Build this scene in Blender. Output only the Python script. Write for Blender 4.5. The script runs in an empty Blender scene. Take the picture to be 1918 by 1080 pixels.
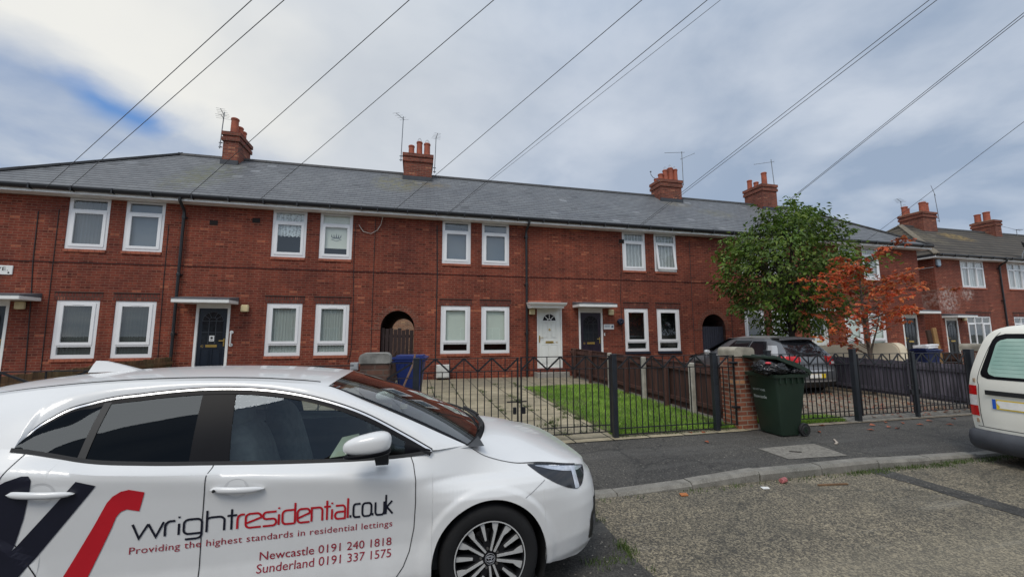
import bpy, bmesh, math, random
import numpy as np
from mathutils import Matrix, Vector
random.seed(7)
RNG = np.random.default_rng(11)
PI = math.pi
SC = bpy.context.scene
COL = SC.collection

# ---------------------------------------------------------------- mesh builder
class MB:
    def __init__(s):
        s.v = []; s.f = []
    def add(s, vs, fs):
        n = len(s.v)
        s.v.extend([tuple(map(float, p)) for p in vs])
        s.f.extend([tuple(i + n for i in f) for f in fs])
        return s
    def box(s, x0, x1, y0, y1, z0, z1):
        v = [(x, y, z) for z in (z0, z1) for y in (y0, y1) for x in (x0, x1)]
        return s.add(v, [(0, 2, 3, 1), (4, 5, 7, 6), (0, 1, 5, 4), (2, 6, 7, 3), (0, 4, 6, 2), (1, 3, 7, 5)])
    def quad(s, a, b, c, d):
        return s.add([a, b, c, d], [(0, 1, 2, 3)])
    def bbox(s, x0, x1, y0, y1, z0, z1, b=.01):
        # box with chamfered edges: three nested profiles
        def ring(z, i):
            return [(x0 + i + b, y0 + i, z), (x1 - i - b, y0 + i, z), (x1 - i, y0 + i + b, z), (x1 - i, y1 - i - b, z),
                    (x1 - i - b, y1 - i, z), (x0 + i + b, y1 - i, z), (x0 + i, y1 - i - b, z), (x0 + i, y0 + i + b, z)]
        v = ring(z0, b) + ring(z0 + b, 0) + ring(z1 - b, 0) + ring(z1, b)
        f = [tuple(range(7, -1, -1)), tuple(range(24, 32))]
        for k in range(3):
            for i in range(8):
                j = (i + 1) % 8
                f.append((k * 8 + i, k * 8 + j, k * 8 + 8 + j, k * 8 + 8 + i))
        return s.add(v, f)
    def prism(s, pts, d, axis='y', o=0.0):
        # polygon given in 2D, pushed from o to o+d along the axis
        def P(p, t):
            return {'y': (p[0], t, p[1]), 'z': (p[0], p[1], t), 'x': (t, p[0], p[1])}[axis]
        n = len(pts)
        v = [P(p, o) for p in pts] + [P(p, o + d) for p in pts]
        f = [tuple(range(n)), tuple(range(2 * n - 1, n - 1, -1))]
        f += [(i, n + i, n + (i + 1) % n, (i + 1) % n) for i in range(n)]
        return s.add(v, f)
    def tube(s, pts, r, n=6, cap=True, r1=None):
        pts = [Vector(p) for p in pts]
        m = len(pts)
        r1 = r if r1 is None else r1
        ref = None
        rings = []
        for i, p in enumerate(pts):
            t = (pts[min(i + 1, m - 1)] - pts[max(i - 1, 0)]).normalized()
            if ref is None:
                ref = t.orthogonal().normalized()
            ref = (ref - t * ref.dot(t)).normalized()
            b = t.cross(ref)
            rr = r + (r1 - r) * i / max(1, m - 1)
            rings.append([p + (ref * math.cos(2 * PI * k / n + PI / n) + b * math.sin(2 * PI * k / n + PI / n)) * rr for k in range(n)])
        v = [q for R in rings for q in R]
        f = []
        for i in range(m - 1):
            for k in range(n):
                f.append((i * n + k, i * n + (k + 1) % n, (i + 1) * n + (k + 1) % n, (i + 1) * n + k))
        if cap:
            f += [tuple(range(n - 1, -1, -1)), tuple(range((m - 1) * n, m * n))]
        return s.add(v, f)
    def bar(s, a, b, w, h=None):
        # square bar from a to b, kept upright
        h = w if h is None else h
        a = Vector(a); b = Vector(b); t = (b - a).normalized()
        up = Vector((0, 0, 1)) if abs(t.z) < .95 else Vector((0, 1, 0))
        x = t.cross(up).normalized(); u = x.cross(t)
        v = [p + x * sx * w / 2 + u * su * h / 2 for p in (a, b) for sx, su in ((-1, -1), (1, -1), (1, 1), (-1, 1))]
        return s.add(v, [(3, 2, 1, 0), (4, 5, 6, 7)] + [(i, (i + 1) % 4, 4 + (i + 1) % 4, 4 + i) for i in range(4)])
    def lathe(s, prof, n=24, axis='z', c=(0, 0, 0), closed=False, caps=True):
        v = []
        for (r, t) in prof:
            for k in range(n):
                a = 2 * PI * k / n
                p = (r * math.cos(a), r * math.sin(a))
                v.append({'z': (c[0] + p[0], c[1] + p[1], c[2] + t), 'y': (c[0] + p[0], c[1] + t, c[2] + p[1]), 'x': (c[0] + t, c[1] + p[0], c[2] + p[1])}[axis])
        f = []
        m = len(prof)
        for i in range(m - 1 + (1 if closed else 0)):
            j = (i + 1) % m
            for k in range(n):
                f.append((i * n + k, i * n + (k + 1) % n, j * n + (k + 1) % n, j * n + k))
        if not closed and caps:
            if prof[0][0] > 1e-6: f.append(tuple(range(n - 1, -1, -1)))
            if prof[-1][0] > 1e-6: f.append(tuple(range((m - 1) * n, m * n)))
        return s.add(v, f)
    def grid(s, P):
        # P: array (m, n, 3)
        P = np.asarray(P); m, n = P.shape[:2]
        f = [(i * n + j, i * n + j + 1, (i + 1) * n + j + 1, (i + 1) * n + j) for i in range(m - 1) for j in range(n - 1)]
        return s.add(P.reshape(-1, 3), f)
    def build(s, name, mat, parent=None, smooth=None, inv=True, fix=True):
        me = bpy.data.meshes.new(name)
        me.from_pydata(s.v, [], s.f)
        me.validate()
        if fix:
            bm = bmesh.new(); bm.from_mesh(me)
            bmesh.ops.recalc_face_normals(bm, faces=bm.faces)
            bm.to_mesh(me); bm.free()
        me.materials.append(mat)
        if smooth:
            me.shade_smooth(); me.set_sharp_from_angle(angle=math.radians(smooth))
        me.update()
        o = bpy.data.objects.new(name, me)
        COL.objects.link(o)
        if parent is not None:
            o.parent = parent
            if inv:
                o.matrix_parent_inverse = WM(parent).inverted()
        return o

def WM(o):
    m = o.matrix_basis.copy()
    if o.parent is not None:
        m = WM(o.parent) @ o.matrix_parent_inverse @ m
    return m

def tag(o, label, cat, group=None, kind=None):
    if label: o['label'] = label
    if cat: o['category'] = cat
    if group: o['group'] = group
    if kind: o['kind'] = kind
    return o

def struct(o):
    o['kind'] = 'structure'
    return o

def thing(name, label, cat, loc=(0, 0, 0), rz=0, group=None):
    o = bpy.data.objects.new(name, None)
    COL.objects.link(o)
    o.location = loc; o.rotation_euler = (0, 0, rz)
    o.empty_display_size = .2
    return tag(o, label, cat, group)

def dup(root, loc, rz=None, label=None, group=None):
    kids = {}
    for x in SC.objects:
        if x.parent is not None: kids.setdefault(x.parent.name, []).append(x)
    def cp(o, par):
        c = o.copy(); COL.objects.link(c)
        if par is not None: c.parent = par
        for k in kids.get(o.name, []): cp(k, c)
        return c
    r = cp(root, None)
    r.location = loc
    if rz is not None: r.rotation_euler = (0, 0, rz)
    if label: r['label'] = label
    if group: r['group'] = group
    return r

def text_mesh(txt, size=1.0, align='LEFT', space=1.0):
    """2D verts and faces of a text set in the built-in face, baseline at y=0"""
    cu = bpy.data.curves.new('t', 'FONT')
    cu.body = txt; cu.size = size; cu.align_x = align; cu.resolution_u = 3; cu.space_character = space
    o = bpy.data.objects.new('t', cu); COL.objects.link(o)
    bpy.context.view_layer.update()
    dg = bpy.context.evaluated_depsgraph_get()
    me = bpy.data.meshes.new_from_object(o.evaluated_get(dg))
    bm = bmesh.new(); bm.from_mesh(me)
    bmesh.ops.triangulate(bm, faces=bm.faces)
    v = [tuple(x.co[:2]) for x in bm.verts]; f = [[q.index for q in p.verts] for p in bm.faces]
    bm.free(); bpy.data.meshes.remove(me)
    bpy.data.objects.remove(o); bpy.data.curves.remove(cu)
    return np.array(v), f

def text_fit(txt, x0, x1, z0, hcap, space=1.0):
    v, f = text_mesh(txt, 1.0, space=space)
    mx, mn = v.max(0), v.min(0)
    v = v.copy()
    v[:, 0] = x0 + (v[:, 0] - mn[0]) / (mx[0] - mn[0]) * (x1 - x0)
    v[:, 1] = z0 + v[:, 1] / .73 * hcap
    return v, f

def smoothcurve(pts):
    """interpolating function through (x, y...) with a Catmull-Rom style hermite, x ascending"""
    P = np.array(sorted(pts), float)
    x = P[:, 0]; Y = P[:, 1:]
    d = np.gradient(Y, x, axis=0) if len(x) > 2 else np.repeat((Y[1:] - Y[:-1]) / (x[1:] - x[:-1])[:, None], 2, 0)
    def fn(q):
        q = np.atleast_1d(np.asarray(q, float)); qq = np.clip(q, x[0], x[-1])
        i = np.clip(np.searchsorted(x, qq, side='right') - 1, 0, len(x) - 2)
        h = (x[i + 1] - x[i])[:, None]; t = ((qq - x[i]))[:, None] / h
        r = (2 * t ** 3 - 3 * t ** 2 + 1) * Y[i] + (t ** 3 - 2 * t ** 2 + t) * h * d[i] + (-2 * t ** 3 + 3 * t ** 2) * Y[i + 1] + (t ** 3 - t ** 2) * h * d[i + 1]
        return r[:, 0] if Y.shape[1] == 1 else r
    return fn

# ---------------------------------------------------------------- materials
class NT:
    def __init__(s, name):
        m = bpy.data.materials.new(name); m.use_nodes = True
        s.m = m; s.t = m.node_tree
        s.p = s.t.nodes['Principled BSDF']; s.out = s.t.nodes['Material Output']
    def n(s, typ, **k):
        nd = s.t.nodes.new(typ)
        for a, b in k.items():
            if a.startswith('_'): setattr(nd, a[1:], b)
            else:
                key = int(a[1:]) if a[0] == 'i' and a[1:].isdigit() else a.replace('__', ' ')
                s.set(nd.inputs[key], b)
        return nd
    def set(s, inp, b):
        if isinstance(b, bpy.types.NodeSocket): s.t.links.new(b, inp)
        elif isinstance(b, bpy.types.Node): s.t.links.new(b.outputs[0], inp)
        else:
            if inp.type == 'RGBA' and len(b) == 3: b = (*b, 1)
            inp.default_value = b
    def S(s, **k):
        for a, b in k.items(): s.set(s.p.inputs[a.replace('__', ' ')], b)
    def math(s, op, a, b=0.0, clamp=False):
        nd = s.t.nodes.new('ShaderNodeMath'); nd.operation = op; nd.use_clamp = clamp
        s.set(nd.inputs[0], a); s.set(nd.inputs[1], b)
        return nd.outputs[0]
    def mix(s, f, a, b, typ='MIX'):
        nd = s.t.nodes.new('ShaderNodeMix'); nd.data_type = 'RGBA'; nd.blend_type = typ
        s.set(nd.inputs[0], f); s.set(nd.inputs[6], a); s.set(nd.inputs[7], b)
        return nd.outputs[2]
    def ramp(s, f, a, b, c0=(0, 0, 0), c1=(1, 1, 1)):
        nd = s.t.nodes.new('ShaderNodeValToRGB'); s.set(nd.inputs[0], f)
        e = nd.color_ramp.elements
        e[0].position = a; e[1].position = b; e[0].color = (*c0, 1); e[1].color = (*c1, 1)
        return nd.outputs[0]
    def noise(s, vec, scale, detail=4, rough=.55, dist=0):
        nd = s.t.nodes.new('ShaderNodeTexNoise')
        s.set(nd.inputs['Vector'], vec); nd.inputs['Scale'].default_value = scale
        nd.inputs['Detail'].default_value = detail; nd.inputs['Roughness'].default_value = rough; nd.inputs['Distortion'].default_value = dist
        return nd.outputs[0]
    def pos(s): return s.n('ShaderNodeNewGeometry').outputs['Position']
    def obj(s): return s.n('ShaderNodeTexCoord').outputs['Object']
    def sep(s, v): return s.n('ShaderNodeSeparateXYZ', i0=v).outputs
    def comb(s, x=0.0, y=0.0, z=0.0): return s.n('ShaderNodeCombineXYZ', i0=x, i1=y, i2=z).outputs[0]
    def bump(s, h, strength=.3, dist=.01):
        nd = s.n('ShaderNodeBump', Strength=strength, Distance=dist, Height=h)
        s.set(s.p.inputs['Normal'], nd.outputs[0])
        return nd

def M(name, col, rough=.55, metal=0.0, var=.18, vs=6.0, bump=0.0, bs=40.0, coat=0.0, spec=.5, dirt=0.0):
    t = NT(name)
    o = t.obj()
    nz = t.noise(o, vs, 5)
    c = t.mix(t.ramp(nz, .3, .7), tuple(max(0, x * (1 - var)) for x in col), tuple(min(1, x * (1 + var)) for x in col))
    if dirt:
        c = t.mix(t.math('MULTIPLY', t.ramp(t.noise(o, vs * .35, 6, .7), .48, .7), dirt), c, tuple(x * .35 for x in col))
    t.S(Base__Color=c, Roughness=rough, Metallic=metal)
    t.p.inputs['Specular IOR Level'].default_value = spec
    if coat:
        t.p.inputs['Coat Weight'].default_value = coat; t.p.inputs['Coat Roughness'].default_value = .04
    if bump: t.bump(t.noise(o, bs, 4), bump, .01)
    return t.m

def glass_mat(name, tint=(.8, .85, .85), refl=1.0, rough=0.0, gcol=(1, 1, 1)):
    """thin pane: fresnel reflection over tinted see-through"""
    t = NT(name); t.t.nodes.remove(t.p)
    g = t.n('ShaderNodeNewGeometry')
    dp = t.n('ShaderNodeVectorMath', i0=g.outputs['Incoming'], i1=g.outputs['Normal']); dp.operation = 'DOT_PRODUCT'
    c = t.math('ABSOLUTE', dp.outputs['Value'])
    sch = t.math('ADD', .045, t.math('MULTIPLY', .955, t.math('POWER', t.math('SUBTRACT', 1.0, c, True), 5.0)))
    f = t.math('MULTIPLY', sch, refl, True)
    tr = t.n('ShaderNodeBsdfTransparent', Color=tint)
    gl = t.n('ShaderNodeBsdfGlossy', Roughness=rough, Color=gcol)
    mx = t.n('ShaderNodeMixShader', i0=f)
    t.set(mx.inputs[1], tr.outputs[0]); t.set(mx.inputs[2], gl.outputs[0])
    t.t.links.new(mx.outputs[0], t.out.inputs[0])
    return t.m

def brick_mat(name, c1, c2, mortar, dirt=.5, bw=.225, rh=.075, ms=.011, rowvar=True, eff=None):
    t = NT(name)
    p = t.pos(); x, y, z = t.sep(p)
    vec = t.comb(t.math('ADD', x, y), z, 0.0)
    br = t.n('ShaderNodeTexBrick', Vector=vec, Color1=c1, Color2=c2, Mortar=mortar, Scale=1.0)
    br.offset = .5
    br.inputs['Mortar Size'].default_value = ms; br.inputs['Mortar Smooth'].default_value = .3
    br.inputs['Bias'].default_value = 0.05; br.inputs['Brick Width'].default_value = bw; br.inputs['Row Height'].default_value = rh
    # every brick its own shade: white noise on the brick cell
    row = t.math('FLOOR', t.math('DIVIDE', z, rh))
    sh = t.math('MULTIPLY', t.math('MODULO', row, 2.0), .5)
    cell = t.math('FLOOR', t.math('ADD', t.math('DIVIDE', t.math('ADD', x, y), bw), sh))
    wn = t.n('ShaderNodeTexWhiteNoise', Vector=t.comb(cell, row, 3.0)); wn.noise_dimensions = '3D'
    k = t.ramp(wn.outputs[0], 0.0, 1.0, (.76, .74, .77), (1.14, 1.12, 1.12))
    rare = t.ramp(wn.outputs[0], .965, .975)
    rarek = t.ramp(wn.outputs[0], .05, .06, (1, 1, 1), (0, 0, 0))
    col = t.mix(1.0, br.outputs[0], k, 'MULTIPLY')
    col = t.mix(t.math('MULTIPLY', rare, t.math('SUBTRACT', 1.0, br.outputs[1])), col, tuple(q * f for q, f in zip(c1, (1.5, 2.0, 1.9))))
    col = t.mix(t.math('MULTIPLY', rarek, .5), col, tuple(q * .42 for q in c2))
    col = t.mix(br.outputs[1], col, mortar)
    big = t.ramp(t.noise(p, .55, 6, .65), .35, .72, (1.20, 1.14, 1.04), (.58, .58, .64))
    col = t.mix(dirt, col, t.mix(1.0, col, big, 'MULTIPLY'))
    strk = t.noise(t.comb(t.math('MULTIPLY', t.math('ADD', x, y), 3.2), t.math('MULTIPLY', z, .25), 0.0), 1.6, 5, .6)
    col = t.mix(dirt * .6, col, t.mix(1.0, col, t.ramp(strk, .42, .7, (1.08, 1.07, 1.06), (.55, .54, .57)), 'MULTIPLY'))
    fine = t.noise(p, 26, 3)
    col = t.mix(.35, col, t.mix(1.0, col, t.ramp(fine, .3, .75, (.7, .7, .7), (1.3, 1.3, 1.3)), 'MULTIPLY'))
    if eff:
        for (ex, ez, rr) in eff:      # pale salt bloom on a patch of wall
            d = t.math('ADD', t.math('POWER', t.math('SUBTRACT', x, ex), 2.0), t.math('POWER', t.math('MULTIPLY', t.math('SUBTRACT', z, ez), 1.2), 2.0))
            d = t.math('DIVIDE', t.math('SQRT', d), rr)
            w = t.math('MULTIPLY', t.ramp(d, .4, 1.0, (1, 1, 1), (0, 0, 0)), t.ramp(t.noise(p, 6, 5, .7), .45, .6))
            col = t.mix(t.math('MULTIPLY', w, .75), col, (.55, .48, .44))
    t.S(Base__Color=col, Roughness=.88)
    t.p.inputs['Specular IOR Level'].default_value = .25
    h = t.math('SUBTRACT', t.math('MULTIPLY', fine, .25), br.outputs[1])
    t.bump(h, .5, .008)
    return t.m

def slate_mat(name, c1, c2, gap, bw=.30, rh=.215, moss=(), lines=.55, rg=(.5, .72), lap=(.5, .10), ms=.009):
    t = NT(name)
    p = t.pos(); x, y, z = t.sep(p)
    sl = t.math('MULTIPLY', z, 1.70)
    n1 = t.noise(p, 1.3, 3)
    vec = t.comb(t.math('ADD', x, t.math('MULTIPLY', n1, .03)), t.math('ADD', sl, t.math('MULTIPLY', t.noise(p, .9, 2), .05)), 0.0)
    br = t.n('ShaderNodeTexBrick', Vector=vec, Color1=c1, Color2=c2, Mortar=gap, Scale=1.0)
    br.inputs['Mortar Size'].default_value = ms; br.inputs['Mortar Smooth'].default_value = .5
    br.inputs['Brick Width'].default_value = bw; br.inputs['Row Height'].default_value = rh
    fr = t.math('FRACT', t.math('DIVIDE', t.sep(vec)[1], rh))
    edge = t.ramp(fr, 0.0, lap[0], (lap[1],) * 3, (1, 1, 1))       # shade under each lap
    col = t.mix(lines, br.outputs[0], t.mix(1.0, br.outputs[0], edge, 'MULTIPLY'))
    srow = t.math('FLOOR', t.math('DIVIDE', t.sep(vec)[1], rh))
    swn = t.n('ShaderNodeTexWhiteNoise', Vector=t.comb(t.math('FLOOR', t.math('ADD', t.math('DIVIDE', t.sep(vec)[0], bw), t.math('MULTIPLY', t.math('MODULO', srow, 2.0), .5))), srow, 1.0)); swn.noise_dimensions = '3D'
    col = t.mix(1.0, col, t.ramp(swn.outputs[0], .0, 1.0, (.91, .91, .92), (1.07, 1.07, 1.065)), 'MULTIPLY')
    col = t.mix(t.math('MULTIPLY', t.ramp(swn.outputs[0], .985, .99), .5), col, tuple(q * 1.7 for q in c1))
    col = t.mix(t.math('MULTIPLY', t.ramp(swn.outputs[0], .012, .018, (1, 1, 1), (0, 0, 0)), .6), col, tuple(q * .4 for q in c1))
    col = t.mix(.6, col, t.mix(1.0, col, t.ramp(t.noise(p, .8, 6, .65), .3, .75, (.75, .75, .77), (1.25, 1.24, 1.2)), 'MULTIPLY'))
    col = t.mix(.5, col, t.mix(1.0, col, t.ramp(t.noise(p, 9, 4, .6), .3, .75, (.8, .8, .81), (1.18, 1.18, 1.16)), 'MULTIPLY'))
    for (mx, mz, rx, rz, mc, amt) in moss:
        d = t.math('ADD', t.math('POWER', t.math('DIVIDE', t.math('SUBTRACT', x, mx), rx), 2.0), t.math('POWER', t.math('DIVIDE', t.math('SUBTRACT', z, mz), rz), 2.0))
        w = t.math('MULTIPLY', t.ramp(d, .15, 1.0, (1, 1, 1), (0, 0, 0)), t.ramp(t.noise(p, 4.5, 6, .75), .42, .62))
        col = t.mix(t.math('MULTIPLY', w, amt), col, mc)
    t.S(Base__Color=col, Roughness=t.ramp(t.noise(p, 3, 4), .3, .7, (rg[0],) * 3, (rg[1],) * 3))
    t.p.inputs['Specular IOR Level'].default_value = .35
    t.bump(t.math('ADD', t.math('MULTIPLY', fr, -.8), t.math('MULTIPLY', t.noise(p, 14, 4), .3)), .5, .02)
    return t.m
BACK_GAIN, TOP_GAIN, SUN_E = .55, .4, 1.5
# ---------------------------------------------------------------- place constants (metres; X along the terrace, Y away from the street)
D = 13.89            # front wall of the terrace
FY = 5.92            # line of the railings
KY = 4.09            # kerb face
RZ = -.10            # road level; pavement is 0

BRICK = brick_mat('red_brick', (.236, .056, .033), (.175, .041, .028), (.225, .102, .070), .9)
BRICK2 = brick_mat('red_brick_far_row', (.235, .058, .036), (.18, .046, .032), (.24, .125, .09), .7, eff=[(26.98, 3.35, 1.0), (28.5, 3.75, .6)])
BRICKCH = brick_mat('chimney_brick', (.26, .078, .048), (.18, .056, .04), (.20, .12, .09), .7)
BRICKG = brick_mat('pillar_brick', (.36, .135, .075), (.24, .085, .055), (.30, .24, .19), .6)
BRICKOLD = brick_mat('sooty_pillar_brick', (.155, .085, .062), (.105, .062, .05), (.12, .09, .075), .9)
BRICKY = brick_mat('yard_wall_brick', (.40, .20, .11), (.30, .14, .08), (.5, .44, .36), .5)
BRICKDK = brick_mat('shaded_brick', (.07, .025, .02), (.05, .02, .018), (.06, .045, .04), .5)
MOSSC = (.16, .145, .06)
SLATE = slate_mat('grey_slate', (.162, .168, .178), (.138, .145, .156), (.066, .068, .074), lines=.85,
                  moss=[(-7.0, 7.2, 1.0, 1.2, (.10, .105, .06), .8), (-7.4, 6.6, .7, .8, (.11, .11, .06), .7), (-.8, 7.6, 1.1, .8, MOSSC, .75), (.6, 7.7, .8, .35, (.17, .13, .06), .7), (12.1, 7.8, .9, .3, (.2, .17, .1), .6), (13.6, 7.2, 1.2, .4, MOSSC, .4)])
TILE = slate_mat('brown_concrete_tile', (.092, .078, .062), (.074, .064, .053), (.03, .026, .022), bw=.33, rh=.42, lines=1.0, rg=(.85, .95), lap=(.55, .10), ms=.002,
                 moss=[(32.2, 7.5, 1.4, .5, (.30, .20, .06), .85), (29.0, 7.3, 1.2, .9, (.17, .14, .085), .6)])
RIDGE = M('ridge_tile_grey', (.05, .05, .052), .7, var=.3, bump=.3, dirt=.5)
HIPT = M('hip_tile_tan', (.15, .125, .09), .85, var=.3, bump=.4)
UPVC = M('white_upvc', (.74, .74, .75), .32, var=.03, vs=2, dirt=.06)
UPVC2 = M('white_upvc_sash', (.80, .80, .81), .28, var=.02, vs=2)
SOFF = M('white_soffit', (.84, .84, .82), .45, var=.07, dirt=.25)
GUTT = M('black_gutter', (.012, .012, .014), .35, var=.2)
PIPE = M('black_pipe', (.014, .015, .017), .38, var=.2)
TERRA = M('terracotta_sill', (.34, .10, .055), .8, var=.25, vs=9, bump=.3, dirt=.5)
NAVYS = M('navy_painted_sill', (.012, .016, .03), .5)
SOLDIER = brick_mat('soldier_brick', (.185, .050, .036), (.135, .040, .031), (.10, .06, .048), .6, bw=.078, rh=.30, ms=.012)
DARKGAP = M('dark_joint', (.020, .013, .012), .9)
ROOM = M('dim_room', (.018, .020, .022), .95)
PANE = glass_mat('window_glass', (.88, .92, .91), 1.9)
PANED = glass_mat('door_glass', (.65, .7, .7), 1.6)
LEAD = M('roof_lead', (.115, .125, .14), .5, var=.3, vs=3, dirt=.4)
WHITEP = M('white_gloss_paint', (.78, .78, .76), .35, var=.05, dirt=.1)
CREAMP = M('cream_lamp', (.62, .52, .30), .5, var=.1)
BRASS = M('brass', (.62, .42, .12), .3, .85, var=.15)
TERRACOTTA = M('chimney_pot_clay', (.33, .082, .042), .72, var=.25, vs=4, bump=.2, dirt=.4)
MORTARCAP = M('mossy_flaunching', (.165, .115, .06), .9, var=.35, vs=6, bump=.5, dirt=.5)
WIREM = M('galvanised_wire', (.42, .43, .45), .45, .5)
CONC = M('concrete_step', (.30, .28, .25), .9, var=.2, vs=8, bump=.4, dirt=.4)

def blind_mat(name, col, kind, sc=.09):
    t = NT(name); p = t.pos(); x, y, z = t.sep(p)
    if kind == 'vertical':
        w = t.math('FRACT', t.math('DIVIDE', x, sc))
        c = t.mix(t.ramp(w, .0, .9), tuple(q * .78 for q in col), col)
    elif kind == 'lace':
        nz = t.n('ShaderNodeTexVoronoi', Vector=p, Scale=14.0)
        wv = t.math('SINE', t.math('MULTIPLY', x, 60.0))
        c = t.mix(t.ramp(t.math('ADD', nz.outputs[0], t.math('MULTIPLY', wv, .12)), .2, .55), tuple(q * .5 for q in col), col)
    elif kind == 'net':
        wv = t.math('SINE', t.math('ADD', t.math('MULTIPLY', x, 42.0), t.math('MULTIPLY', t.noise(p, 3, 2), 5.0)))
        c = t.mix(t.ramp(wv, -.6, 1.0), tuple(q * .6 for q in col), col)
    else:
        c = t.mix(t.noise(p, 2.5, 3), tuple(q * .85 for q in col), col)
    t.S(Base__Color=c, Roughness=.9)
    return t.m
B_GREYV = blind_mat('grey_vertical_blind', (.47, .50, .48), 'vertical')
B_DARKV = blind_mat('dark_vertical_blind', (.055, .065, .066), 'vertical')
B_MIDV = blind_mat('bedroom_vertical_blind', (.14, .16, .19), 'vertical')
B_LACE = blind_mat('lace_curtain', (.80, .82, .84), 'lace')
B_NET = blind_mat('net_curtain', (.62, .63, .64), 'net')
B_ROLL = blind_mat('pale_roller_blind', (.74, .78, .71), 'plain')
B_CREAM = blind_mat('cream_roller_blind', (.82, .82, .74), 'plain')
B_BLUE = blind_mat('plain_blue_grey_blind', (.13, .165, .215), 'plain')
LEAFDK = M('pot_plant_leaf', (.03, .05, .03), .7)

UZ = (4.0675, 5.575); LZ = (.9705, 2.596); WU = .996; WL = 1.008

def wall_panel(mb, x0, x1, z0, z1, Y, openings, arches=(), rev=.12):
    ops = list(openings) + [(a[0], a[1], a[2], a[4]) for a in arches]
    xs = sorted({x0, x1, *[v for o in ops for v in o[:2] if x0 < v < x1]})
    zs = sorted({z0, z1, *[v for o in ops for v in o[2:4] if z0 < v < z1]})
    for i in range(len(xs) - 1):
        for j in range(len(zs) - 1):
            cx, cz = (xs[i] + xs[i + 1]) / 2, (zs[j] + zs[j + 1]) / 2
            if any(o[0] < cx < o[1] and o[2] < cz < o[3] for o in ops): continue
            mb.quad((xs[i], Y, zs[j]), (xs[i + 1], Y, zs[j]), (xs[i + 1], Y, zs[j + 1]), (xs[i], Y, zs[j + 1]))
    for (a, b, c, d) in openings:
        mb.quad((a, Y, c), (a, Y, d), (a, Y + rev, d), (a, Y + rev, c))
        mb.quad((b, Y, d), (b, Y, c), (b, Y + rev, c), (b, Y + rev, d))
        mb.quad((a, Y, d), (b, Y, d), (b, Y + rev, d), (a, Y + rev, d))
        mb.quad((b, Y, c), (a, Y, c), (a, Y + rev, c), (b, Y + rev, c))
    for (a, b, c, sp, cr) in arches:
        N = 20; cx = (a + b) / 2; rx = (b - a) / 2; rz = cr - sp
        q = [(cx - rx * math.cos(PI * k / N), sp + rz * math.sin(PI * k / N)) for k in range(N + 1)]
        for k in range(N):
            if q[k][1] < cr - 1e-6 or q[k + 1][1] < cr - 1e-6:
                mb.add([(q[k][0], Y, q[k][1]), (q[k + 1][0], Y, q[k + 1][1]), (q[k + 1][0], Y, cr), (q[k][0], Y, cr)], [(0, 1, 2, 3)])

def frame_box(mb, x0, x1, z0, z1, w, y0, y1):
    mb.box(x0, x0 + w, y0, y1, z0, z1); mb.box(x1 - w, x1, y0, y1, z0, z1)
    mb.box(x0 + w, x1 - w, y0, y1, z0, z0 + w); mb.box(x0 + w, x1 - w, y0, y1, z1 - w, z1)

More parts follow.
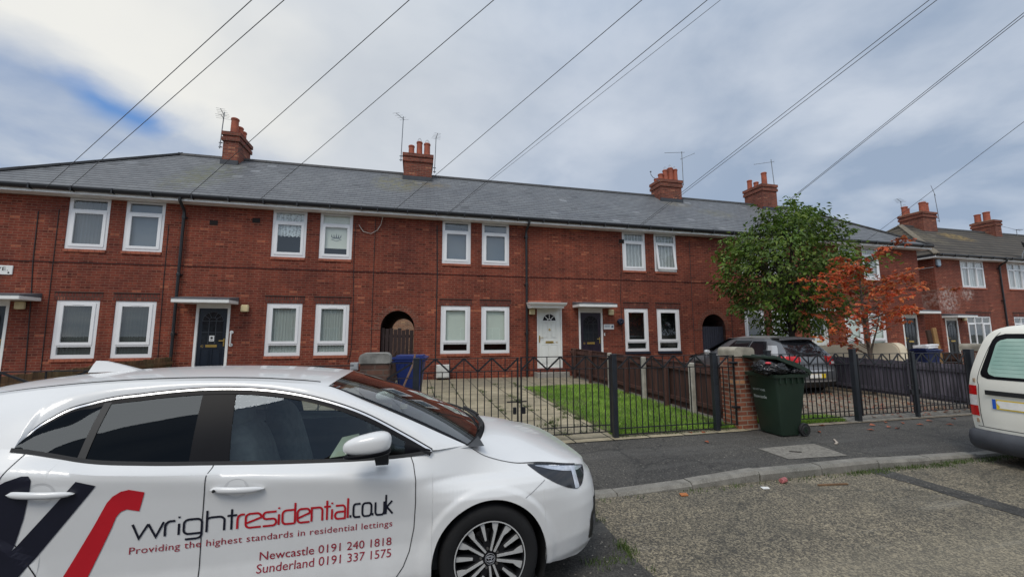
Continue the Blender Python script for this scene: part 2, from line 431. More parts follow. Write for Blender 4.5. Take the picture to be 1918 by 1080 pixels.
def window(par, xc, w, z0, z1, Y, kind, blind=None, open_=0.0, sillm=None, plants=False, label=None):
    """upper: fixed light above an opening sash; lower: opening sash above a fixed light; triple: three lights"""
    x0, x1 = xc - w / 2, xc + w / 2
    f = MB(); fw = .092 if kind == 'upper' else .105 if kind == 'lower' else .07; ya, yb = Y + .018, Y + .085
    frame_box(f, x0, x1, z0, z1, fw, ya, yb)
    if kind == 'upper': f.v = [(q[0], q[1], z1 - .065 if abs(q[2] - (z1 - fw)) < 1e-6 else q[2]) for q in f.v]
    sashes = []; panes = []
    if kind == 'upper':
        t0 = z1 - .065 - .265
        f.box(x0 + fw, x1 - fw, ya + .002, yb, t0 - .06, t0)
        panes.append((x0 + fw, x1 - fw, t0, z1 - .065)); sashes.append((x0 + fw - .012, x1 - fw + .012, z0 + fw - .012, t0 - .045))
    elif kind == 'lower':
        t0 = z0 + fw + .215
        f.box(x0 + fw, x1 - fw, ya + .002, yb, t0, t0 + .065)
        panes.append((x0 + fw, x1 - fw, z0 + fw, t0)); sashes.append((x0 + fw - .012, x1 - fw + .012, t0 + .05, z1 - fw + .03))
    else:
        th = (w - 2 * fw - .1) / 3
        t0 = z1 - fw - .27
        f.box(x0 + fw, x1 - fw, ya + .002, yb, t0 - .05, t0)
        for k in (0, 1, 2):
            a = x0 + fw + k * (th + .05)
            if k: f.box(a - .05, a, ya, yb, z0 + fw, t0 - .05); f.box(a - .05, a, ya, yb, t0, z1 - fw)
            panes.append((a, a + th, t0, z1 - fw))
            if k == 1: panes.append((a, a + th, z0 + fw, t0 - .05))
            else: sashes.append((a - .012, a + th + .012, z0 + fw - .012, t0 - .038))
    wo = f.build('window', UPVC, par)
    if label: wo['label'] = label
    for (a, b, c, d) in panes:
        MB().quad((a, Y + .05, c), (b, Y + .05, c), (b, Y + .05, d), (a, Y + .05, d)).build('pane', PANE, wo)
    for (a, b, c, d) in sashes:
        s = MB(); sw = .080 if kind != 'triple' else .05
        frame_box(s, a, b, c, d, sw, Y + .002, Y + .045)
        s.box((a + b) / 2 - .13, (a + b) / 2 + .13, Y - .006, Y + .002, d - .05, d - .03)      # trickle vent
        s.box((a + b) / 2 - .05, (a + b) / 2 + .05, Y + .046, Y + .07, c + .012, c + .04)
        p = MB().quad((a + sw, Y + .028, c + sw), (b - sw, Y + .028, c + sw), (b - sw, Y + .028, d - sw), (a + sw, Y + .028, d - sw))
        if open_:
            R = Matrix.Translation((0, Y, d)) @ Matrix.Rotation(math.radians(-open_), 4, 'X') @ Matrix.Translation((0, -Y, -d))
            for m in (s, p): m.v = [tuple(R @ Vector(q)) for q in m.v]
        s.build('sash', UPVC2, wo); p.build('pane', PANE, wo)
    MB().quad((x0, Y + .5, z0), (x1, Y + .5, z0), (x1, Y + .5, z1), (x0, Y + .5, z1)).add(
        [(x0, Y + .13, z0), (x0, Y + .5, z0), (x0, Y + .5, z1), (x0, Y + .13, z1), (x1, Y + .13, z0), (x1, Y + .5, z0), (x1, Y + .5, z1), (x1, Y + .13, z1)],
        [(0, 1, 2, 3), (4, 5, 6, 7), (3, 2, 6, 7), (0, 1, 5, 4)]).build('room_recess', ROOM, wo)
    if blind:
        bm_, a, b = blind               # fraction of the height the blind covers, from a (low) to b (high)
        h = z1 - z0
        n = 40; bl = MB()
        P = np.zeros((2, n, 3))
        for k in range(n):
            xx = x0 + .03 + (w - .06) * k / (n - 1)
            wob = .012 * math.sin(k * 2.1) if bm_ in (B_NET, B_LACE, B_GREYV, B_DARKV, B_MIDV) else 0
            lo = z0 + a * h + (.02 * math.sin(k * 1.3) if bm_ is B_LACE else 0)
            P[0, k] = (xx, Y + .10 + wob, lo); P[1, k] = (xx, Y + .10 + wob, z0 + b * h)
        bl.grid(P).build('curtain' if bm_ in (B_NET, B_LACE) else 'blind', bm_, wo)
    if plants:
        g = MB()
        for k in range(46):
            px = xc + random.uniform(-.1, .3); pz = z0 + .1 + abs(random.gauss(0, .3)); a = random.uniform(0, PI); q = .045
            g.add([(px, Y + .12, pz), (px + q * math.cos(a), Y + .12, pz + q * math.sin(a)), (px + q * .4 * math.cos(a + .8), Y + .125, pz + q * math.sin(a + .8))], [(0, 1, 2)])
        g.build('foliage', LEAFDK, wo, fix=False)
    if sillm:
        s = MB(); n = max(2, int(w / .115))
        if sillm is TERRA:
            for k in range(n):
                a = x0 + w * k / n; s.box(a + .003, a + w / n - .003, Y - .035, Y + .03, z0 - .085, z0 - .006)
            s.box(x0, x1, Y - .02, Y + .02, z0 - .08, z0 - .012)
        else: s.bbox(x0 - .02, x1 + .02, Y - .05, Y + .03, z0 - .10, z0 - .004, .008)
        s.build('sill', sillm, wo)
    if kind != 'upper':
        l = MB(); l.box(x0 - .06, x1 + .06, Y - .007, Y + .02, z1 + .004, z1 + .21)
        lo = l.build('lintel', SOLDIER, wo)
        MB().box(x0 - .06, x1 + .06, Y - .022, Y + .01, z1 + .213, z1 + .238).build('flashing', DARKGAP, wo)
    return wo

def arc_pts(cx, cz, r, a0, a1, n):
    return [(cx + r * math.cos(math.radians(a0 + (a1 - a0) * k / n)), cz + r * math.sin(math.radians(a0 + (a1 - a0) * k / n))) for k in range(n + 1)]

def door(par, x0, x1, z0, z1, Y, mat, style, label=None, num=None, hand='r'):
    """white frame and transom, leaf with panels, arched or fan light"""
    fw = .07 if style != 'white' else .045
    f = MB()
    f.box(x0, x0 + fw, Y - .01, Y + .10, z0, z1); f.box(x1 - fw, x1, Y - .01, Y + .10, z0, z1)
    f.box(x0 + fw, x1 - fw, Y - .008, Y + .10, z1 - (.05 if style == 'white' else .16), z1)
    f.box(x0 + fw, x1 - fw, Y - .02, Y + .10, z0, z0 + .035)
    do = f.build('door', WHITEP, par)
    if label: do['label'] = label
    a, b, c, d = x0 + fw + .004, x1 - fw - .004, z0 + .04, z1 - (.055 if style == 'white' else .165)
    w = b - a; h = d - c; cx = (a + b) / 2; yl = Y + .03
    lf = MB(); lf.box(a, b, yl, yl + .05, c, d)
    def panel(px0, px1, pz0, pz1):
        frame_box(lf, px0, px1, pz0, pz1, .014, yl - .010, yl)
        lf.bbox(px0 + .035, px1 - .035, yl - .012, yl + .001, pz0 + .035, pz1 - .035, .008)
    lower = [(a + w * .13, a + w * .47, c + .12, c + h * .385), (a + w * .53, a + w * .87, c + .12, c + h * .385)]
    for q in lower: panel(*q)
    if style == 'white':
        panel(a + w * .17, a + w * .44, c + h * .50, c + h * .77); panel(a + w * .56, a + w * .83, c + h * .50, c + h * .77)
        lf.box(a + w * .25, a + w * .75, yl - .012, yl, c + h * .41, c + h * .46)
    leaf = lf.build('leaf', mat, do)
    gz = c + h * .46
    if style in ('arched', 'plain'):
        gl = [(a + w * .14, gz), (a + w * .86, gz), (a + w * .86, d - w * .5)] + arc_pts(cx, d - w * .5, w * .36, 0, 180, 16)[1:-1] + [(a + w * .14, d - w * .5)]
        MB().prism(gl, .012, 'y', yl - .010).build('door_pane', DOORGLASS, do)
        lead = MB(); yy = yl - .013
        for k in (1, 2): lead.bar((a + w * (.14 + .24 * k), yy, gz), (a + w * (.14 + .24 * k), yy, d - w * .5), .012)
        for t in (gz + (d - w * .5 - gz) * .5, d - w * .5): lead.bar((a + w * .14, yy, t), (a + w * .86, yy, t), .012)
        for A in (35, 65, 115, 145): lead.bar((cx + w * .14 * math.cos(math.radians(A)), yy, d - w * .5 + w * .14 * math.sin(math.radians(A))), (cx + w * .36 * math.cos(math.radians(A)), yy, d - w * .5 + w * .36 * math.sin(math.radians(A))), .012)
        for R in (.14, .36): lead.tube([(q[0], yy, q[1]) for q in arc_pts(cx, d - w * .5, w * R, 0, 180, 14)], .007, 5)
        lead.build('glazing_lead', LEADLINE if style == 'arched' else LEADDIM, do)
    elif style == 'white':
        gl = arc_pts(cx, d - .42, w * .29, 0, 180, 16)
        MB().prism(gl, .012, 'y', yl - .006).build('fanlight', DOORGLASS, do)
        s = MB(); yy = yl - .014
        for A in (45, 90, 135): s.bar((cx + .05 * math.cos(math.radians(A)), yy, d - .42 + .05 * math.sin(math.radians(A))), (cx + w * .29 * math.cos(math.radians(A)), yy, d - .42 + w * .29 * math.sin(math.radians(A))), .022)
        s.tube([(q[0], yy, q[1]) for q in arc_pts(cx, d - .42, w * .30, 0, 180, 16)], .013, 5)
        s.tube([(q[0], yy, q[1]) for q in arc_pts(cx, d - .42, w * .09, 0, 180, 8)], .012, 5)
        s.bar((cx - w * .33, yy, d - .425), (cx + w * .33, yy, d - .425), .03)
        s.build('fanlight_bars', WHITEP, do)
        k = MB(); k.tube(arc3(cx, yl - .026, c + h * .645, .035), .008, 6); k.lathe([(.0, 0), (.028, .004), (.02, .018), (0, .022)], 10, 'y', (cx, yl - .022, c + h * .65)); k.build('knocker', BRASS, do)
    elif style == 'glazed':
        for k in range(3):
            MB().box(a + w * (.12 + .26 * k), a + w * (.34 + .26 * k), yl - .004, yl + .02, c + h * .55, d - .14).build('door_pane', DOORGLASS, do)
    lb = MB(); lb.bbox(cx - .15, cx + .15, yl - .018, yl + .002, c + h * .405, c + h * .445, .005)
    lb.build('letterbox', BRASS, do)
    hx = (b - .05) if hand == 'r' else (a + .05)
    hd = MB(); hd.bbox(hx - .018, hx + .018, yl - .016, yl, c + h * .42, c + h * .54, .004)
    sx = -1 if hand == 'r' else 1
    hd.tube([(hx, yl - .012, c + h * .505), (hx, yl - .05, c + h * .505), (hx + sx * .12, yl - .05, c + h * .505)], .010, 6)
    hd.build('handle', BRASS, do)
    if num:
        nx = (a + w * .12) if hand == 'r' else (b - w * .22)
        v, fc = text_fit(num, nx, nx + .085, c + h * .405, .075)
        MB().add([(p[0], yl - .003, p[1]) for p in v], fc).build('house_number', BRASS, do)
    return do

def arc3(cx, y, cz, r):
    return [(cx + r * math.cos(math.radians(A)), y, cz + r * math.sin(math.radians(A))) for A in range(180, 361, 20)]

NAVY = M('navy_door', (.007, .013, .024), .35, var=.1)
PURPLE = M('dark_purple_door', (.018, .010, .022), .35, var=.1)
BLACKD = M('black_door', (.009, .009, .010), .35, var=.1)
WHITED = M('white_door', (.76, .77, .73), .35, var=.04)
DOORGLASS = M('dark_door_glass', (.022, .026, .030), .08, var=.3, vs=12)
LEADLINE = M('leading_grey', (.065, .075, .09), .5)
LEADDIM = M('leading_dim', (.028, .030, .034), .5)

def canopy(par, x0, x1, Y, z0, style='flat'):
    """flat slab porch canopy with white fascia and lead top, or a white moulded one"""
    if style == 'flat':
        m = MB(); m.bbox(x0, x1, Y - .66, Y, z0, z0 + .10, .01)
        o = m.build('canopy', WHITEP, par)
        t = MB(); t.add([(x0 + .0, Y - .665, z0 + .103), (x1, Y - .665, z0 + .103), (x1, Y - .002, z0 + .103), (x0, Y - .002, z0 + .103),
                         (x0 + .0, Y - .665, z0 + .135), (x1, Y - .665, z0 + .135), (x1, Y - .002, z0 + .22), (x0, Y - .002, z0 + .22)],
                        [(3, 2, 1, 0), (4, 5, 6, 7), (0, 1, 5, 4), (1, 2, 6, 5), (2, 3, 7, 6), (3, 0, 4, 7)])
        t.build('lead_top', LEAD, o)
    else:
        prof = [(-.02, .03), (-.50, .03), (-.52, .05), (-.52, .09), (-.58, .12), (-.64, .17), (-.66, .22), (-.02, .24)]
        m = MB(); n = len(prof)
        for sx in (x0, x1):
            for (y, z) in prof:
                k = (1 if sx == x0 else -1) * (0 if y > -.5 or z < .06 else -.0)
                ins = .07 if z < .11 else .02 if z < .15 else 0
                m.v.append((sx + (ins if sx == x0 else -ins), Y + y, z0 + z))
        m.f += [tuple(range(n)), tuple(range(2 * n - 1, n - 1, -1))] + [(i, n + i, n + (i + 1) % n, (i + 1) % n) for i in range(n)]
        o = m.build('canopy', WHITEP, par)
        MB().box(x0 + .02, x1 - .02, Y - .10, Y, z0 + .245, z0 + .32).build('tile_course', TERRA, o)
    return o

def chimney(par, x0, x1, y0, y1, zb, zt, pots, cap=True):
    m = MB(); m.box(x0, x1, y0, y1, zb, zt - .36)
    m.box(x0 - .05, x1 + .05, y0 - .05, y1 + .05, zt - .36, zt - .22)
    m.box(x0 - .02, x1 + .02, y0 - .02, y1 + .02, zt - .22, zt - .14)
    m.box(x0 - .06, x1 + .06, y0 - .06, y1 + .06, zt - .14, zt)
    c = m.build('chimney', BRICKCH, par)
    f = MB(); f.add([(x0 - .05, y0 - .05, zt + .002), (x1 + .05, y0 - .05, zt + .002), (x1 + .05, y1 + .05, zt + .002), (x0 - .05, y1 + .05, zt + .002),
                     (x0 + .1, y0 + .1, zt + .07), (x1 - .1, y0 + .1, zt + .07), (x1 - .1, y1 - .1, zt + .07), (x0 + .1, y1 - .1, zt + .07)],
                    [(0, 1, 5, 4), (1, 2, 6, 5), (2, 3, 7, 6), (3, 0, 4, 7), (4, 5, 6, 7)])
    f.build('flaunching', MORTARCAP, c)
    fl = MB(); fl.box(x0 - .035, x1 + .035, y0 - .05, y0 + .02, zb + .24, zb + .46)
    fl.build('flashing', LEADF, c)
    for (px, py, h, r, cage) in pots:
        p = MB(); p.lathe([(r * 1.08, 0), (r * 1.02, h * .1), (r * .98, h * .5), (r * .96, h - .09), (r * 1.1, h - .07), (r * 1.1, h - .02), (r * .95, h), (r * .75, h), (r * .72, h - .2), (0, h - .2)], 18, 'z', (px, py, zt + .05))
        po = p.build('chimney_pot', TERRACOTTA, c, smooth=40)
        if cage:
            g = MB()
            for A in range(0, 180, 45):
                g.tube([(px + r * .8 * math.cos(math.radians(B)) * math.cos(math.radians(A)), py + r * .8 * math.cos(math.radians(B)) * math.sin(math.radians(A)), zt + .05 + h - .02 + .19 * math.sin(math.radians(B))) for B in range(0, 181, 20)], .004, 4)
            g.build('bird_guard', WIREM, po)
    return c
LEADF = M('lead_flashing', (.030, .034, .042), .5, var=.3)

EAVE = (D - .42, 5.74); RID = (D + 3.35, 8.48)

def roof_slab(name, par, mat, x0, x1, Y, hipl=None, hipr=None, dz=0.0):
    """front and back slopes; hipl / hipr give the x of the hip's ridge end"""
    m = MB()
    ye, ze, yr, zr = Y - .42, EAVE[1] + dz, Y + 3.35, RID[1] + dz
    yb = 2 * yr - ye
    r0 = hipl if hipl is not None else x0; r1 = hipr if hipr is not None else x1
    m.quad((x0, ye, ze), (x1, ye, ze), (r1, yr, zr), (r0, yr, zr))
    m.quad((x1, yb, ze), (x0, yb, ze), (r0, yr, zr), (r1, yr, zr))
    if hipl is not None: m.add([(x0, yb, ze), (x0, ye, ze), (r0, yr, zr)], [(0, 1, 2)])
    if hipr is not None: m.add([(x1, ye, ze), (x1, yb, ze), (r1, yr, zr)], [(0, 1, 2)])
    o = m.build(name, mat, par)
    rd = MB()
    n = max(1, int((r1 - r0) / .45))
    for k in range(n):
        a = r0 + (r1 - r0) * k / n; b = r0 + (r1 - r0) * (k + 1) / n
        rd.prism([(-.13, -.07), (-.08, .035), (0, .06), (.08, .035), (.13, -.07)], 1, 'x', 0)
        for i in range(len(rd.v) - 10, len(rd.v)):
            q = rd.v[i]; rd.v[i] = (a + .004 if q[0] < .5 else b - .004, yr + q[1], zr + q[2])
    rd.build('ridge_tiles', RIDGE, o)
    for hx, ex in ((hipl, x0), (hipr, x1)):
        if hx is None: continue
        for yy in (ye, yb):
            h = MB(); A = Vector((ex, yy, ze + .02)); B = Vector((hx, yr, zr + .02))
            k = 14
            for i in range(k):
                p = A.lerp(B, i / k); q = A.lerp(B, (i + 1) / k - .006)
                h.bar(p, q + (q - p) * .12 + Vector((0, 0, .004 * (i % 2))), .24 if mat is TILE else .2, .07)
            h.build('hip_tiles', HIPT if mat is TILE else RIDGE, o)
    return o

def eaves(par, x0, x1, Y, dz=0.0, endl=False, endr=False):
    s = MB(); s.box(x0, x1, Y - .33, Y + .01, 5.575 + dz, 5.60 + dz); s.box(x0, x1, Y - .352, Y - .331, 5.575 + dz, 5.71 + dz)
    if endr: s.box(x1 - .02, x1 - .001, Y - .33, Y + 7.05, 5.577 + dz, 5.708 + dz)
    if endl: s.box(x0 + .001, x0 + .02, Y - .33, Y + 7.05, 5.577 + dz, 5.708 + dz); s.box(x0 + .02, x0 + .35, Y, Y + 7, 5.577 + dz, 5.6 + dz)
    s.build('fascia', SOFF, par)
    g = MB()
    pr = [(Y - .354, 5.762 + dz), (Y - .354, 5.668 + dz), (Y - .40, 5.645 + dz), (Y - .45, 5.662 + dz), (Y - .475, 5.72 + dz), (Y - .475, 5.762 + dz)]
    g.prism(pr, x1 - x0, 'x', x0)
    if endl: g.box(x0 - .02, x0 + .09, Y - .34, Y + 7, 5.65 + dz, 5.765 + dz)
    if endr: g.box(x1 - .09, x1 + .02, Y - .34, Y + 7, 5.65 + dz, 5.765 + dz)
    k = x0 + .3
    while k < x1 - .1:
        g.box(k, k + .035, Y - .488, Y - .355, 5.63 + dz, 5.77 + dz); k += .95
    g.build('gutter', GUTT, par)

def downpipe(par, x, Y, z1, z0, lean=0.0, off=.09, dz=0.0, mat=None):
    p = MB(); y = Y - off
    p.tube([(x + .02, Y - .41, 5.68 + dz), (x + .02, Y - .41, 5.56 + dz), (x, y - .02, 5.36 + dz), (x, y, 5.26 + dz), (x + lean, y, z0)], .042, 10)
    o = p.build('downpipe', mat or PIPE, par, smooth=40)
    z = 5.1
    while z > z0 + .2:
        b = MB(); b.lathe([(.05, 0), (.055, .01), (.055, .09), (.05, .1)], 10, 'z', (x + lean * (5.3 - z) / 5, y, z)); b.box(x - .07, x + .07, y + .02, Y, z + .03, z + .06); b.build('pipe_bracket', mat or PIPE, o); z -= 1.75
    return o

def arch_ring(par, a, b, sp, cr, Y, mat):
    m = MB(); cx = (a + b) / 2; rx = (b - a) / 2; rz = cr - sp; n = 22
    for k in range(n):
        q = []
        for (t, s) in ((k + .06, 0), (k + .94, 0), (k + .94, 1), (k + .06, 1)):
            A = PI * t / n
            q.append((cx - (rx + s * .20) * math.cos(A), sp + (rz + s * .20) * math.sin(A)))
        m.prism(q, .03, 'y', Y - .010)
    m.box(a - .34, a, Y - .012, Y + .02, sp - .06, sp); m.box(b, b + .34, Y - .012, Y + .02, sp - .06, sp)
    return m.build('arch_ring', mat, par)

def passage(par, a, b, z0, sp, cr, Y, depth):
    m = MB(); cx = (a + b) / 2; rx = (b - a) / 2; rz = cr - sp
    pts = [(a, z0), (a, sp)] + [(cx - rx * math.cos(PI * k / 16), sp + rz * math.sin(PI * k / 16)) for k in range(1, 16)] + [(b, sp), (b, z0)]
    P = np.array([[(p[0], Y + t, p[1]) for p in pts] for t in (0, depth)])
    m.grid(P); m.quad((a, Y, z0), (b, Y, z0), (b, Y + depth, z0), (a, Y + depth, z0))
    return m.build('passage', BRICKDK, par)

def plank_gate(par, a, b, z0, z1, Y, mat, gaps=False, wob=.02):
    m = MB(); n = 8 if gaps else 10; w = (b - a) / n
    for k in range(n):
        g = .012 if not gaps else random.choice((.008, .02, .045))
        m.box(a + k * w + .003, a + (k + 1) * w - g, Y, Y + .022, z0 + .05, z1 + random.uniform(-wob, wob))
    for z in (z0 + .25, z1 - .28): m.box(a, b, Y + .024, Y + .06, z, z + .09)
    return m.build('passage_gate', mat, par)
# ---------------------------------------------------------------- the terrace
HIPX = (-12.2 + 3.35, 23.3 - 3.35)
def mir(x): return 11.1 - x

def house(x0, x1, label, wins, dr, can, arch=None, pipe=None, hipl=None, hipr=None, chims=(), lows=None, ups=None, vents=()):
    h = thing('terraced_house', label, 'house', ((x0 + x1) / 2, D + 3.3, 0), group='houses of the brick terrace')
    ops = []
    for x in wins:
        ops += [(x - WU / 2, x + WU / 2, *UZ), (x - WL / 2, x + WL / 2, *LZ)]
    ops.append((dr['x'][0], dr['x'][1], .40, dr.get('z1', 2.58)))
    arches = [(arch[0], arch[1], 0.0, 1.84, 2.41)] if arch else []
    w = MB(); wall_panel(w, x0, x1, -.1, 5.6, D, ops, arches)
    rwl = MB()
    if not arch: rwl.quad((x1, D + 6.7, -.1), (x0, D + 6.7, -.1), (x0, D + 6.7, 5.6), (x1, D + 6.7, 5.6))
    else: wall_panel(rwl, x0, x1, -.1, 5.6, D + 6.7, [], [(arch[0] + .02, arch[1] - .02, 0, 1.84, 2.39)])
    rwl.build('rear_wall', BRICK, h)
    if hipl is not None: w.quad((x0, D, -.1), (x0, D + 6.7, -.1), (x0, D + 6.7, 5.6), (x0, D, 5.6))
    if hipr is not None: w.quad((x1, D, -.1), (x1, D, 5.6), (x1, D + 6.7, 5.6), (x1, D + 6.7, -.1))
    w.build('wall', BRICK, h)
    ex0 = x0 - .42 if hipl is not None else x0; ex1 = x1 + .42 if hipr is not None else x1
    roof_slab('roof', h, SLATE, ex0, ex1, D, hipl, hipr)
    eaves(h, ex0, ex1, D, 0, hipl is not None, hipr is not None)
    MB().box(x0, x1, D - .014, D + .01, 3.665, 3.685).build('string_course', DARKGAP, h)
    for i, x in enumerate(wins):
        u = ups[i] if ups else {}; l = lows[i] if lows else {}
        window(h, x, WU, *UZ, D, 'upper', sillm=TERRA, **u)
        window(h, x, WL, *LZ, D, 'lower', **({'sillm': TERRA} | l))
    door(h, dr['x'][0], dr['x'][1], .42, dr.get('z1', 2.58) - .004, D, dr['mat'], dr['style'], dr.get('label'), dr.get('num'), dr.get('hand', 'r'))
    canopy(h, *can)
    st = MB(); a, b = dr['x']
    st.bbox(a - .12, b + .12, D - .42, D + .02, .02, .30, .012)
    sto = st.build('doorstep', CONC, h)
    MB().bbox(a - .06, b + .06, D - .20, D + .04, .302, .42, .01).build('threshold', BRICK, sto)
    if arch:
        arch_ring(h, arch[0], arch[1], 1.84, 2.41, D, BRICKCH)
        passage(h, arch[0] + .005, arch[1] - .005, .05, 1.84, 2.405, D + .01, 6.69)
        plank_gate(h, arch[0] + .02, arch[1] - .02, .05, 1.80 if arch[2] is not NAVYGATE else 1.92, D + .10, arch[2], arch[2] is not NAVYGATE, .04 if arch[2] is not NAVYGATE else .004)
    if pipe: downpipe(h, pipe, D, 5.4, .12)
    for c in chims: chimney(h, *c)
    for (vx, vz) in vents:
        v = MB(); v.box(vx - .11, vx + .11, D - .008, D + .02, vz - .075, vz + .075)
        for k in range(4): v.box(vx - .10, vx + .10, D - .014, D - .008, vz - .055 + k * .033, vz - .045 + k * .033)
        v.build('air_vent', DARKGAP, h)
    return h

BROWNGATE = M('dark_brown_gate_wood', (.028, .014, .013), .8, var=.35, vs=10)
NAVYGATE = M('slate_blue_gate_wood', (.026, .028, .045), .75, var=.25, vs=10)

H44 = house(-12.2, -6.85, 'end brick terraced house with a dark door below a street name plate', [-9.274, -7.900],
            dict(x=(-11.72, -10.80), mat=NAVY, style='plain', hand='r'), (-11.6, -10.12, D, 2.555), hipl=HIPX[0],
            lows=[dict(blind=(B_DARKV, .0, 1)), dict(blind=(B_DARKV, .0, 1))], ups=[dict(blind=(B_MIDV, 0, 1)), dict(blind=(B_BLUE, 0, 1))])
H42 = house(-6.85, -1.60, 'brick terraced house with a navy arched-glass door and white grab rail', [-3.984, -2.589],
            dict(x=(-6.37, -5.47), mat=NAVY, style='arched', num='42'), (-6.72, -5.27, D, 2.535), pipe=-6.87,
            chims=[(-7.22, -6.70, 16.6, 17.72, 7.7, 9.28, [(-6.98, 16.85, .62, .13, False), (-6.95, 17.2, .45, .13, False), (-6.95, 17.52, .42, .13, False)])],
            lows=[dict(blind=(B_GREYV, 0, 1)), dict(blind=(B_GREYV, 0, 1))], ups=[dict(blind=(B_LACE, .46, 1)), dict(blind=(B_CREAM, .24, 1))], vents=[(-6.11, 5.05), (-4.95, 5.2)])
H40 = house(-1.60, 5.55, 'brick terraced house with a white fanlight door beside an arched passage', [1.348, 2.742],
            dict(x=(4.265, 5.21), mat=WHITED, style='white', num='40', hand='l'), (3.83, 5.18, D, 2.50, 'ogee'), arch=(-1.10, -.02, BROWNGATE), pipe=3.86,
            chims=[(-.62, .53, 16.6, 17.7, 7.7, 9.15, [(-.33, 16.9, .42, .12, False), (.0, 16.9, .62, .12, True), (.32, 16.9, .58, .13, True), (-.2, 17.4, .3, .12, False)])],
            lows=[dict(blind=(B_ROLL, .19, 1)), dict(blind=(B_ROLL, .19, 1))], ups=[dict(blind=(B_BLUE, .0, 1)), dict(blind=(B_BLUE, 0, 1))])
H38 = house(5.55, 12.70, 'brick terraced house with a dark purple door and dark navy window sills', [8.2495, 9.635],
            dict(x=(5.87, 6.83), mat=PURPLE, style='plain', num='38', hand='r'), (5.64, 7.11, D, 2.585), arch=(11.14, 12.24, NAVYGATE),
            chims=[(11.42, 12.58, 16.6, 17.4, 7.7, 9.12, [(11.62, 16.85, .30, .12, False), (11.85, 16.8, .50, .12, True), (12.05, 17.1, .46, .12, False), (12.12, 16.78, .62, .13, True), (12.4, 16.8, .58, .12, True), (11.62, 17.2, .2, .12, False)])],
            lows=[dict(sillm=NAVYS), dict(sillm=NAVYS)], ups=[dict(blind=(B_NET, 0, 1), plants=True), dict(blind=(B_NET, 0, 1), plants=True, open_=7)], vents=[(7.72, 5.2)])
H36 = house(12.70, 17.95, 'brick terraced house behind the green tree with a white glazed door', [13.69, 15.08],
            dict(x=(16.57, 17.47), mat=WHITED, style='glazed', hand='l'), (16.37, 17.82, D, 2.535),
            chims=[(17.40, 18.32, 16.6, 17.75, 7.7, 9.40, [(17.6, 17.55, .50, .12, False), (17.62, 17.15, .25, .12, False), (17.8, 16.8, .66, .13, False)])],
            lows=[dict(blind=(B_DARKV, 0, .5)), dict(blind=(B_NET, 0, 1))], ups=[dict(blind=(B_NET, 0, 1)), dict(blind=(B_NET, 0, 1))])
H34 = house(17.95, 23.3, 'brick terraced house behind the red tree with a black door at its far corner', [19.0, 20.37],
            dict(x=(21.90, 22.82), mat=BLACKD, style='plain', hand='l', z1=2.5), (21.9, 23.3, D, 2.52), hipr=HIPX[1],
            lows=[dict(blind=(B_ROLL, 0, 1)), dict(blind=(B_ROLL, 0, 1))], ups=[dict(blind=(B_NET, 0, 1)), dict(blind=(B_NET, 0, 1))])

# ---------------------------------------------------------------- the next row
Y2 = 15.0
def house2(x0, x1, label, wins, dx, can, hipl, chims, pipe, doorm=BLACKD):
    h = thing('terraced_house', label, 'house', ((x0 + x1) / 2, Y2 + 3.3, 0), group='houses of the tiled terrace')
    ops = [(dx[0], dx[1], .40, 2.45)]
    for (xc, w) in wins: ops += [(xc - w / 2, xc + w / 2, 4.05, 5.5), (xc - w / 2, xc + w / 2, 1.0, 2.52)]
    w_ = MB(); wall_panel(w_, x0, x1, -.1, 5.55, Y2, ops)
    MB().quad((x1, Y2 + 6.7, -.1), (x0, Y2 + 6.7, -.1), (x0, Y2 + 6.7, 5.55), (x1, Y2 + 6.7, 5.55)).build('rear_wall', BRICK2, h)
    if hipl is not None: w_.quad((x0, Y2, -.1), (x0, Y2 + 6.7, -.1), (x0, Y2 + 6.7, 5.55), (x0, Y2, 5.55))
    w_.build('wall', BRICK2, h)
    ex0 = x0 - .42 if hipl is not None else x0
    roof_slab('roof', h, TILE, ex0, x1, Y2, hipl, None, -.08)
    eaves(h, ex0, x1, Y2, -.06, hipl is not None)
    for (xc, w) in wins:
        window(h, xc, w, 4.05, 5.5, Y2, 'triple', blind=(B_NET, 0, 1), sillm=TERRA)
        window(h, xc, w, 1.0, 2.52, Y2, 'triple', blind=(B_DARKV, 0, 1), sillm=TERRA)
    door(h, dx[0], dx[1], .42, 2.446, Y2, doorm, 'arched', hand='l')
    canopy(h, *can)
    for c in chims: chimney(h, *c)
    if pipe: downpipe(h, pipe, Y2, 5.3, .1, dz=-.06)
    return h
HA = house2(26.3, 31.15, 'end house of the brown tiled row with salt-bleached brickwork and a black door', [(29.13, 1.80)], (26.6, 27.5), (26.4, 27.8, Y2, 2.42), 29.65,
            [(30.66, 31.83, 17.75, 19.0, 7.5, 9.22, [(30.85, 18.75, .55, .16, True), (31.1, 18.8, .45, .15, True), (31.1, 17.95, .62, .17, True), (31.45, 18.0, .6, .15, True)])], 31.08)
HB = house2(31.15, 45.0, 'far house of the brown tiled row with a dark satellite dish at its eaves', [(32.75, 1.78), (38.5, 1.78)], (35.6, 36.5), (35.4, 36.8, Y2, 2.42), None,
            [(37.15, 37.75, 17.75, 18.9, 7.5, 9.1, [(37.3, 18.6, .55, .16, False), (37.4, 18.2, .62, .17, False)]), (43.3, 44.5, 17.75, 18.9, 7.5, 9.1, [(43.8, 18.3, .5, .16, False)])], None)

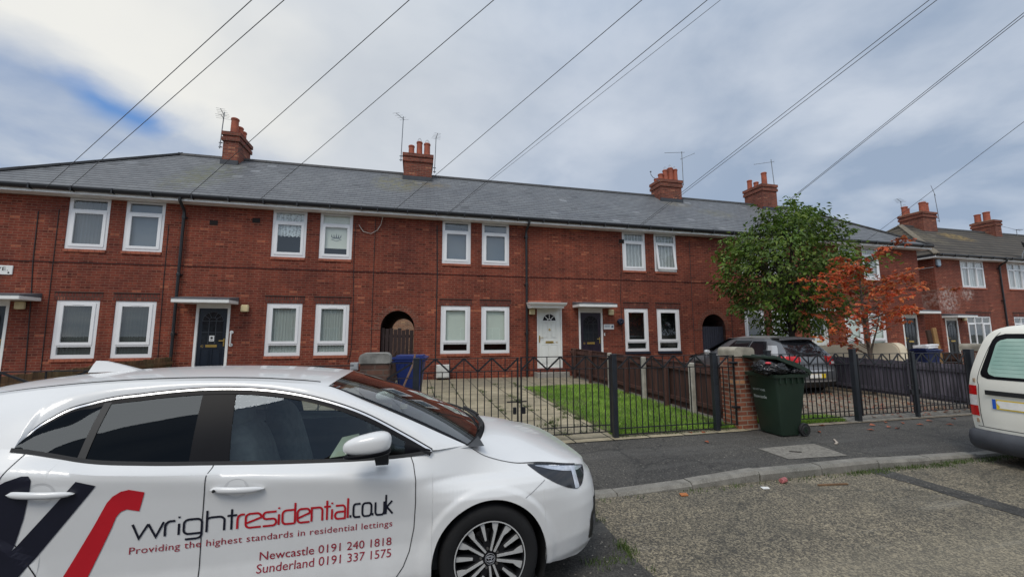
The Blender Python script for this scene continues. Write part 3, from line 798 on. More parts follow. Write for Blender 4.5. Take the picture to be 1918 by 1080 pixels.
# ---------------------------------------------------------------- things fixed to the walls
def wall_light(x, z, Y, label):
    t = thing('wall_light', label, 'light', (x, Y, z), group='cream square lights beside the doors')
    MB().bbox(x - .085, x + .085, Y - .03, Y - .001, z - .09, z + .09, .006).build('backplate', PIPE, t)
    MB().bbox(x - .105, x + .105, Y - .13, Y - .031, z - .105, z + .105, .02).build('lens', CREAMP, t)
wall_light(-10.52, 2.43, D, 'cream square wall light beside the leftmost dark door')
wall_light(-5.06, 2.42, D, 'cream square wall light above the white grab rail')
wall_light(4.06, 2.42, D, 'cream square wall light between the black pipe and the white door')
wall_light(7.15, 2.43, D, 'cream square wall light above the house name plaque')
wall_light(27.89, 2.38, Y2, 'cream square wall light on the farther row beside a black door')

def meter(name, x0, x1, z0, z1, Y, d, col, label, cat):
    t = thing(name, label, cat, ((x0 + x1) / 2, Y, z0))
    MB().bbox(x0, x1, Y - d, Y - .001, z0, z1, .012).build('housing', col, t)
    MB().bbox(x0 + .025, x1 - .025, Y - d - .012, Y - d - .001, z0 + .03, z1 - .025, .004).build('lid', col, t)
METW = M('meter_box_white', (.60, .60, .57), .6, var=.12, vs=5, dirt=.45)
meter('meter_box', .72, 1.16, .19, .62, D, .22, METW, 'white meter box low on the brick wall behind the railings', 'meter box')
meter('junction_box', -1.97, -1.73, .50, .74, D, .12, M('grey_plastic_box', (.34, .36, .38), .5), 'small grey box on the wall left of the sooty brick pillar', 'box')

sg = thing('street_sign', 'white street name plate reading VE above the leftmost canopy', 'sign', (-11.4, D, 3.3))
MB().bbox(-12.15, -10.83, D - .03, D - .004, 3.275, 3.53, .006).build('plate', WHITEP, sg)
BLACKT = M('black_lettering', (.02, .02, .022), .5)
v, f = text_fit('AVE.', -11.335, -10.925, 3.385, .105, 1.05)
MB().add([(p[0], D - .0335, p[1]) for p in v], f).build('lettering', BLACKT, sg)
MB().prism([(-10.925, 3.31), (-10.89, 3.31), (-10.885, 3.335), (-10.907, 3.36), (-10.93, 3.335)], .003, 'y', D - .0335).build('crest', BLACKT, sg)

BLUET = M('plaque_blue_lettering', (.10, .16, .24), .6)
pq = thing('house_plaque', 'small white house name plaque right of the purple door', 'plaque', (7.06, D, 1.8))
MB().bbox(6.86, 7.28, D - .03, D - .003, 1.795, 1.985, .006).build('plate', WHITEP, pq)
lt = MB()
for row, zz in enumerate((1.925, 1.885)):
    x = 6.90
    while x < 7.10:
        w = random.uniform(.012, .04); lt.box(x, x + w, D - .033, D - .0301, zz, zz + .022); x += w + .010
lt.prism([(7.17, 1.86), (7.25, 1.86), (7.25, 1.915), (7.21, 1.945), (7.17, 1.915)], .003, 'y', D - .0331)
lt.build('lettering', BLUET, pq)
db = thing('doorbell', 'tiny white doorbell under the house name plaque', 'doorbell', (6.89, D, 1.6))
MB().bbox(6.865, 6.915, D - .03, D - .002, 1.56, 1.66, .006).build('housing', WHITEP, db)
MB().lathe([(.0, 0), (.014, .002), (.014, .01)], 12, 'y', (6.89, D - .042, 1.62)).build('button', PIPE, db)
orn = MB(); R2 = random.Random(3)
for k in range(90):
    a, b = R2.uniform(0, 2 * PI), math.acos(R2.uniform(-1, 1)); r = .105
    c = (7.5 + r * math.sin(b) * math.cos(a), D - .13 + r * math.sin(b) * math.sin(a), 2.08 + r * math.cos(b)); q = R2.uniform(.018, .034)
    orn.lathe([(0, -q), (q * .8, -q * .6), (q, 0), (q * .8, q * .6), (0, q)], 8, 'z', c)
orn.tube([(7.5, D - .13, 2.18), (7.5, D - .10, 2.30), (7.5, D, 2.32)], .006, 5)
tag(orn.build('ornament_ball', M('dark_blue_bauble', (.020, .028, .060), .22, .3), smooth=60), 'round dark blue decorative ball hanging on the wall right of the purple door', 'ornament')

gr = thing('grab_rail', 'white grab rail on the brick wall right of the navy door', 'grab rail', (-5.39, D, 1.5))
MB().tube([(-5.39, D - .004, 1.32), (-5.39, D - .06, 1.33), (-5.39, D - .07, 1.36), (-5.39, D - .07, 1.66), (-5.39, D - .06, 1.69), (-5.39, D - .004, 1.70)], .021, 10).build('bar', WHITEP, gr, smooth=50)
for z in (1.32, 1.70):
    MB().lathe([(.052, 0), (.052, .008), (.04, .016), (.022, .02)], 14, 'y', (-5.39, D - .022, z)).build('flange', WHITEP, gr)
nt = MB(); nt.box(-5.98, -5.85, D + .006, D + .016, 1.43, 1.60)
NO = nt.build('notice', WHITEP, None); NO.name = 'paper_notice'
tag(NO, 'white paper notice stuck inside the glass of the navy door', 'notice')
k2 = MB(); k2.lathe([(.035, 0), (.035, .002), (.022, .002), (.022, 0)], 14, 'y', (-5.915, D + .0035, 1.53)); k2.box(-5.955, -5.875, D + .003, D + .0055, 1.455, 1.470)
k2.build('print', BLACKT, NO)

ab = thing('alarm_box', 'pale blue alarm box under the eaves of the farther row', 'alarm box', (26.55, Y2, 5.27))
MB().bbox(26.42, 26.68, Y2 - .10, Y2 - .002, 5.14, 5.47, .02).build('cover', M('alarm_pale_blue', (.42, .52, .60), .4), ab)
MB().bbox(26.46, 26.64, Y2 - .09, Y2 - .01, 5.08, 5.139, .01).build('strobe', M('alarm_strobe_blue', (.05, .12, .2), .3), ab)
MB().tube([(26.29, Y2 + .02, 5.07), (26.285, Y2 + 1.6, 5.02)], .016, 6).build('conduit', WHITEP, ab)

ds = thing('satellite_dish', 'dark grey satellite dish at the eaves of the far tiled house', 'dish', (32.5, Y2 - .5, 6.2))
dm = MB(); prof = [(0, .10), (.14, .085), (.28, .045), (.42, 0), (.435, .0), (.42, .012), (.28, .06), (.14, .10), (0, .115)]
dm.lathe(prof, 24, 'y'); Rm = Matrix.Translation((32.5, Y2 - .62, 6.25)) @ Matrix.Rotation(math.radians(28), 4, 'Z') @ Matrix.Rotation(math.radians(-28), 4, 'X')
dm.v = [tuple(Rm @ Vector(q)) for q in dm.v]
dm.build('reflector', M('dish_dark_grey', (.035, .038, .045), .55), ds, smooth=40)
MB().tube([(32.5, Y2 - .5, 6.2), (32.4, Y2 - .42, 5.9), (32.4, Y2 - .36, 5.6)], .025, 8).build('mast', WIREM, ds)
MB().tube([Rm @ Vector((0, -.0, -.40)), Rm @ Vector((0, -.42, -.18))], .012, 6).tube([Rm @ Vector((0, -.38, -.2)), Rm @ Vector((0, -.48, -.12))], .03, 8).build('feed_arm', WHITEP, ds)

CABLE = M('black_cable', (.018, .016, .017), .6)
def cable(pts, label, r=.009):
    tag(MB().tube(pts, r, 5).build('wall_cable', CABLE, None), label, 'cable', 'cables clipped to the brick fronts')
y_ = D - .012
cable([(-10.45, y_, 5.1), (-10.42, y_, 3.7), (-10.35, y_, 2.6), (-10.25, y_, .3)], 'cable running down beside the leftmost canopy and light', .012)
cable([(-9.98, y_, 5.2), (-9.95, y_, 2.4), (-9.92, y_, .3)], 'cable running down just left of the leftmost white windows')
cable([(-7.28, y_, 4.9), (-7.27, y_, 3.0), (-7.22, y_, .4)], 'cable running down between the dark windows and the left black pipe')
cable([(-2.0, y_, 5.3), (-2.02, y_, 4.5), (-1.98, y_, 2.9), (-1.96, y_, 2.2), (-1.98, y_, 1.1), (-2.05, y_, .72)], 'cable running down to the small grey box')
cable([(-1.38, y_, 5.5), (-1.38, y_, 3.0), (-1.37, y_, .4)], 'cable running down just left of the brown gate')
cable([(.66, y_, 5.4), (.70, y_, 3.6), (.69, y_, .7)], 'cable running down just left of the pale blinds', .018)
cable([(7.55, y_, 5.1), (7.65, y_, 5.05), (7.66, y_, 4.0), (7.60, y_, 3.0), (7.62, y_, 1.4)], 'cable running down beside the dark blue ball')
cable([(10.75, y_, 5.4), (10.74, y_, 2.8), (10.75, y_, .4)], 'cable running down just left of the slate blue gate')
cable([(12.55, y_, 5.4), (12.56, y_, .4)], 'cable running down between the slate blue gate and the green tree')
LOOPC = M('pale_cable', (.5, .46, .42), .6)
tag(MB().tube([(-1.9, y_ - .01, 5.25), (-1.75, y_ - .03, 5.02), (-1.5, y_ - .03, 4.96), (-1.3, y_ - .03, 5.1), (-1.2, y_ - .02, 5.3), (-1.12, y_ - .2, 5.56)], .010, 5).build('drop_cable', LOOPC, None), 'pale looped cable hanging under the eaves right of the motif blind', 'cable')
# crown motif printed on the cream blind
mo = MB(); mx, mz = -2.60, 4.80
for k in range(5):
    a = mx - .13 + k * .065
    mo.prism([(a - .02, mz), (a + .02, mz), (a + (k - 2) * .012, mz + .11 + (.03 if k == 2 else 0))], .003, 'y', D + .091)
mo.box(mx - .12, mx + .12, D + .09, D + .093, mz - .035, mz - .008)
mo.tube([(mx - .16, D + .092, mz - .06), (mx, D + .092, mz - .12), (mx + .16, D + .092, mz - .06)], .006, 4)
tag(mo.build('blind_motif', M('motif_grey', (.14, .15, .16), .8)), 'grey crown motif on the cream upstairs blind', 'motif')

# yard wall seen through the passage
yw = MB(); yw.box(-7, 14, 25.0, 25.25, 0, 3.2); tag(yw.build('yard_wall', BRICKY), 'sandy brick yard wall seen through the arched passage', 'wall')
# ---------------------------------------------------------------- ground
def ground_mat(name, kind):
    t = NT(name); p = t.pos(); x, y, z = t.sep(p)
    fine = t.noise(p, 90, 2, .6); mid = t.noise(p, 7, 5, .6); big = t.noise(p, .8, 5, .6)
    if kind == 'road':          # worn concrete with its stones showing
        vo = t.n('ShaderNodeTexVoronoi', Vector=p, Scale=110.0)
        st = t.n('ShaderNodeTexVoronoi', Vector=p, Scale=70.0)
        c = t.mix(t.ramp(t.n('ShaderNodeSeparateColor', i0=vo.outputs[1]).outputs[0], .2, .95), (.115, .098, .066), (.50, .425, .295))
        c = t.mix(t.ramp(t.n('ShaderNodeSeparateColor', i0=st.outputs[1]).outputs[1], .74, .82), c, (.54, .46, .32))
        c = t.mix(t.math('MULTIPLY', t.ramp(t.n('ShaderNodeSeparateColor', i0=st.outputs[1]).outputs[2], .70, .8), .8), c, (.042, .040, .036))
        c = t.mix(1.0, c, t.ramp(big, .3, .7, (.62, .63, .64), (1.12, 1.1, 1.06)), 'MULTIPLY')
        c = t.mix(.6, c, t.mix(1.0, c, t.ramp(mid, .35, .7, (.65, .65, .66), (1.15, 1.13, 1.1)), 'MULTIPLY'))
        # darker side toward the parked car
        c = t.mix(t.ramp(t.math('ADD', x, t.math('MULTIPLY', mid, 2.2)), 2.6, 4.4, (.45, .45, .45), (0, 0, 0)), c, (.06, .056, .05))
        # hairline cracks, stains and the polished wheel tracks
        cr = t.n('ShaderNodeTexVoronoi', Vector=t.comb(t.math('ADD', x, t.math('MULTIPLY', mid, .6)), t.math('ADD', y, t.math('MULTIPLY', big, .9)), 0.0), Scale=.42, _feature='DISTANCE_TO_EDGE')
        c = t.mix(t.math('MULTIPLY', t.ramp(cr.outputs[0], .003, .009, (1, 1, 1), (0, 0, 0)), .55), c, (.035, .034, .028))
        c = t.mix(t.math('MULTIPLY', t.ramp(t.noise(p, 1.7, 5, .6), .58, .70), .5), c, (.075, .068, .052))
        tk = t.math('ABSOLUTE', t.math('SUBTRACT', y, 2.35)); c = t.mix(t.math('MULTIPLY', t.ramp(tk, .1, .45, (1, 1, 1), (0, 0, 0)), .22), c, (.34, .30, .22))
        # faint pale tyre streaks
        s = t.noise(t.comb(t.math('MULTIPLY', x, .35), t.math('MULTIPLY', y, 3.5), 0.0), 1.3, 4, .6)
        c = t.mix(t.math('MULTIPLY', t.ramp(s, .58, .72), .35), c, (.36, .33, .27))
        t.S(Base__Color=c, Roughness=.85); t.bump(t.math('ADD', vo.outputs[0], t.math('MULTIPLY', fine, .5)), .55, .006)
    elif kind in ('asphalt', 'patch'):
        k = 1.0 if kind == 'asphalt' else .72
        vo = t.n('ShaderNodeTexVoronoi', Vector=p, Scale=85.0)
        c = t.mix(t.ramp(t.n('ShaderNodeSeparateColor', i0=vo.outputs[1]).outputs[0], .2, 1.0), (.036 * k, .034 * k, .031 * k), (.098 * k, .092 * k, .082 * k))
        c = t.mix(t.ramp(t.n('ShaderNodeSeparateColor', i0=vo.outputs[1]).outputs[1], .985, .99), c, (.22, .20, .17))
        c = t.mix(1.0, c, t.ramp(big, .3, .72, (.72, .72, .73), (1.3, 1.28, 1.24)), 'MULTIPLY')
        wb = t.noise(t.comb(t.math('MULTIPLY', x, .25), t.math('MULTIPLY', y, 1.6), 0.0), 1.4, 5, .6)
        c = t.mix(t.math('MULTIPLY', t.ramp(wb, .5, .66), .55), c, (.105, .10, .092))
        cr = t.n('ShaderNodeTexVoronoi', Vector=t.comb(t.math('ADD', x, t.math('MULTIPLY', mid, .5)), t.math('ADD', y, t.math('MULTIPLY', big, .8)), 0.0), Scale=.62, _feature='DISTANCE_TO_EDGE')
        c = t.mix(t.math('MULTIPLY', t.ramp(cr.outputs[0], .004, .012, (1, 1, 1), (0, 0, 0)), .6), c, (.018, .018, .017))
        t.S(Base__Color=c, Roughness=.82); t.bump(t.math('ADD', vo.outputs[0], t.math('MULTIPLY', fine, .4)), .4, .005)
    elif kind in ('flags', 'drive'):
        c1, c2 = ((.47, .405, .285), (.38, .335, .245)) if kind == 'flags' else ((.34, .285, .225), (.28, .235, .19))
        br = t.n('ShaderNodeTexBrick', Vector=t.comb(t.math('ADD', y, t.math('MULTIPLY', mid, .02)), t.math('ADD', t.math('ADD', x, .1), t.math('MULTIPLY', mid, .02)), 0.0), Color1=c1, Color2=c2, Mortar=(.07, .065, .045), Scale=1.0)
        br.inputs['Mortar Size'].default_value = .014; br.inputs['Brick Width'].default_value = .92; br.inputs['Row Height'].default_value = .62; br.offset = .5
        c = t.mix(1.0, br.outputs[0], t.ramp(big, .3, .72, (.62, .61, .58), (1.15, 1.13, 1.1)), 'MULTIPLY')
        c = t.mix(.6, c, t.mix(1.0, c, t.ramp(mid, .33, .72, (.55, .55, .52), (1.2, 1.2, 1.18)), 'MULTIPLY'))
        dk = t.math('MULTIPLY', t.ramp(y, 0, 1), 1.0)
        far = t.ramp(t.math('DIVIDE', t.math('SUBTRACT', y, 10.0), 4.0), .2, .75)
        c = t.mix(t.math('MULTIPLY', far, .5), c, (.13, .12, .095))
        c = t.mix(t.math('MULTIPLY', t.ramp(t.noise(p, 3.2, 6, .7), .56, .68), .6), c, (.075, .078, .05))
        t.S(Base__Color=c, Roughness=.9); t.bump(t.math('ADD', t.math('MULTIPLY', br.outputs[1], -1.0), t.math('MULTIPLY', fine, .3)), .5, .01)
    elif kind == 'kerb':
        c = t.mix(t.ramp(mid, .3, .7), (.135, .125, .108), (.255, .24, .21))
        c = t.mix(t.math('MULTIPLY', t.ramp(big, .5, .66), .5), c, (.10, .10, .085))
        c = t.mix(t.math('MULTIPLY', t.ramp(z, 0, 1), 0.0), c, (.1, .1, .1))
        low = t.ramp(z, -.1, -.06, (1, 1, 1), (0, 0, 0))
        c = t.mix(t.ramp(fine, .55, .7), c, (.29, .28, .25))
        t.S(Base__Color=c, Roughness=.9); t.bump(fine, .4, .005)
    elif kind == 'slab':
        c = t.mix(t.ramp(t.noise(p, 24, 4, .7), .35, .7), (.14, .13, .11), (.30, .28, .245))
        c = t.mix(.5, c, t.mix(1.0, c, t.ramp(mid, .3, .7, (.6, .6, .6), (1.2, 1.2, 1.2)), 'MULTIPLY'))
        t.S(Base__Color=c, Roughness=.9); t.bump(fine, .3, .005)
    elif kind == 'soil':
        c = t.mix(t.ramp(mid, .3, .7), (.06, .085, .022), (.12, .11, .05)); t.S(Base__Color=c, Roughness=.95)
    return t.m
ROADM = ground_mat('worn_concrete_road', 'road'); ASPH = ground_mat('pavement_asphalt', 'asphalt'); PATCH = ground_mat('dark_asphalt_patch', 'patch')
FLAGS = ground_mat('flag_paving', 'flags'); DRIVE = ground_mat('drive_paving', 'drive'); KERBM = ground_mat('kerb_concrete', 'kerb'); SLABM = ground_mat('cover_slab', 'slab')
SOIL = ground_mat('turf_soil', 'soil'); GROUNDM = M('rough_ground', (.10, .09, .07), .95, var=.3, vs=.3)

def sheet(name, pts, z, mat):
    m = MB(); m.add([(p[0], p[1], z if len(p) < 3 else p[2]) for p in pts], [tuple(range(len(pts)))])
    return struct(m.build(name, mat, fix=False))
sheet('ground', [(-900, -900), (900, -900), (900, 900), (-900, 900)], -.32, GROUNDM)
rd = MB(); P = np.zeros((9, 41, 3))
for i, y in enumerate(np.linspace(-3.6, KY + .02, 9)):
    for j, x in enumerate(np.linspace(-70, 90, 41)): P[i, j] = (x, y, RZ)
rd.grid(P); struct(rd.build('road', ROADM))

def kz(x):      # kerb top level along the street
    return float(np.interp(x, [-50, 2.65, 3.75, 6.0, 7.2, 50], [-.072, -.072, 0, 0, -.06, -.06]))
pv = MB(); ys = [KY + .14, KY + .35, 4.8, 5.3, 5.96]; xs = sorted(set(list(np.linspace(-70, 90, 60)) + [2.65, 3.2, 3.75, 6.0, 6.6, 7.2]))
pv.grid(np.array([[(x, y, kz(x) * (1 - min(1, i / 3.0)) + .0) for x in xs] for i, y in enumerate(ys)]))
struct(pv.build('pavement', ASPH))
kb = MB(); x = -30.0 + .28; rk = random.Random(5)
while x < 40:
    L = .91; a, b = x + .006, x + L - .006; j = rk.uniform(-.006, .006)
    za, zb = kz(a) + j, kz(b) + j + rk.uniform(-.004, .004)
    pr = [(KY + .142, -.2), (KY + j, -.2), (KY + j, 0), (KY + j + .025, .012), (KY + .142, .012)]
    v = [(xx, q[0], q[1] if q[1] < -.1 else zz + q[1] - .012 + (.006 if k > 2 else -.012)) for xx, zz in ((a, za), (b, zb)) for k, q in enumerate(pr)]
    kb.add(v, [(0, 1, 2, 3, 4), (9, 8, 7, 6, 5)] + [(k, 5 + k, 5 + (k + 1) % 5, (k + 1) % 5) for k in range(5)]); x += L
struct(kb.build('kerb', KERBM))
sheet('road_patch', [(-40, -3.6), (1.70, -3.6), (1.66, 1.2), (1.72, 2.2), (1.67, 3.0), (1.70, 3.6), (1.66, KY + .01), (-40, KY + .01)], RZ + .004, PATCH)
st = MB(); L_, R_ = [], []
for k in range(28):
    y = -3.6 + (KY + 3.61) * k / 27; L_.append((5.55 + random.uniform(-.018, .018), y)); R_.append((5.83 + random.uniform(-.022, .022), y))
sheet('road_joint_strip', L_ + R_[::-1], RZ + .004, PATCH)
sheet('cover_slab', [(4.72, 4.41, .006), (5.62, 4.35, .006), (5.74, 4.92, .006), (4.74, 4.91, .006)], .006, SLABM)
sheet('far_pavement', [(-70, -6.0), (90, -6.0), (90, -3.6), (-70, -3.6)], -.02, ASPH)

def gz(y): return float(np.interp(y, [5.9, 13.9], [.012, .13]))
def plot(name, x0, x1, y0, y1, mat, dz=0.0, n=6):
    return struct(MB().grid(np.array([[(x, y, gz(y) + dz) for x in np.linspace(x0, x1, 4)] for y in np.linspace(y0, y1, n)])).build(name, mat))
plot('flag_paving', -.56, 5.5, 5.80, 13.9, FLAGS)
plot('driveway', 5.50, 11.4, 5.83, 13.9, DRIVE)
plot('left_garden', -30, -.56, 5.955, 13.9, DRIVE)
plot('right_garden', 11.4, 24.8, 5.955, 14.9, DRIVE)
plot('next_garden', 24.8, 60, 5.955, 15.0, DRIVE)
struct(MB().quad((-30, 13.8, .1), (60, 13.8, .1), (60, 40, .1), (-30, 40, .1)).build('yard_ground', DRIVE))
plot('lawn_soil', 3.10, 5.42, 6.0, 11.55, SOIL, .012)
plot('verge_soil', 6.02, 7.75, 5.97, 6.55, SOIL, .012)
sheet('threshold_strip', [(7.75, 5.86, .016), (11.4, 5.9, .016), (11.4, 6.3, .02), (7.75, 6.3, .02)], .016, SLABM)

# ---------------------------------------------------------------- grass and weeds
def grass_mat(name, a, b):
    t = NT(name); g = t.n('ShaderNodeNewGeometry'); p = g.outputs['Position']
    c = t.mix(g.outputs['Random Per Island'], a, b)
    c = t.mix(t.ramp(t.noise(p, 2.2, 4), .35, .65), c, tuple(q * .62 for q in a))
    c = t.mix(t.math('MULTIPLY', t.ramp(t.noise(p, 5, 4, .7), .6, .72), .5), c, (.24, .22, .07))
    t.S(Base__Color=c, Roughness=.6)
    return t.m
GRASSM = grass_mat('lawn_grass', (.17, .35, .032), (.35, .53, .075)); WEEDM = grass_mat('weeds', (.055, .10, .018), (.12, .16, .04))
def blades(name, spots, mat, h=(.03, .07), w=.006, label=None, cat='grass'):
    V = np.zeros((len(spots) * 3, 3)); n = len(spots); S = np.array(spots)
    a = RNG.uniform(0, 2 * PI, n); H = RNG.uniform(h[0], h[1], n); lean = RNG.uniform(.1, .8, n); b = RNG.uniform(0, 2 * PI, n)
    V[0::3] = S + np.stack([np.cos(a) * w, np.sin(a) * w, np.zeros(n)], 1); V[1::3] = S - np.stack([np.cos(a) * w, np.sin(a) * w, np.zeros(n)], 1)
    V[2::3] = S + np.stack([np.cos(b) * H * lean, np.sin(b) * H * lean, H], 1)
    m = MB(); m.add(V, [(3 * i, 3 * i + 1, 3 * i + 2) for i in range(n)])
    o = m.build(name, mat, fix=False)
    return tag(o, label, cat, kind='stuff')
sp = []
for k in range(34000):
    x, y = RNG.uniform(3.06, 5.44), 6.0 + 5.5 * RNG.uniform() ** 1.2
    if x < 3.20 + .09 * math.sin(y * 5) + .05 * math.sin(y * 13) and RNG.uniform() < .75: continue
    if math.sin(x * 2.9 + 1.3 * math.sin(y * 1.7)) * math.sin(y * 2.3 + x) > .45 and RNG.uniform() < .55: continue
    sp.append((x, y, gz(y) + .01))
blades('lawn_grass', sp, GRASSM, (.025, .075), .005, 'bright green lawn grass behind the black railings')
sp = [(RNG.uniform(6.0, 7.75), 5.95 + RNG.uniform() * .6, .02) for k in range(6000)]
sp = [q for q in sp if q[1] < 6.55 - .25 * max(0, q[0] - 6.9)]
blades('verge_grass', sp, GRASSM, (.03, .09), .005, 'strip of green grass at the foot of the railings right of the green bin')
sp = []
def tuft(x, y, z, n, r):
    for _ in range(n): sp.append((x + RNG.normal() * r, y + RNG.normal() * r * .7, z))
for k in range(60):        # weeds in the paving joints of the drive
    y = RNG.uniform(6.0, 12.4); jx = random.choice((.52, 1.14, 1.76, 2.38, 3.02, 3.02, 2.38))
    tuft(jx + random.uniform(-.05, .05), y, gz(y), random.randint(10, 70), random.uniform(.02, .07))
for k in range(34): tuft(random.uniform(2.0, 3.06), random.uniform(6.0, 9.5), gz(7), random.randint(10, 40), .04)
blades('paving_weeds', sp, WEEDM, (.02, .07), .004, 'low weeds in the joints of the flag paving', 'weeds')
sp = []
x = 1.6
while x < 11:
    dens = 1.0 if x > 5.2 else .35
    if random.random() < dens: tuft(x, KY - .05 - abs(random.gauss(0, .03)), RZ, int(random.uniform(8, 60 if x > 5.2 else 22)), .05)
    x += .08
for k in range(38):
    y = random.uniform(1.6, 4.0); tuft(1.69 + random.gauss(0, .03), y, RZ, random.randint(6, 40), .035)
for k in range(12): tuft(random.uniform(1.2, 1.7), random.choice((2.95, 3.0)), RZ, 12, .05)
blades('kerb_weeds', sp, WEEDM, (.012, .05), .004, 'weeds and moss along the kerb and the road joint', 'weeds')
sp = []
for k in range(60): tuft(random.uniform(3.1, 5.3), 5.93, 0.0, random.randint(4, 26), .04)
blades('railing_weeds', sp, WEEDM, (.015, .05), .004, 'weeds and leaf dirt along the foot of the railings', 'weeds')

def leaf_mat(name, a, b, c, tr=.25):
    t = NT(name); g = t.n('ShaderNodeNewGeometry')
    r = t.n('ShaderNodeValToRGB', i0=g.outputs['Random Per Island']); e = r.color_ramp.elements
    e[0].color = (*a, 1); e[1].color = (*c, 1); e.new(.5).color = (*b, 1)
    col = t.mix(t.ramp(t.noise(g.outputs['Position'], 1.1, 3), .38, .62), r.outputs[0], t.mix(1.0, r.outputs[0], (.45, .45, .42), 'MULTIPLY'))
    t.S(Base__Color=col, Roughness=.5)
    tl = t.n('ShaderNodeBsdfTranslucent', Color=col); mx = t.n('ShaderNodeMixShader', i0=tr)
    t.t.links.new(t.p.outputs[0], mx.inputs[1]); t.t.links.new(tl.outputs[0], mx.inputs[2]); t.t.links.new(mx.outputs[0], t.out.inputs[0])
    return t.m
LEAFG = leaf_mat('green_leaf', (.065, .13, .014), (.12, .22, .022), (.25, .34, .05), .3)
LEAFR = leaf_mat('red_leaf', (.74, .12, .06), (.84, .20, .075), (.84, .34, .11), .4)
LEAFD = leaf_mat('fallen_red_leaf', (.30, .06, .03), (.45, .11, .05), (.42, .20, .08), 0)
def leafgeo(V, F, c, d, n, L, W):
    # pointed leaf folded along its midrib: c base, d direction, n normal
    d = d.normalized(); s = d.cross(n).normalized(); n = s.cross(d)
    k = len(V); m = c + d * L * .45 - n * W * .15
    V += [c, m + s * W * .5 + n * W * .28, c + d * L - n * L * .12, m - s * W * .5 + n * W * .28, m]
    F += [(k, k + 4, k + 1), (k + 4, k + 2, k + 1), (k, k + 3, k + 4), (k + 4, k + 3, k + 2)]
V, F = [], []
for k in range(430):
    x = random.uniform(7.9, 11.3); y = random.uniform(6.0, 8.6)
    if random.random() < .35: x = random.uniform(9.3, 11.3)
    a = random.uniform(0, 2 * PI); t = Vector((random.gauss(0, .25), random.gauss(0, .25), 1))
    leafgeo(V, F, Vector((x, y, gz(y) + .022)), Vector((math.cos(a), math.sin(a), 0)), t, random.uniform(.05, .09), random.uniform(.03, .05))
tag(MB().add(V, F).build('fallen_leaves', LEAFD, fix=False), 'carpet of fallen red leaves on the drive behind the railings', 'leaves', kind='stuff')
for (x, y) in [(7.47, 5.3), (8.02, 5.44), (8.05, 5.31), (8.61, 5.64), (8.74, 5.39), (9.19, 5.64), (9.24, 5.26), (6.5, 5.5), (4.57, 5.84), (4.40, 5.86), (4.27, 5.41), (7.8, 5.62), (8.3, 5.7), (9.9, 5.6), (7.0, 5.75)]:
    V, F = [], []; a = random.uniform(0, 2 * PI)
    leafgeo(V, F, Vector((x, y, .016)), Vector((math.cos(a), math.sin(a), .1)), Vector((random.gauss(0, .3), random.gauss(0, .3), 1)), .11, .065)
    tag(MB().add(V, F).build('fallen_leaf', LEAFD, fix=False), 'single fallen orange leaf lying on the dark pavement', 'leaf', 'fallen leaves on the pavement')

# ---------------------------------------------------------------- small litter in the gutter
def ground_bit(name, label, cat, pts, z, h, mat):
    return tag(MB().prism(pts, h, 'z', z).build(name, mat), label, cat)
cn = MB(); cn.lathe([(.0, 0), (.033, 0), (.037, .10), (.036, .103), (.030, .10), (.028, .01)], 14, 'x'); 
for i, q in enumerate(cn.v): cn.v[i] = tuple(Matrix.Rotation(.25, 4, 'Z') @ (Vector(q) * .8) + Vector((4.13, 3.98, RZ + .030)))
tag(cn.build('paper_cup', M('red_white_cup', (.42, .13, .13), .5, var=.6, vs=30), smooth=40), 'small red and white crushed cup lying by the kerb', 'litter')
ground_bit('paper_scrap', 'white scrap of paper on the road near the kerb', 'litter', [(3.78, 3.88), (3.86, 3.87), (3.88, 3.92), (3.80, 3.94)], RZ + .004, .006, WHITEP)
ground_bit('wood_stick', 'thin brown stick lying on the concrete road', 'stick', [(4.47, 3.815), (4.83, 3.765), (4.832, 3.785), (4.475, 3.835)], RZ + .003, .014, M('stick_wood', (.16, .09, .045), .8))
ground_bit('leaf_scrap', 'orange leaf lying in the gutter near the white car', 'leaf', [(2.78, 3.93), (2.86, 3.92), (2.88, 3.98), (2.80, 3.99)], RZ + .004, .01, M('orange_leaf', (.45, .16, .05), .7))
ground_bit('twig', 'pale bent twig lying on the pavement right of the green bin', 'twig', [(6.02, 4.80), (6.12, 4.86), (6.26, 5.02), (6.24, 5.03), (6.10, 4.88), (6.01, 4.83)], .006, .01, M('pale_twig', (.42, .36, .30), .8))
ground_bit('slab_twig', 'dark twig lying on the concrete cover slab', 'twig', [(5.02, 4.66), (5.15, 4.60), (5.16, 4.61), (5.03, 4.68)], .008, .008, M('dark_twig', (.03, .025, .02), .8))

# ---------------------------------------------------------------- iron railings
IRON = M('black_painted_iron', (.013, .014, .017), .42, var=.3, dirt=.2)
IRONP = M('dark_steel_post', (.017, .021, .027), .38, var=.25)
def railing(root, x0, x1, z0, z1, y=FY, step=.104, low2=None, frame=False, name='bar', drop=.19, bars=True):
    zr = z1 - drop
    for z in (z1, zr, z0) + ((low2,) if low2 else ()): MB().bar((x0, y, z), (x1, y, z), .030, .011).build('rail', IRON, root)
    if frame:
        for x in (x0 + .012, x1 - .012): MB().bar((x, y, z0 - .02), (x, y, z1), .022).build('stile', IRON, root)
    n = max(2, round((x1 - x0) / step)); b0 = None
    if bars:
        for k in range(1, n):
            x = x0 + (x1 - x0) * k / n
            top = z1 if k % 2 == 0 else zr
            bot = z0 if not low2 else (z0 if k % 2 else z0)
            MB().bar((x, y, bot), (x, y, top), .0125).build('bar', IRON, root)
    br = MB(); k = 0; P_ = 4; w = (x1 - x0) / n
    x = x0
    while x + w * 2 <= x1 + 1e-4:
        up = (k % 2 == 0)
        br.bar((x, y - .012, zr if up else z1), (x + w * 2, y - .012, z1 if up else zr), .011, .024); x += w * 2; k += 1
    br.build('brace', IRON, root)
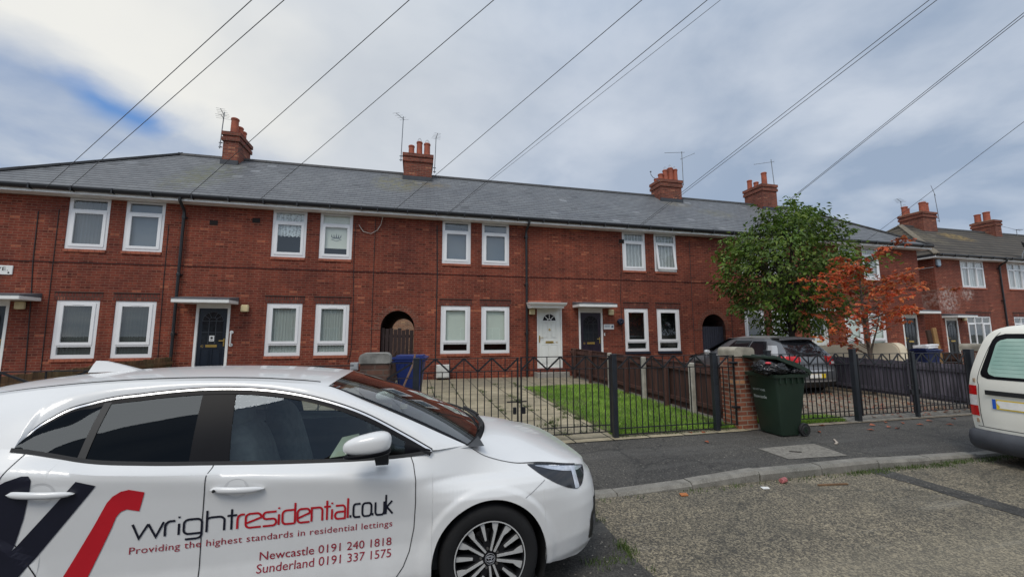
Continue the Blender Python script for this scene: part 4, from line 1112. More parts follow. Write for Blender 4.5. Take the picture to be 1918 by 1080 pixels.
def post(root, x, z1, s=.075, y=FY):
    MB().bbox(x - s / 2, x + s / 2, y - s / 2, y + s / 2, -.1, z1, .006).build('post', IRONP, root)
    MB().bbox(x - s / 2 - .004, x + s / 2 + .004, y - s / 2 - .004, y + s / 2 + .004, z1 - .012, z1 + .008, .004).build('post_cap', IRONP, root)

t = thing('iron_railing', 'black iron railings running behind the white car to the sooty pillar', 'railings', (-4, FY, 0))
railing(t, -8.4, -.80, .12, 1.19, step=.21)
t = thing('iron_railing', 'narrow iron railing panel between the sooty pillar and a dark post', 'railings', (-.15, FY, 0))
railing(t, -.36, -.02, .12, 1.21, drop=.21, step=.17); post(t, .03, 1.27, .085)
def gate(label, x0, x1, z0, z1, latch, low2):
    g = thing('iron_gate', label, 'gate', ((x0 + x1) / 2, FY, 0), group='black iron gates')
    railing(g, x0, x1, z0, z1, low2=low2, frame=True)
    l = MB(); l.bbox(latch - .025, latch + .025, FY - .02, FY + .012, .44, .54, .005); l.bar((latch - .12, FY - .01, .62), (latch + .04, FY - .01, .62), .016)
    l.build('latch', IRON, g)
    return g
gate('left iron gate leaf in front of the flag paved drive', .09, 1.52, .11, 1.26, 1.46, .21)
gate('right iron gate leaf in front of the edge of the lawn', 1.55, 3.02, .11, 1.265, 1.60, .21)
t = thing('iron_railing', 'black iron railing panel in front of the lawn', 'railings', (4, FY, 0))
post(t, 3.08, 1.285, .078); railing(t, 3.15, 4.87, .05, 1.255, low2=.145); post(t, 4.93, 1.285, .080)
g = thing('iron_gate', 'narrow iron gate leaf beside the orange brick pillar', 'gate', (5.15, FY, 0), group='black iron gates')
railing(g, 4.99, 5.34, .10, 1.24, frame=True, drop=.19, step=.115)
lt = MB()
for z in (.36, 1.10): lt.bbox(5.26, 5.40, FY - .03, FY + .03, z, z + .035, .006)
lt.build('hinge', IRON, g)
t = thing('iron_railing', 'black iron railing panel between the green bin and the grey car drive', 'railings', (7, FY, 0))
post(t, 6.05, 1.31, .085); railing(t, 6.12, 7.87, .11, 1.245, low2=.20); post(t, 7.98, 1.32, .085)
t2 = thing('iron_railing', 'short iron railing panel between the brick pillar and the green bin', 'railings', (5.9, FY, 0))
railing(t2, 5.78, 5.98, .11, 1.245, step=.1)
gate('left iron gate leaf in front of the grey car drive', 8.08, 9.41, .12, 1.225, 9.36, .22)
gate('right iron gate leaf in front of the purple board fence', 9.52, 10.93, .12, 1.225, 9.58, .22)
t = thing('gate_post', 'dark steel gate post standing in the middle of the drive gates', 'post', (9.46, FY, 0)); post(t, 9.465, 1.25, .06)
t = thing('gate_post', 'dark steel gate post nearest the cream van', 'post', (11.0, FY, 0)); post(t, 11.05, 1.28, .12)
t = thing('iron_railing', 'black iron railings behind the cream van', 'railings', (13, FY, 0)); railing(t, 11.95, 15.2, .11, 1.245)

def pillar(label, x0, x1, mat, capm, z=1.21, capz=1.35):
    t = thing('brick_pillar', label, 'pillar', ((x0 + x1) / 2, FY + .2, 0))
    MB().box(x0, x1, FY + .005, FY + .36, -.1, z).build('shaft', mat, t)
    c = MB(); e = .018; pts = arc_pts(x0 - e + .07, capz - .07, .07, 180, 90, 6) + arc_pts(x1 + e - .07, capz - .07, .07, 90, 0, 6)
    c.prism([(x0 - e, z + .002)] + pts + [(x1 + e, z + .002)], .39, 'y', FY - .012)
    c.build('coping', capm, t)
    return t
CAPD = M('sooty_stone_cap', (.24, .235, .215), .9, var=.45, vs=5, bump=.4, dirt=.85)
CAPB = M('buff_stone_cap', (.33, .30, .24), .9, var=.3, vs=5, bump=.4, dirt=.6)
pillar('sooty brick pillar with a streaked grey stone cap behind the white car', -.72, -.34, BRICKOLD, CAPD)
pillar('orange brick gate pillar with a buff stone cap beside the green bin', 5.37, 5.75, BRICKG, CAPB, 1.22, 1.375)
pillar('brick gate pillar with a stone cap half hidden by the cream van', 11.5, 11.9, BRICKG, CAPB, 1.24, 1.39)

# ---------------------------------------------------------------- timber fences across the front gardens
def wood(name, a, var=.4, green=0.0):
    t = NT(name); p = t.pos(); x, y, z = t.sep(p); g = t.n('ShaderNodeNewGeometry')
    gr = t.noise(t.comb(t.math('MULTIPLY', x, 14.0), t.math('MULTIPLY', y, 14.0), t.math('MULTIPLY', z, 1.2)), 1.5, 5, .65)
    c = t.mix(t.ramp(gr, .3, .7), tuple(q * (1 - var) for q in a), tuple(q * (1 + var) for q in a))
    c = t.mix(1.0, c, t.ramp(g.outputs['Random Per Island'], 0, 1, (.7, .7, .7), (1.25, 1.22, 1.2)), 'MULTIPLY')
    if green: c = t.mix(t.math('MULTIPLY', t.ramp(t.noise(p, 2.4, 5), .45, .65), green), c, (.09, .10, .04))
    t.S(Base__Color=c, Roughness=.85); t.bump(gr, .3, .005)
    return t.m
W_BROWN = wood('dark_brown_stain', (.070, .030, .022)); W_PURP = wood('purple_grey_stain', (.064, .058, .076)); W_OLD = wood('weathered_fence', (.15, .085, .04), .5, .5); W_DARK = wood('old_dark_fence', (.055, .028, .02))
W_PURPW = wood('worn_purple_stain', (.105, .095, .118), .75)
CONCP = M('concrete_post', (.38, .36, .31), .9, var=.2, vs=8, bump=.4, dirt=.4)
def board_fence(label, X, y0, y1, zt, zb, mat, bw=.115, rails=(.28, .78), posts=(), pm=None, gap=.006, jag=.006, side=-1, mat2=None, ysplit=None, caprail=False):
    t = thing('board_fence', label, 'fence', (X, (y0 + y1) / 2, 0))
    def run(a, b, m_):
        m = MB(); y = a
        while y < b - .02:
            w = min(bw, b - y); m.box(X - .011, X + .011, y + gap / 2, y + w - gap / 2, gz(y) + zb, gz(y) + zt + random.uniform(-jag, jag)); y += bw
        m.build('boards', m_, t)
    if ysplit: run(y0, ysplit, mat2); run(ysplit, y1, mat)
    else: run(y0, y1, mat)
    for z in rails:
        r = MB(); n = 6
        for k in range(n):
            a = y0 + (y1 - y0) * k / n; b = y0 + (y1 - y0) * (k + 1) / n
            r.bar((X + side * .034, a, gz(a) + z), (X + side * .034, b - .001, gz(b) + z), .045, .075)
        r.build('rail', mat, t)
    if caprail:
        r = MB(); r.bar((X, y0, gz(y0) + zt + .012), (X, y1, gz(y1) + zt + .012), .05, .024); r.build('cap_rail', mat, t)
    for (y, hm) in posts:
        m = CONCP if hm else mat
        MB().bbox(X + side * .105 - .05, X + side * .105 + .05, y - .05, y + .05, 0, gz(y) + (1.01 if hm else .99), .012).build('post', m, t)
    return t
board_fence('dark brown board fence with pale concrete posts along the lawn', 5.50, 6.40, 13.75, .97, .06, W_BROWN, .105, (.22, .86), [(7.1, 1), (8.85, 1), (10.6, 1), (7.95, 0), (9.7, 0), (11.9, 0), (13.2, 0)], caprail=True)
board_fence('purple grey board fence with worn boards beside the grey car', 11.40, 6.18, 13.6, .93, .10, W_PURP, .125, (.2, .80), [(7.12, 0), (9.3, 0), (11.4, 0)], gap=.01, jag=.01, mat2=W_PURPW, ysplit=7.1)
board_fence('weathered light brown board fence between the two leftmost gardens', -6.85, 7.0, 13.78, .86, .05, W_OLD, .15, (.3, .7), side=1, jag=.02)
board_fence('narrow dark brown board fence behind the sooty pillar', -.56, 6.45, 13.7, .98, .05, W_DARK, .12, (.25, .8), side=1)
board_fence('dark low board fence behind the blue bin with white sheets', 17.95, 7.5, 13.6, .86, .05, W_DARK, .13, (.25, .7), jag=.03)
tag(MB().tube([(-.28, 8.6, .1), (-.2, 8.75, .55), (-.02, 8.9, .98), (.02, 8.95, 1.2)], .022, 6).build('wood_branch', M('bare_branch', (.17, .10, .075), .85)), 'bare crooked branch leaning between the sooty pillar and the blue bin', 'branch')
for (dx, col, lab, top) in ((0, (.045, .024, .016), 'dark brown timber plank standing behind the blue bin with white sheets', 1.72), (.28, (.26, .15, .06), 'light golden timber plank standing beside a darker plank', 1.80)):
    tag(MB().add([(17.5 + dx, 10.25, .08), (17.60 + dx, 10.2, .08), (17.60 + dx, 10.25, .08), (17.5 + dx, 10.3, .08), (17.46 + dx, 10.38, top), (17.56 + dx, 10.33, top + .02), (17.56 + dx, 10.38, top + .02), (17.46 + dx, 10.43, top)],
        [(3, 2, 1, 0), (4, 5, 6, 7), (0, 1, 5, 4), (1, 2, 6, 5), (2, 3, 7, 6), (3, 0, 4, 7)]).build('timber_plank', wood('plank_' + ('dark' if dx == 0 else 'light'), col)), lab, 'plank')

# ---------------------------------------------------------------- wheelie bins
RUBBER = M('black_rubber', (.014, .014, .015), .7, var=.2)
def bin_parts(name, label, col, lid_angle, group):
    """front faces -x, wheels and lid hinge at +x, standing on z=0"""
    BM = M(name + '_plastic', col, .42, var=.14, vs=3, dirt=.3, bump=.08, bs=160)
    t = thing('wheelie_bin', label, 'wheelie bin', (0, 0, 0), 0, group)
    prof = [(.02, .19, .215), (.10, .205, .225), (.50, .255, .26), (.90, .305, .292), (.93, .31, .295)]
    def ring(z, hx, hy, r=.045):
        pts = []
        for (sx, sy, a0) in ((1, 1, 0), (-1, 1, 90), (-1, -1, 180), (1, -1, 270)):
            for k in range(4):
                a = math.radians(a0 + 30 * k); pts.append((sx * (hx - r) + r * math.cos(a), sy * (hy - r) + r * math.sin(a), z))
        return pts
    m = MB(); R = [ring(z, hx, hy) for (z, hx, hy) in prof]
    for r_ in R: m.v += r_
    n = 16
    for i in range(len(R) - 1): m.f += [(i * n + k, i * n + (k + 1) % n, (i + 1) * n + (k + 1) % n, (i + 1) * n + k) for k in range(n)]
    m.f.append(tuple(range(n - 1, -1, -1)))
    inn = ring(.93, .285, .27); inl = ring(.6, .245, .235); m.v += inn + inl; b = len(R) - 1
    m.f += [(b * n + k, b * n + (k + 1) % n, (b + 1) * n + (k + 1) % n, (b + 1) * n + k) for k in range(n)]
    m.f += [((b + 1) * n + k, (b + 1) * n + (k + 1) % n, (b + 2) * n + (k + 1) % n, (b + 2) * n + k) for k in range(n)]
    m.f.append(tuple(range((b + 2) * n, (b + 3) * n)))
    m.build('body', BM, t, smooth=35)
    rm = MB(); A = [ring(.935, .345, .32), ring(.985, .35, .325), ring(.99, .30, .285), ring(.935, .30, .285)]
    for r_ in A: rm.v += r_
    for i in range(4): rm.f += [(i * n + k, i * n + (k + 1) % n, ((i + 1) % 4) * n + (k + 1) % n, ((i + 1) % 4) * n + k) for k in range(n)]
    for k in range(5):
        for sy in (-1, 1): rm.box(-.26 + k * .12, -.245 + k * .12, sy * .30 - .015, sy * .30 + .015, .84, .936)
    rm.build('rim', BM, t, smooth=30)
    ld = MB(); L = .36
    top = [(-.37, .0), (-.375, .03), (-.33, .05), (.0, .075), (.30, .055), (.37, .03), (.37, .0)]
    ld.prism(top, .68, 'y', -.34)
    ld.tube([(.36, -.26, .03), (.44, -.26, .0), (.44, .26, .0), (.36, .26, .03)], .017, 8)
    for y in (-.2, 0, .2): ld.bbox(-.3, .3, y - .04, y + .04, .05, .082, .006)
    Rm = Matrix.Translation((.36, 0, .995)) @ Matrix.Rotation(math.radians(lid_angle), 4, 'Y') @ Matrix.Translation((-.36, 0, 0))
    ld.v = [tuple(Rm @ Vector(q)) for q in ld.v]
    ld.build('lid', BM, t, smooth=30)
    for sy in (-1, 1):
        w = MB(); w.lathe([(.0, -.03), (.06, -.03), (.07, -.022), (.098, -.025), (.105, -.015), (.105, .015), (.098, .025), (.07, .022), (.06, .03), (0, .03)], 24, 'y', (.235, sy * .245, .105))
        wo = w.build('wheel', RUBBER, t, smooth=35)
        h = MB(); yy = .245 * sy + sy * .028
        for k in range(6):
            a = k * PI / 3; h.bar((.235, yy, .105), (.235 + .055 * math.cos(a), yy, .105 + .055 * math.sin(a)), .012)
        h.lathe([(.0, -.004), (.018, -.004), (.018, .006), (0, .006)], 12, 'y', (.235, yy, .105)); h.build('hub', BM, wo)
    MB().tube([(.235, -.24, .105), (.235, .24, .105)], .012, 8).build('axle', PIPE, t)
    hd = MB(); hd.tube([(.30, -.2, .90), (.40, -.2, .93), (.40, .2, .93), (.30, .2, .90)], .016, 8); hd.build('handle', BM, t, smooth=40)
    return t, BM
gb, GBM = bin_parts('green_bin', 'dark green wheelie bin with its lid propped open by black bags', (.014, .030, .019), 19, 'wheelie bins')
WT = M('bin_print_white', (.50, .54, .50), .6)
for (txt, y0, y1, z, h) in (('NO HOT ASHES', .20, -.035, .695, .034), ('Newcastle', .20, -.045, .575, .055)):
    v, f = text_fit(txt, 0, 1, 0, h)
    def fx(z_): return -np.interp(z_, [.10, .50, .90], [.205, .255, .305]) - .003
    MB().add([(fx(z + p[1]), y0 + (y1 - y0) * p[0], z + p[1]) for p in v], f).build('lettering', WT, gb)
gb.location = (5.81, 5.555, 0); gb.scale = (.94, 1, .985)
bb, _ = bin_parts('blue_bin', 'royal blue wheelie bin with a closed lid on the flag paving', (.014, .030, .145), 0, 'wheelie bins')
bb.location = (-.07, 9.75, gz(9.75)); bb.rotation_euler = (0, 0, math.radians(172))
b2, _ = bin_parts('far_blue_bin', 'navy blue wheelie bin topped with white foam sheets beyond the purple fence', (.012, .022, .085), 0, 'wheelie bins')
b2.scale = (.72, .82, 1); b2.location = (16.0, 9.6, gz(9.6)); b2.rotation_euler = (0, 0, math.radians(80))
fs = MB()
for k, (dx, dy, r) in enumerate(((0, 0, .05), (.05, .02, -.12))):
    q = MB(); q.grid(np.array([[(x, y, 1.17 + .012 * math.sin(x * 7) + .012 * math.cos(y * 9 + k) + k * .055) for x in np.linspace(-.23, .23, 9)] for y in np.linspace(-.20, .20, 9)]))
    n0 = len(q.v); q.add([(a, b, c - .045) for a, b, c in q.v], [tuple(i for i in f) for f in q.f])
    edge = [i for i in range(8)] + [8 + 9 * i for i in range(8)] + [80 - i for i in range(8)] + [72 - 9 * i for i in range(8)]
    q.f += [(edge[i], edge[(i + 1) % 32], edge[(i + 1) % 32] + n0, edge[i] + n0) for i in range(32)]
    Rz = Matrix.Translation((16.0 + dx, 9.6 + dy, 0.03)) @ Matrix.Rotation(r, 4, 'Z'); fs.add([tuple(Rz @ Vector(p)) for p in q.v], q.f)
tag(fs.build('foam_sheets', M('white_foam', (.78, .78, .80), .8, var=.05), smooth=40), 'white foam sheets heaped on the lid of the navy blue bin', 'foam')

# rubbish bags in the green bin
BAG = M('black_bag_plastic', (.010, .010, .012), .24, var=.3, spec=.6)
def bag(label, c, s, seed, red=False):
    bm = bmesh.new(); bmesh.ops.create_icosphere(bm, subdivisions=5, radius=1)
    from mathutils import noise as mn
    for v in bm.verts:
        d = v.co.normalized(); n = mn.noise(d * 2.2 + Vector((seed, 0, 0))) * .16
        cr = abs(mn.noise(d * 6 + Vector((0, seed, 0)))); cr2 = abs(mn.noise(Vector((d.x * 14, d.y * 5, d.z * 9)) + Vector((seed, 5, 0))))
        r = 1 + n - .20 * (1 - min(1, cr * 4)) * .55 - .07 * (1 - min(1, cr2 * 4))
        v.co = Vector((d.x * s[0], d.y * s[1], d.z * s[2])) * r + Vector(c)
    me = bpy.data.meshes.new('bag'); bm.to_mesh(me); bm.free(); me.materials.append(BAG); me.shade_smooth()
    o = bpy.data.objects.new('rubbish_bag', me); COL.objects.link(o)
    return tag(o, label, 'rubbish bag', 'black bags in the green bin')
bag('shiny black rubbish bag bulging out of the left of the green bin', (5.58, 5.42, 1.065), (.265, .24, .135), 2.0)
bag('crumpled black rubbish bag under the right of the open green lid', (5.98, 5.42, 1.03), (.18, .22, .105), 7.0)
ro = MB(); ro.lathe([(0, -.022), (.028, -.018), (.045, 0), (.028, .018), (0, .022)], 10, 'z', (5.40, 5.28, 1.15)); tag(ro.build('red_wrapper', M('red_wrapper', (.55, .05, .06), .4), smooth=60), 'scrap of red wrapper on top of the left black bag', 'litter')

# mattress on its side beyond the purple fence
MATT = M('cream_ticking', (.78, .68, .50), .85, var=.06, vs=3, bump=.15, bs=60, dirt=.12)
mt = thing('mattress', 'cream mattress standing on its side beyond the purple fence', 'mattress', (12.1, 8.8, 0))
def rr(y0, y1, z0, z1, r, tilt):
    pts = arc_pts(y0 + r, z0 + r, r, 180, 270, 6) + arc_pts(y1 - r, z0 + r, r, 270, 360, 6) + arc_pts(y1 - r, z1 - r, r, 0, 90, 6) + arc_pts(y0 + r, z1 - r, r, 90, 180, 6)
    c, s = math.cos(tilt), math.sin(tilt); cy = (y0 + y1) / 2
    return [((p[0] - cy) * c - (p[1] - z0) * s + cy, (p[0] - cy) * s + (p[1] - z0) * c + z0) for p in pts]
mm = MB(); secs = [(11.96, .03), (11.98, .008), (12.02, 0), (12.18, 0), (12.22, .008), (12.24, .03)]
Rg = []
for (xx, ins) in secs: Rg.append([(xx, p[0], p[1]) for p in rr(7.66 + ins, 10.0 - ins, .14 + ins, 1.32 - ins, .20, math.radians(-3.6))])
n = len(Rg[0])
for r_ in Rg: mm.v += r_
for i in range(len(Rg) - 1): mm.f += [(i * n + k, i * n + (k + 1) % n, (i + 1) * n + (k + 1) % n, (i + 1) * n + k) for k in range(n)]
mm.f += [tuple(range(n - 1, -1, -1)), tuple(range((len(Rg) - 1) * n, len(Rg) * n))]
mm.build('body', MATT, mt, smooth=30)
for k in (1, 4):
    MB().tube([Vector(p) + Vector((-.004 if k == 1 else .004, 0, 0)) for p in Rg[k] + [Rg[k][0]]], .011, 6, cap=False).build('piping', M('cream_piping', (.58, .47, .33), .8), mt)
# ---------------------------------------------------------------- trees
BARK = M('grey_brown_bark', (.11, .085, .065), .9, var=.4, vs=9, bump=.6, bs=30)
BARKD = M('dark_bark', (.045, .036, .028), .9, var=.4, vs=9, bump=.6, bs=30)
def limb(m, pts, r0, r1, n=7):
    m.tube([Vector(p) for p in pts], r0, n, True, r1)
def bend(a, b, rnd, k=5, amp=.12, sag=0.0):
    a, b = Vector(a), Vector(b); L = (b - a).length; out = []
    for i in range(k + 1):
        t = i / k; p = a.lerp(b, t)
        w = math.sin(PI * t)
        out.append(p + Vector((rnd.gauss(0, amp), rnd.gauss(0, amp), rnd.gauss(0, amp * .5))) * L * .25 * w + Vector((0, 0, -sag * L * t * t)))
    return out

rg = random.Random(21)
gt = thing('green_tree', 'dense green broadleaf tree rising behind the grey parked car', 'tree', (12.2, 10.9, .1))
tb = MB(); B = Vector((12.2, 10.9, .05))
limb(tb, [B, B + Vector((.03, .02, .9)), B + Vector((-.02, 0, 1.8)), B + Vector((.05, .05, 3.2)), B + Vector((.0, .05, 5.0))], .13, .03, 10)
V, F = [], []
def crown_r(d):        # uneven outline: wide shoulders, lobes, ragged top
    from mathutils import noise as mn
    n = mn.noise(d * 1.9 + Vector((4.3, 1.1, 2.2))) * .46 + mn.noise(d * 4.5 + Vector((1, 7, 3))) * .34
    return 1 + n
cc = Vector((12.25, 10.9, 3.70)); rad = Vector((2.0, 1.75, 2.35))
cl = []
for k in range(400):
    a = rg.uniform(0, 2 * PI); cz = rg.uniform(-1, 1); s = math.sqrt(1 - cz * cz)
    d = Vector((s * math.cos(a), s * math.sin(a), cz))
    if cz < -.55 and rg.random() < .5: continue
    rr_ = crown_r(d) * (rg.uniform(.35, 1.0) ** .45)
    p = cc + Vector((d.x * rad.x, d.y * rad.y, d.z * rad.z)) * rr_
    # taper to a narrower top, heavier low on the street side
    t = (p.z - cc.z) / rad.z
    if t > .2: p.x = cc.x + (p.x - cc.x) * (1 - .35 * (t - .2)); p.y = cc.y + (p.y - cc.y) * (1 - .35 * (t - .2))
    if t > 0: p.x = cc.x - .10 * t + (p.x - cc.x) * (1 - .30 * t)
    if t < -.15 and p.x < cc.x: p.x = cc.x + (p.x - cc.x) * (1 + .55 * (t + .15))
    cl.append((p, d))
for k in range(46):     # boughs reaching out of the outline all round
    a = rg.uniform(0, 2 * PI); e = rg.uniform(-.75, .95); d = Vector((math.cos(a) * math.cos(e), math.sin(a) * math.cos(e), math.sin(e)))
    p0 = cc + Vector((d.x * rad.x, d.y * rad.y, d.z * rad.z)) * .72; dd = (d + Vector((0, 0, rg.uniform(-.45, .25)))).normalized(); p1 = p0 + dd * rg.uniform(.5, 1.0)
    limb(tb, bend(p0, p1, rg, 4, .2), .010, .003, 4)
    for t in (.35, .55, .75, .9, 1.0): cl.append((p0.lerp(p1, t), dd, 's'))
for k in range(9):      # the loose shoots standing up on the right of the top
    p0 = cc + Vector((rg.uniform(-.2, 1.2), rg.uniform(-.6, .4), 1.5)); p1 = p0 + Vector((rg.uniform(.0, .5), rg.uniform(-.1, .2), rg.uniform(.5, .95)))
    limb(tb, bend(p0, p1, rg, 4, .2), .012, .004, 4)
    for t in (.25, .45, .62, .8, 1.0): cl.append((p0.lerp(p1, t), Vector((rg.gauss(0, .5), 0, .6))) + ('s',))
for q in cl:
    p, d = q[0], q[1]; spray = len(q) > 2
    if not spray and rg.random() < .3:
        limb(tb, bend(B + Vector((0, 0, rg.uniform(1.4, 3.6))), p, rg, 5, .14, -.05), .022, .005, 5)
    nl = 7 if spray else rg.randint(18, 34); R = .13 if spray else rg.uniform(.20, .36)
    for i in range(nl):
        o = Vector((rg.gauss(0, 1), rg.gauss(0, 1), rg.gauss(0, .75))) * R * .62
        dr = (Vector((d.x, d.y, d.z * .3)) * .8 + Vector((rg.gauss(0, .6), rg.gauss(0, .6), rg.gauss(-.55, .4)))).normalized()
        nn = (Vector((d.x * .4, d.y * .4, .9)) + Vector((rg.gauss(0, .45), rg.gauss(0, .45), rg.gauss(0, .3)))).normalized()
        if abs(dr.dot(nn)) > .95: nn = Vector((1, 0, 0))
        leafgeo(V, F, p + o, dr, nn, rg.uniform(.12, .185), rg.uniform(.06, .10))
tb.build('trunk', BARKD, gt, smooth=50)
MB().add(V, F).build('crown', LEAFG, gt, fix=False)

rt_ = thing('red_tree', 'slender young tree with sparse orange red autumn leaves', 'tree', (11.75, 8.25, .1))
tb = MB(); B = Vector((11.75, 8.25, .05))
limb(tb, [B, B + Vector((-.02, 0, .9)), B + Vector((-.06, .02, 1.6)), B + Vector((-.10, .02, 2.5)), B + Vector((-.08, .0, 3.6))], .055, .012, 8)
limb(tb, [B + Vector((-.02, 0, .95)), B + Vector((.12, .02, 1.25)), B + Vector((.34, .0, 1.75)), B + Vector((.5, 0, 2.3))], .028, .008, 6)
V, F = [], []
rg = random.Random(8)
ends = []
for k in range(50):
    z0 = rg.uniform(1.75, 3.4); a = rg.uniform(0, 2 * PI); L = rg.uniform(.7, 1.75) * (1.12 - abs(z0 - 2.2) / 2.6)
    p0 = B + Vector((-.08, .01, z0)); up = rg.uniform(.08, .6)
    p1 = p0 + Vector((math.cos(a), math.sin(a) * .8, up)).normalized() * L
    ends.append((p0, p1))
for (dx, dz, L) in ((-1.5, 1.55, 1), (-1.2, 1.4, 1), (-1.62, 1.7, 1), (-1.0, 1.75, 1), (-1.4, 1.9, 1), (1.6, 2.35, 1), (1.45, 2.15, 1), (1.3, 2.75, 1), (1.35, 3.05, 1), (-.5, 1.75, 1), (.9, 2.15, 1), (1.45, 2.0, 1)):
    ends.append((B + Vector((-.05, 0, max(1.0, dz - .55))), B + Vector((dx * .95, rg.uniform(-.35, .2), dz))))
limb(tb, bend(B + Vector((-.03, 0, .95)), B + Vector((-1.1, -.1, 1.35)), rg, 5, .06), .016, .006, 5)
for (p0, p1) in ends:
    br = bend(p0, p1, rg, 6, .10, .04)
    limb(tb, br, .011, .003, 4)
    for i in range(2, 7):
        for s in range(rg.randint(1, 3)):
            c = br[i].lerp(br[min(6, i + 1)], rg.random()); dirv = Vector((rg.gauss(0, 1), rg.gauss(0, 1), rg.gauss(.1, .35))).normalized()
            tw = c + dirv * rg.uniform(.08, .22)
            limb(tb, [c, tw], .004, .002, 3)
            for q in range(rg.randint(4, 8)):
                at = c.lerp(tw, rg.uniform(.3, 1)); dv = (dirv + Vector((rg.gauss(0, .7), rg.gauss(0, .7), rg.gauss(-.35, .35)))).normalized()
                nn = (Vector((rg.gauss(0, .5), rg.gauss(0, .5), 1))).normalized()
                if abs(dv.dot(nn)) > .95: nn = Vector((1, 0, 0))
                leafgeo(V, F, at, dv, nn, rg.uniform(.075, .125), rg.uniform(.045, .075))
tb.build('trunk', BARK, rt_, smooth=50)
MB().add(V, F).build('crown', LEAFR, rt_, fix=False)

# ---------------------------------------------------------------- overhead wires from one pole behind the photographer
WIRE = M('dark_overhead_wire', (.07, .073, .078), .6)
WL_ = [([-10.03, 13.45, 5.68], [9.57, -4.23, 9.52], 'overhead wire to the far left roof corner, leftmost of all'),
       ([-9.53, 13.45, 5.68], [9.67, -4.13, 9.45], 'second overhead wire from the left, crossing the left hip of the roof'),
       ([-6.66, 13.45, 5.68], [9.53, -4.25, 9.56], 'overhead wire passing just behind the leftmost chimney pots'),
       ([-4.8, 13.45, 5.68], [9.6, -4.2, 9.5], 'overhead wire crossing the slates between the two left chimneys'),
       ([-.78, 13.45, 5.68], [9.48, -4.24, 9.62], 'overhead wire passing just right of the three pot chimney'),
       ([.95, 13.45, 5.68], [9.56, -4.21, 9.54], 'upper wire of the pair crossing the middle of the slate roof'),
       ([.97, 13.45, 5.66], [9.74, -4.16, 9.34], 'lower, fainter wire of the pair crossing the middle of the slate roof'),
       ([8.17, 13.45, 5.68], [9.60, -4.2, 9.50], 'upper wire of the pair just right of the five pot chimney'),
       ([8.26, 13.45, 5.68], [9.67, -4.21, 9.41], 'lower wire of the pair just right of the five pot chimney'),
       ([13.13, 13.45, 5.68], [9.43, -4.11, 9.75], 'upper wire of the pair running down behind the green tree'),
       ([13.18, 13.45, 5.68], [9.46, -4.13, 9.7], 'lower wire of the pair running down behind the green tree'),
       ([20.3, 14.5, 5.6], [9.54, -4.15, 9.6], 'rightmost overhead wire, reaching the roof behind the red tree')]
for i, (a, b, lab) in enumerate(WL_):
    a, b = Vector(a), Vector(b); b2 = a.lerp(b, .995)
    r = .0072 if i not in (6,) else .0045
    tag(MB().tube([a.lerp(b2, k / 8) for k in range(9)], r, 5).build('overhead_wire', WIRE), lab, 'wire', 'overhead telephone wires')
pl = thing('telephone_pole', 'wooden telephone pole that all the overhead wires run to', 'pole', (9.6, -4.2, 0))
MB().lathe([(.14, -.2), (.13, 3), (.10, 9.6), (.0, 9.65)], 14, 'z', (9.6, -4.2, 0)).build('shaft', BARK, pl, smooth=40)
MB().box(9.2, 10.0, -4.25, -4.15, 9.3, 9.42).build('crossarm', BARK, pl)

# ---------------------------------------------------------------- aerials
ALU = M('aerial_metal', (.20, .21, .22), .45, .6)
def aerial(label, x, y, z0, z1, booms, lean=0.0):
    t = thing('tv_aerial', label, 'aerial', (x, y, z0))
    m = MB(); m.tube([(x, y, z0), (x + lean, y, z1)], .017, 6)
    for q in (z0 + .08, z0 + .25): m.bar((x - .06, y + .05, q), (x + .06, y + .05, q), .03)
    m.build('mast', ALU, t, smooth=40)
    for (zz, dx, dy, dz, L, ne, el, vert) in booms:
        b = MB(); c = Vector((x + lean * (zz - z0) / (z1 - z0), y - .02, zz)); d = Vector((dx, dy, dz)).normalized()
        A, Z = c - d * L * .12, c + d * L * .88
        b.tube([A, Z], .011, 5)
        sd = Vector((0, 0, 1)) if vert else d.cross(Vector((0, 0, 1))).normalized()
        for k in range(ne):
            p = A.lerp(Z, k / max(1, ne - 1)); e = el * (1.15 - .4 * k / ne)
            b.tube([p - sd * e, p + sd * e], .005, 4)
        b.build('antenna', ALU, t)
    return t
aerial('tv aerial with crossed rods on the leftmost chimney', -7.33, 16.62, 8.6, 10.06, [(9.94, .15, -1, .02, .5, 5, .17, False), (9.80, .1, -1, 0, .3, 3, .21, False)], .06)
aerial('tall tv aerial left of the three pot chimney', -.74, 16.58, 8.75, 10.72, [(10.60, -.35, -1, -.25, .9, 4, .17, False)], .05)
aerial('short tv aerial right of the three pot chimney', .64, 16.65, 8.4, 10.02, [(9.95, .1, -1, 0, .5, 5, .16, False)], .04)
aerial('tv aerial with two bare arms on the five pot chimney', 12.72, 16.62, 8.9, 10.66, [(10.60, -1, -.2, -.22, 1.35, 2, .03, True), (10.28, .9, .1, .45, 1.0, 2, .05, True)])
t = thing('tv_aerial', 'small curved aerial stub left of the five pot chimney', 'aerial', (11.35, 16.6, 8.9))
MB().tube([(11.33, 16.5, 8.95), (11.1, 16.5, 9.05), (10.95, 16.5, 9.12), (10.86, 16.5, 9.24), (10.85, 16.5, 9.36)], .014, 6).lathe([(0, -.05), (.05, 0), (0, .05)], 6, 'z', (10.85, 16.5, 9.38)).build('mast', ALU, t)
aerial('tv aerial with one long arm on the chimney above the green tree', 18.36, 16.7, 8.8, 10.85, [(10.70, -1, -.1, -.25, 1.5, 3, .05, True)], -.12)
aerial('tall tv aerial with a long boom on the tiled row', 32.0, 17.7, 8.6, 10.42, [(10.38, -1, -.5, -.03, 3.0, 3, .05, True)], -.15)
aerial('smaller tv aerial with rods behind the tiled row chimney', 31.0, 19.0, 9.0, 10.3, [(10.25, -1, -.4, 0, 1.2, 7, .2, False)])
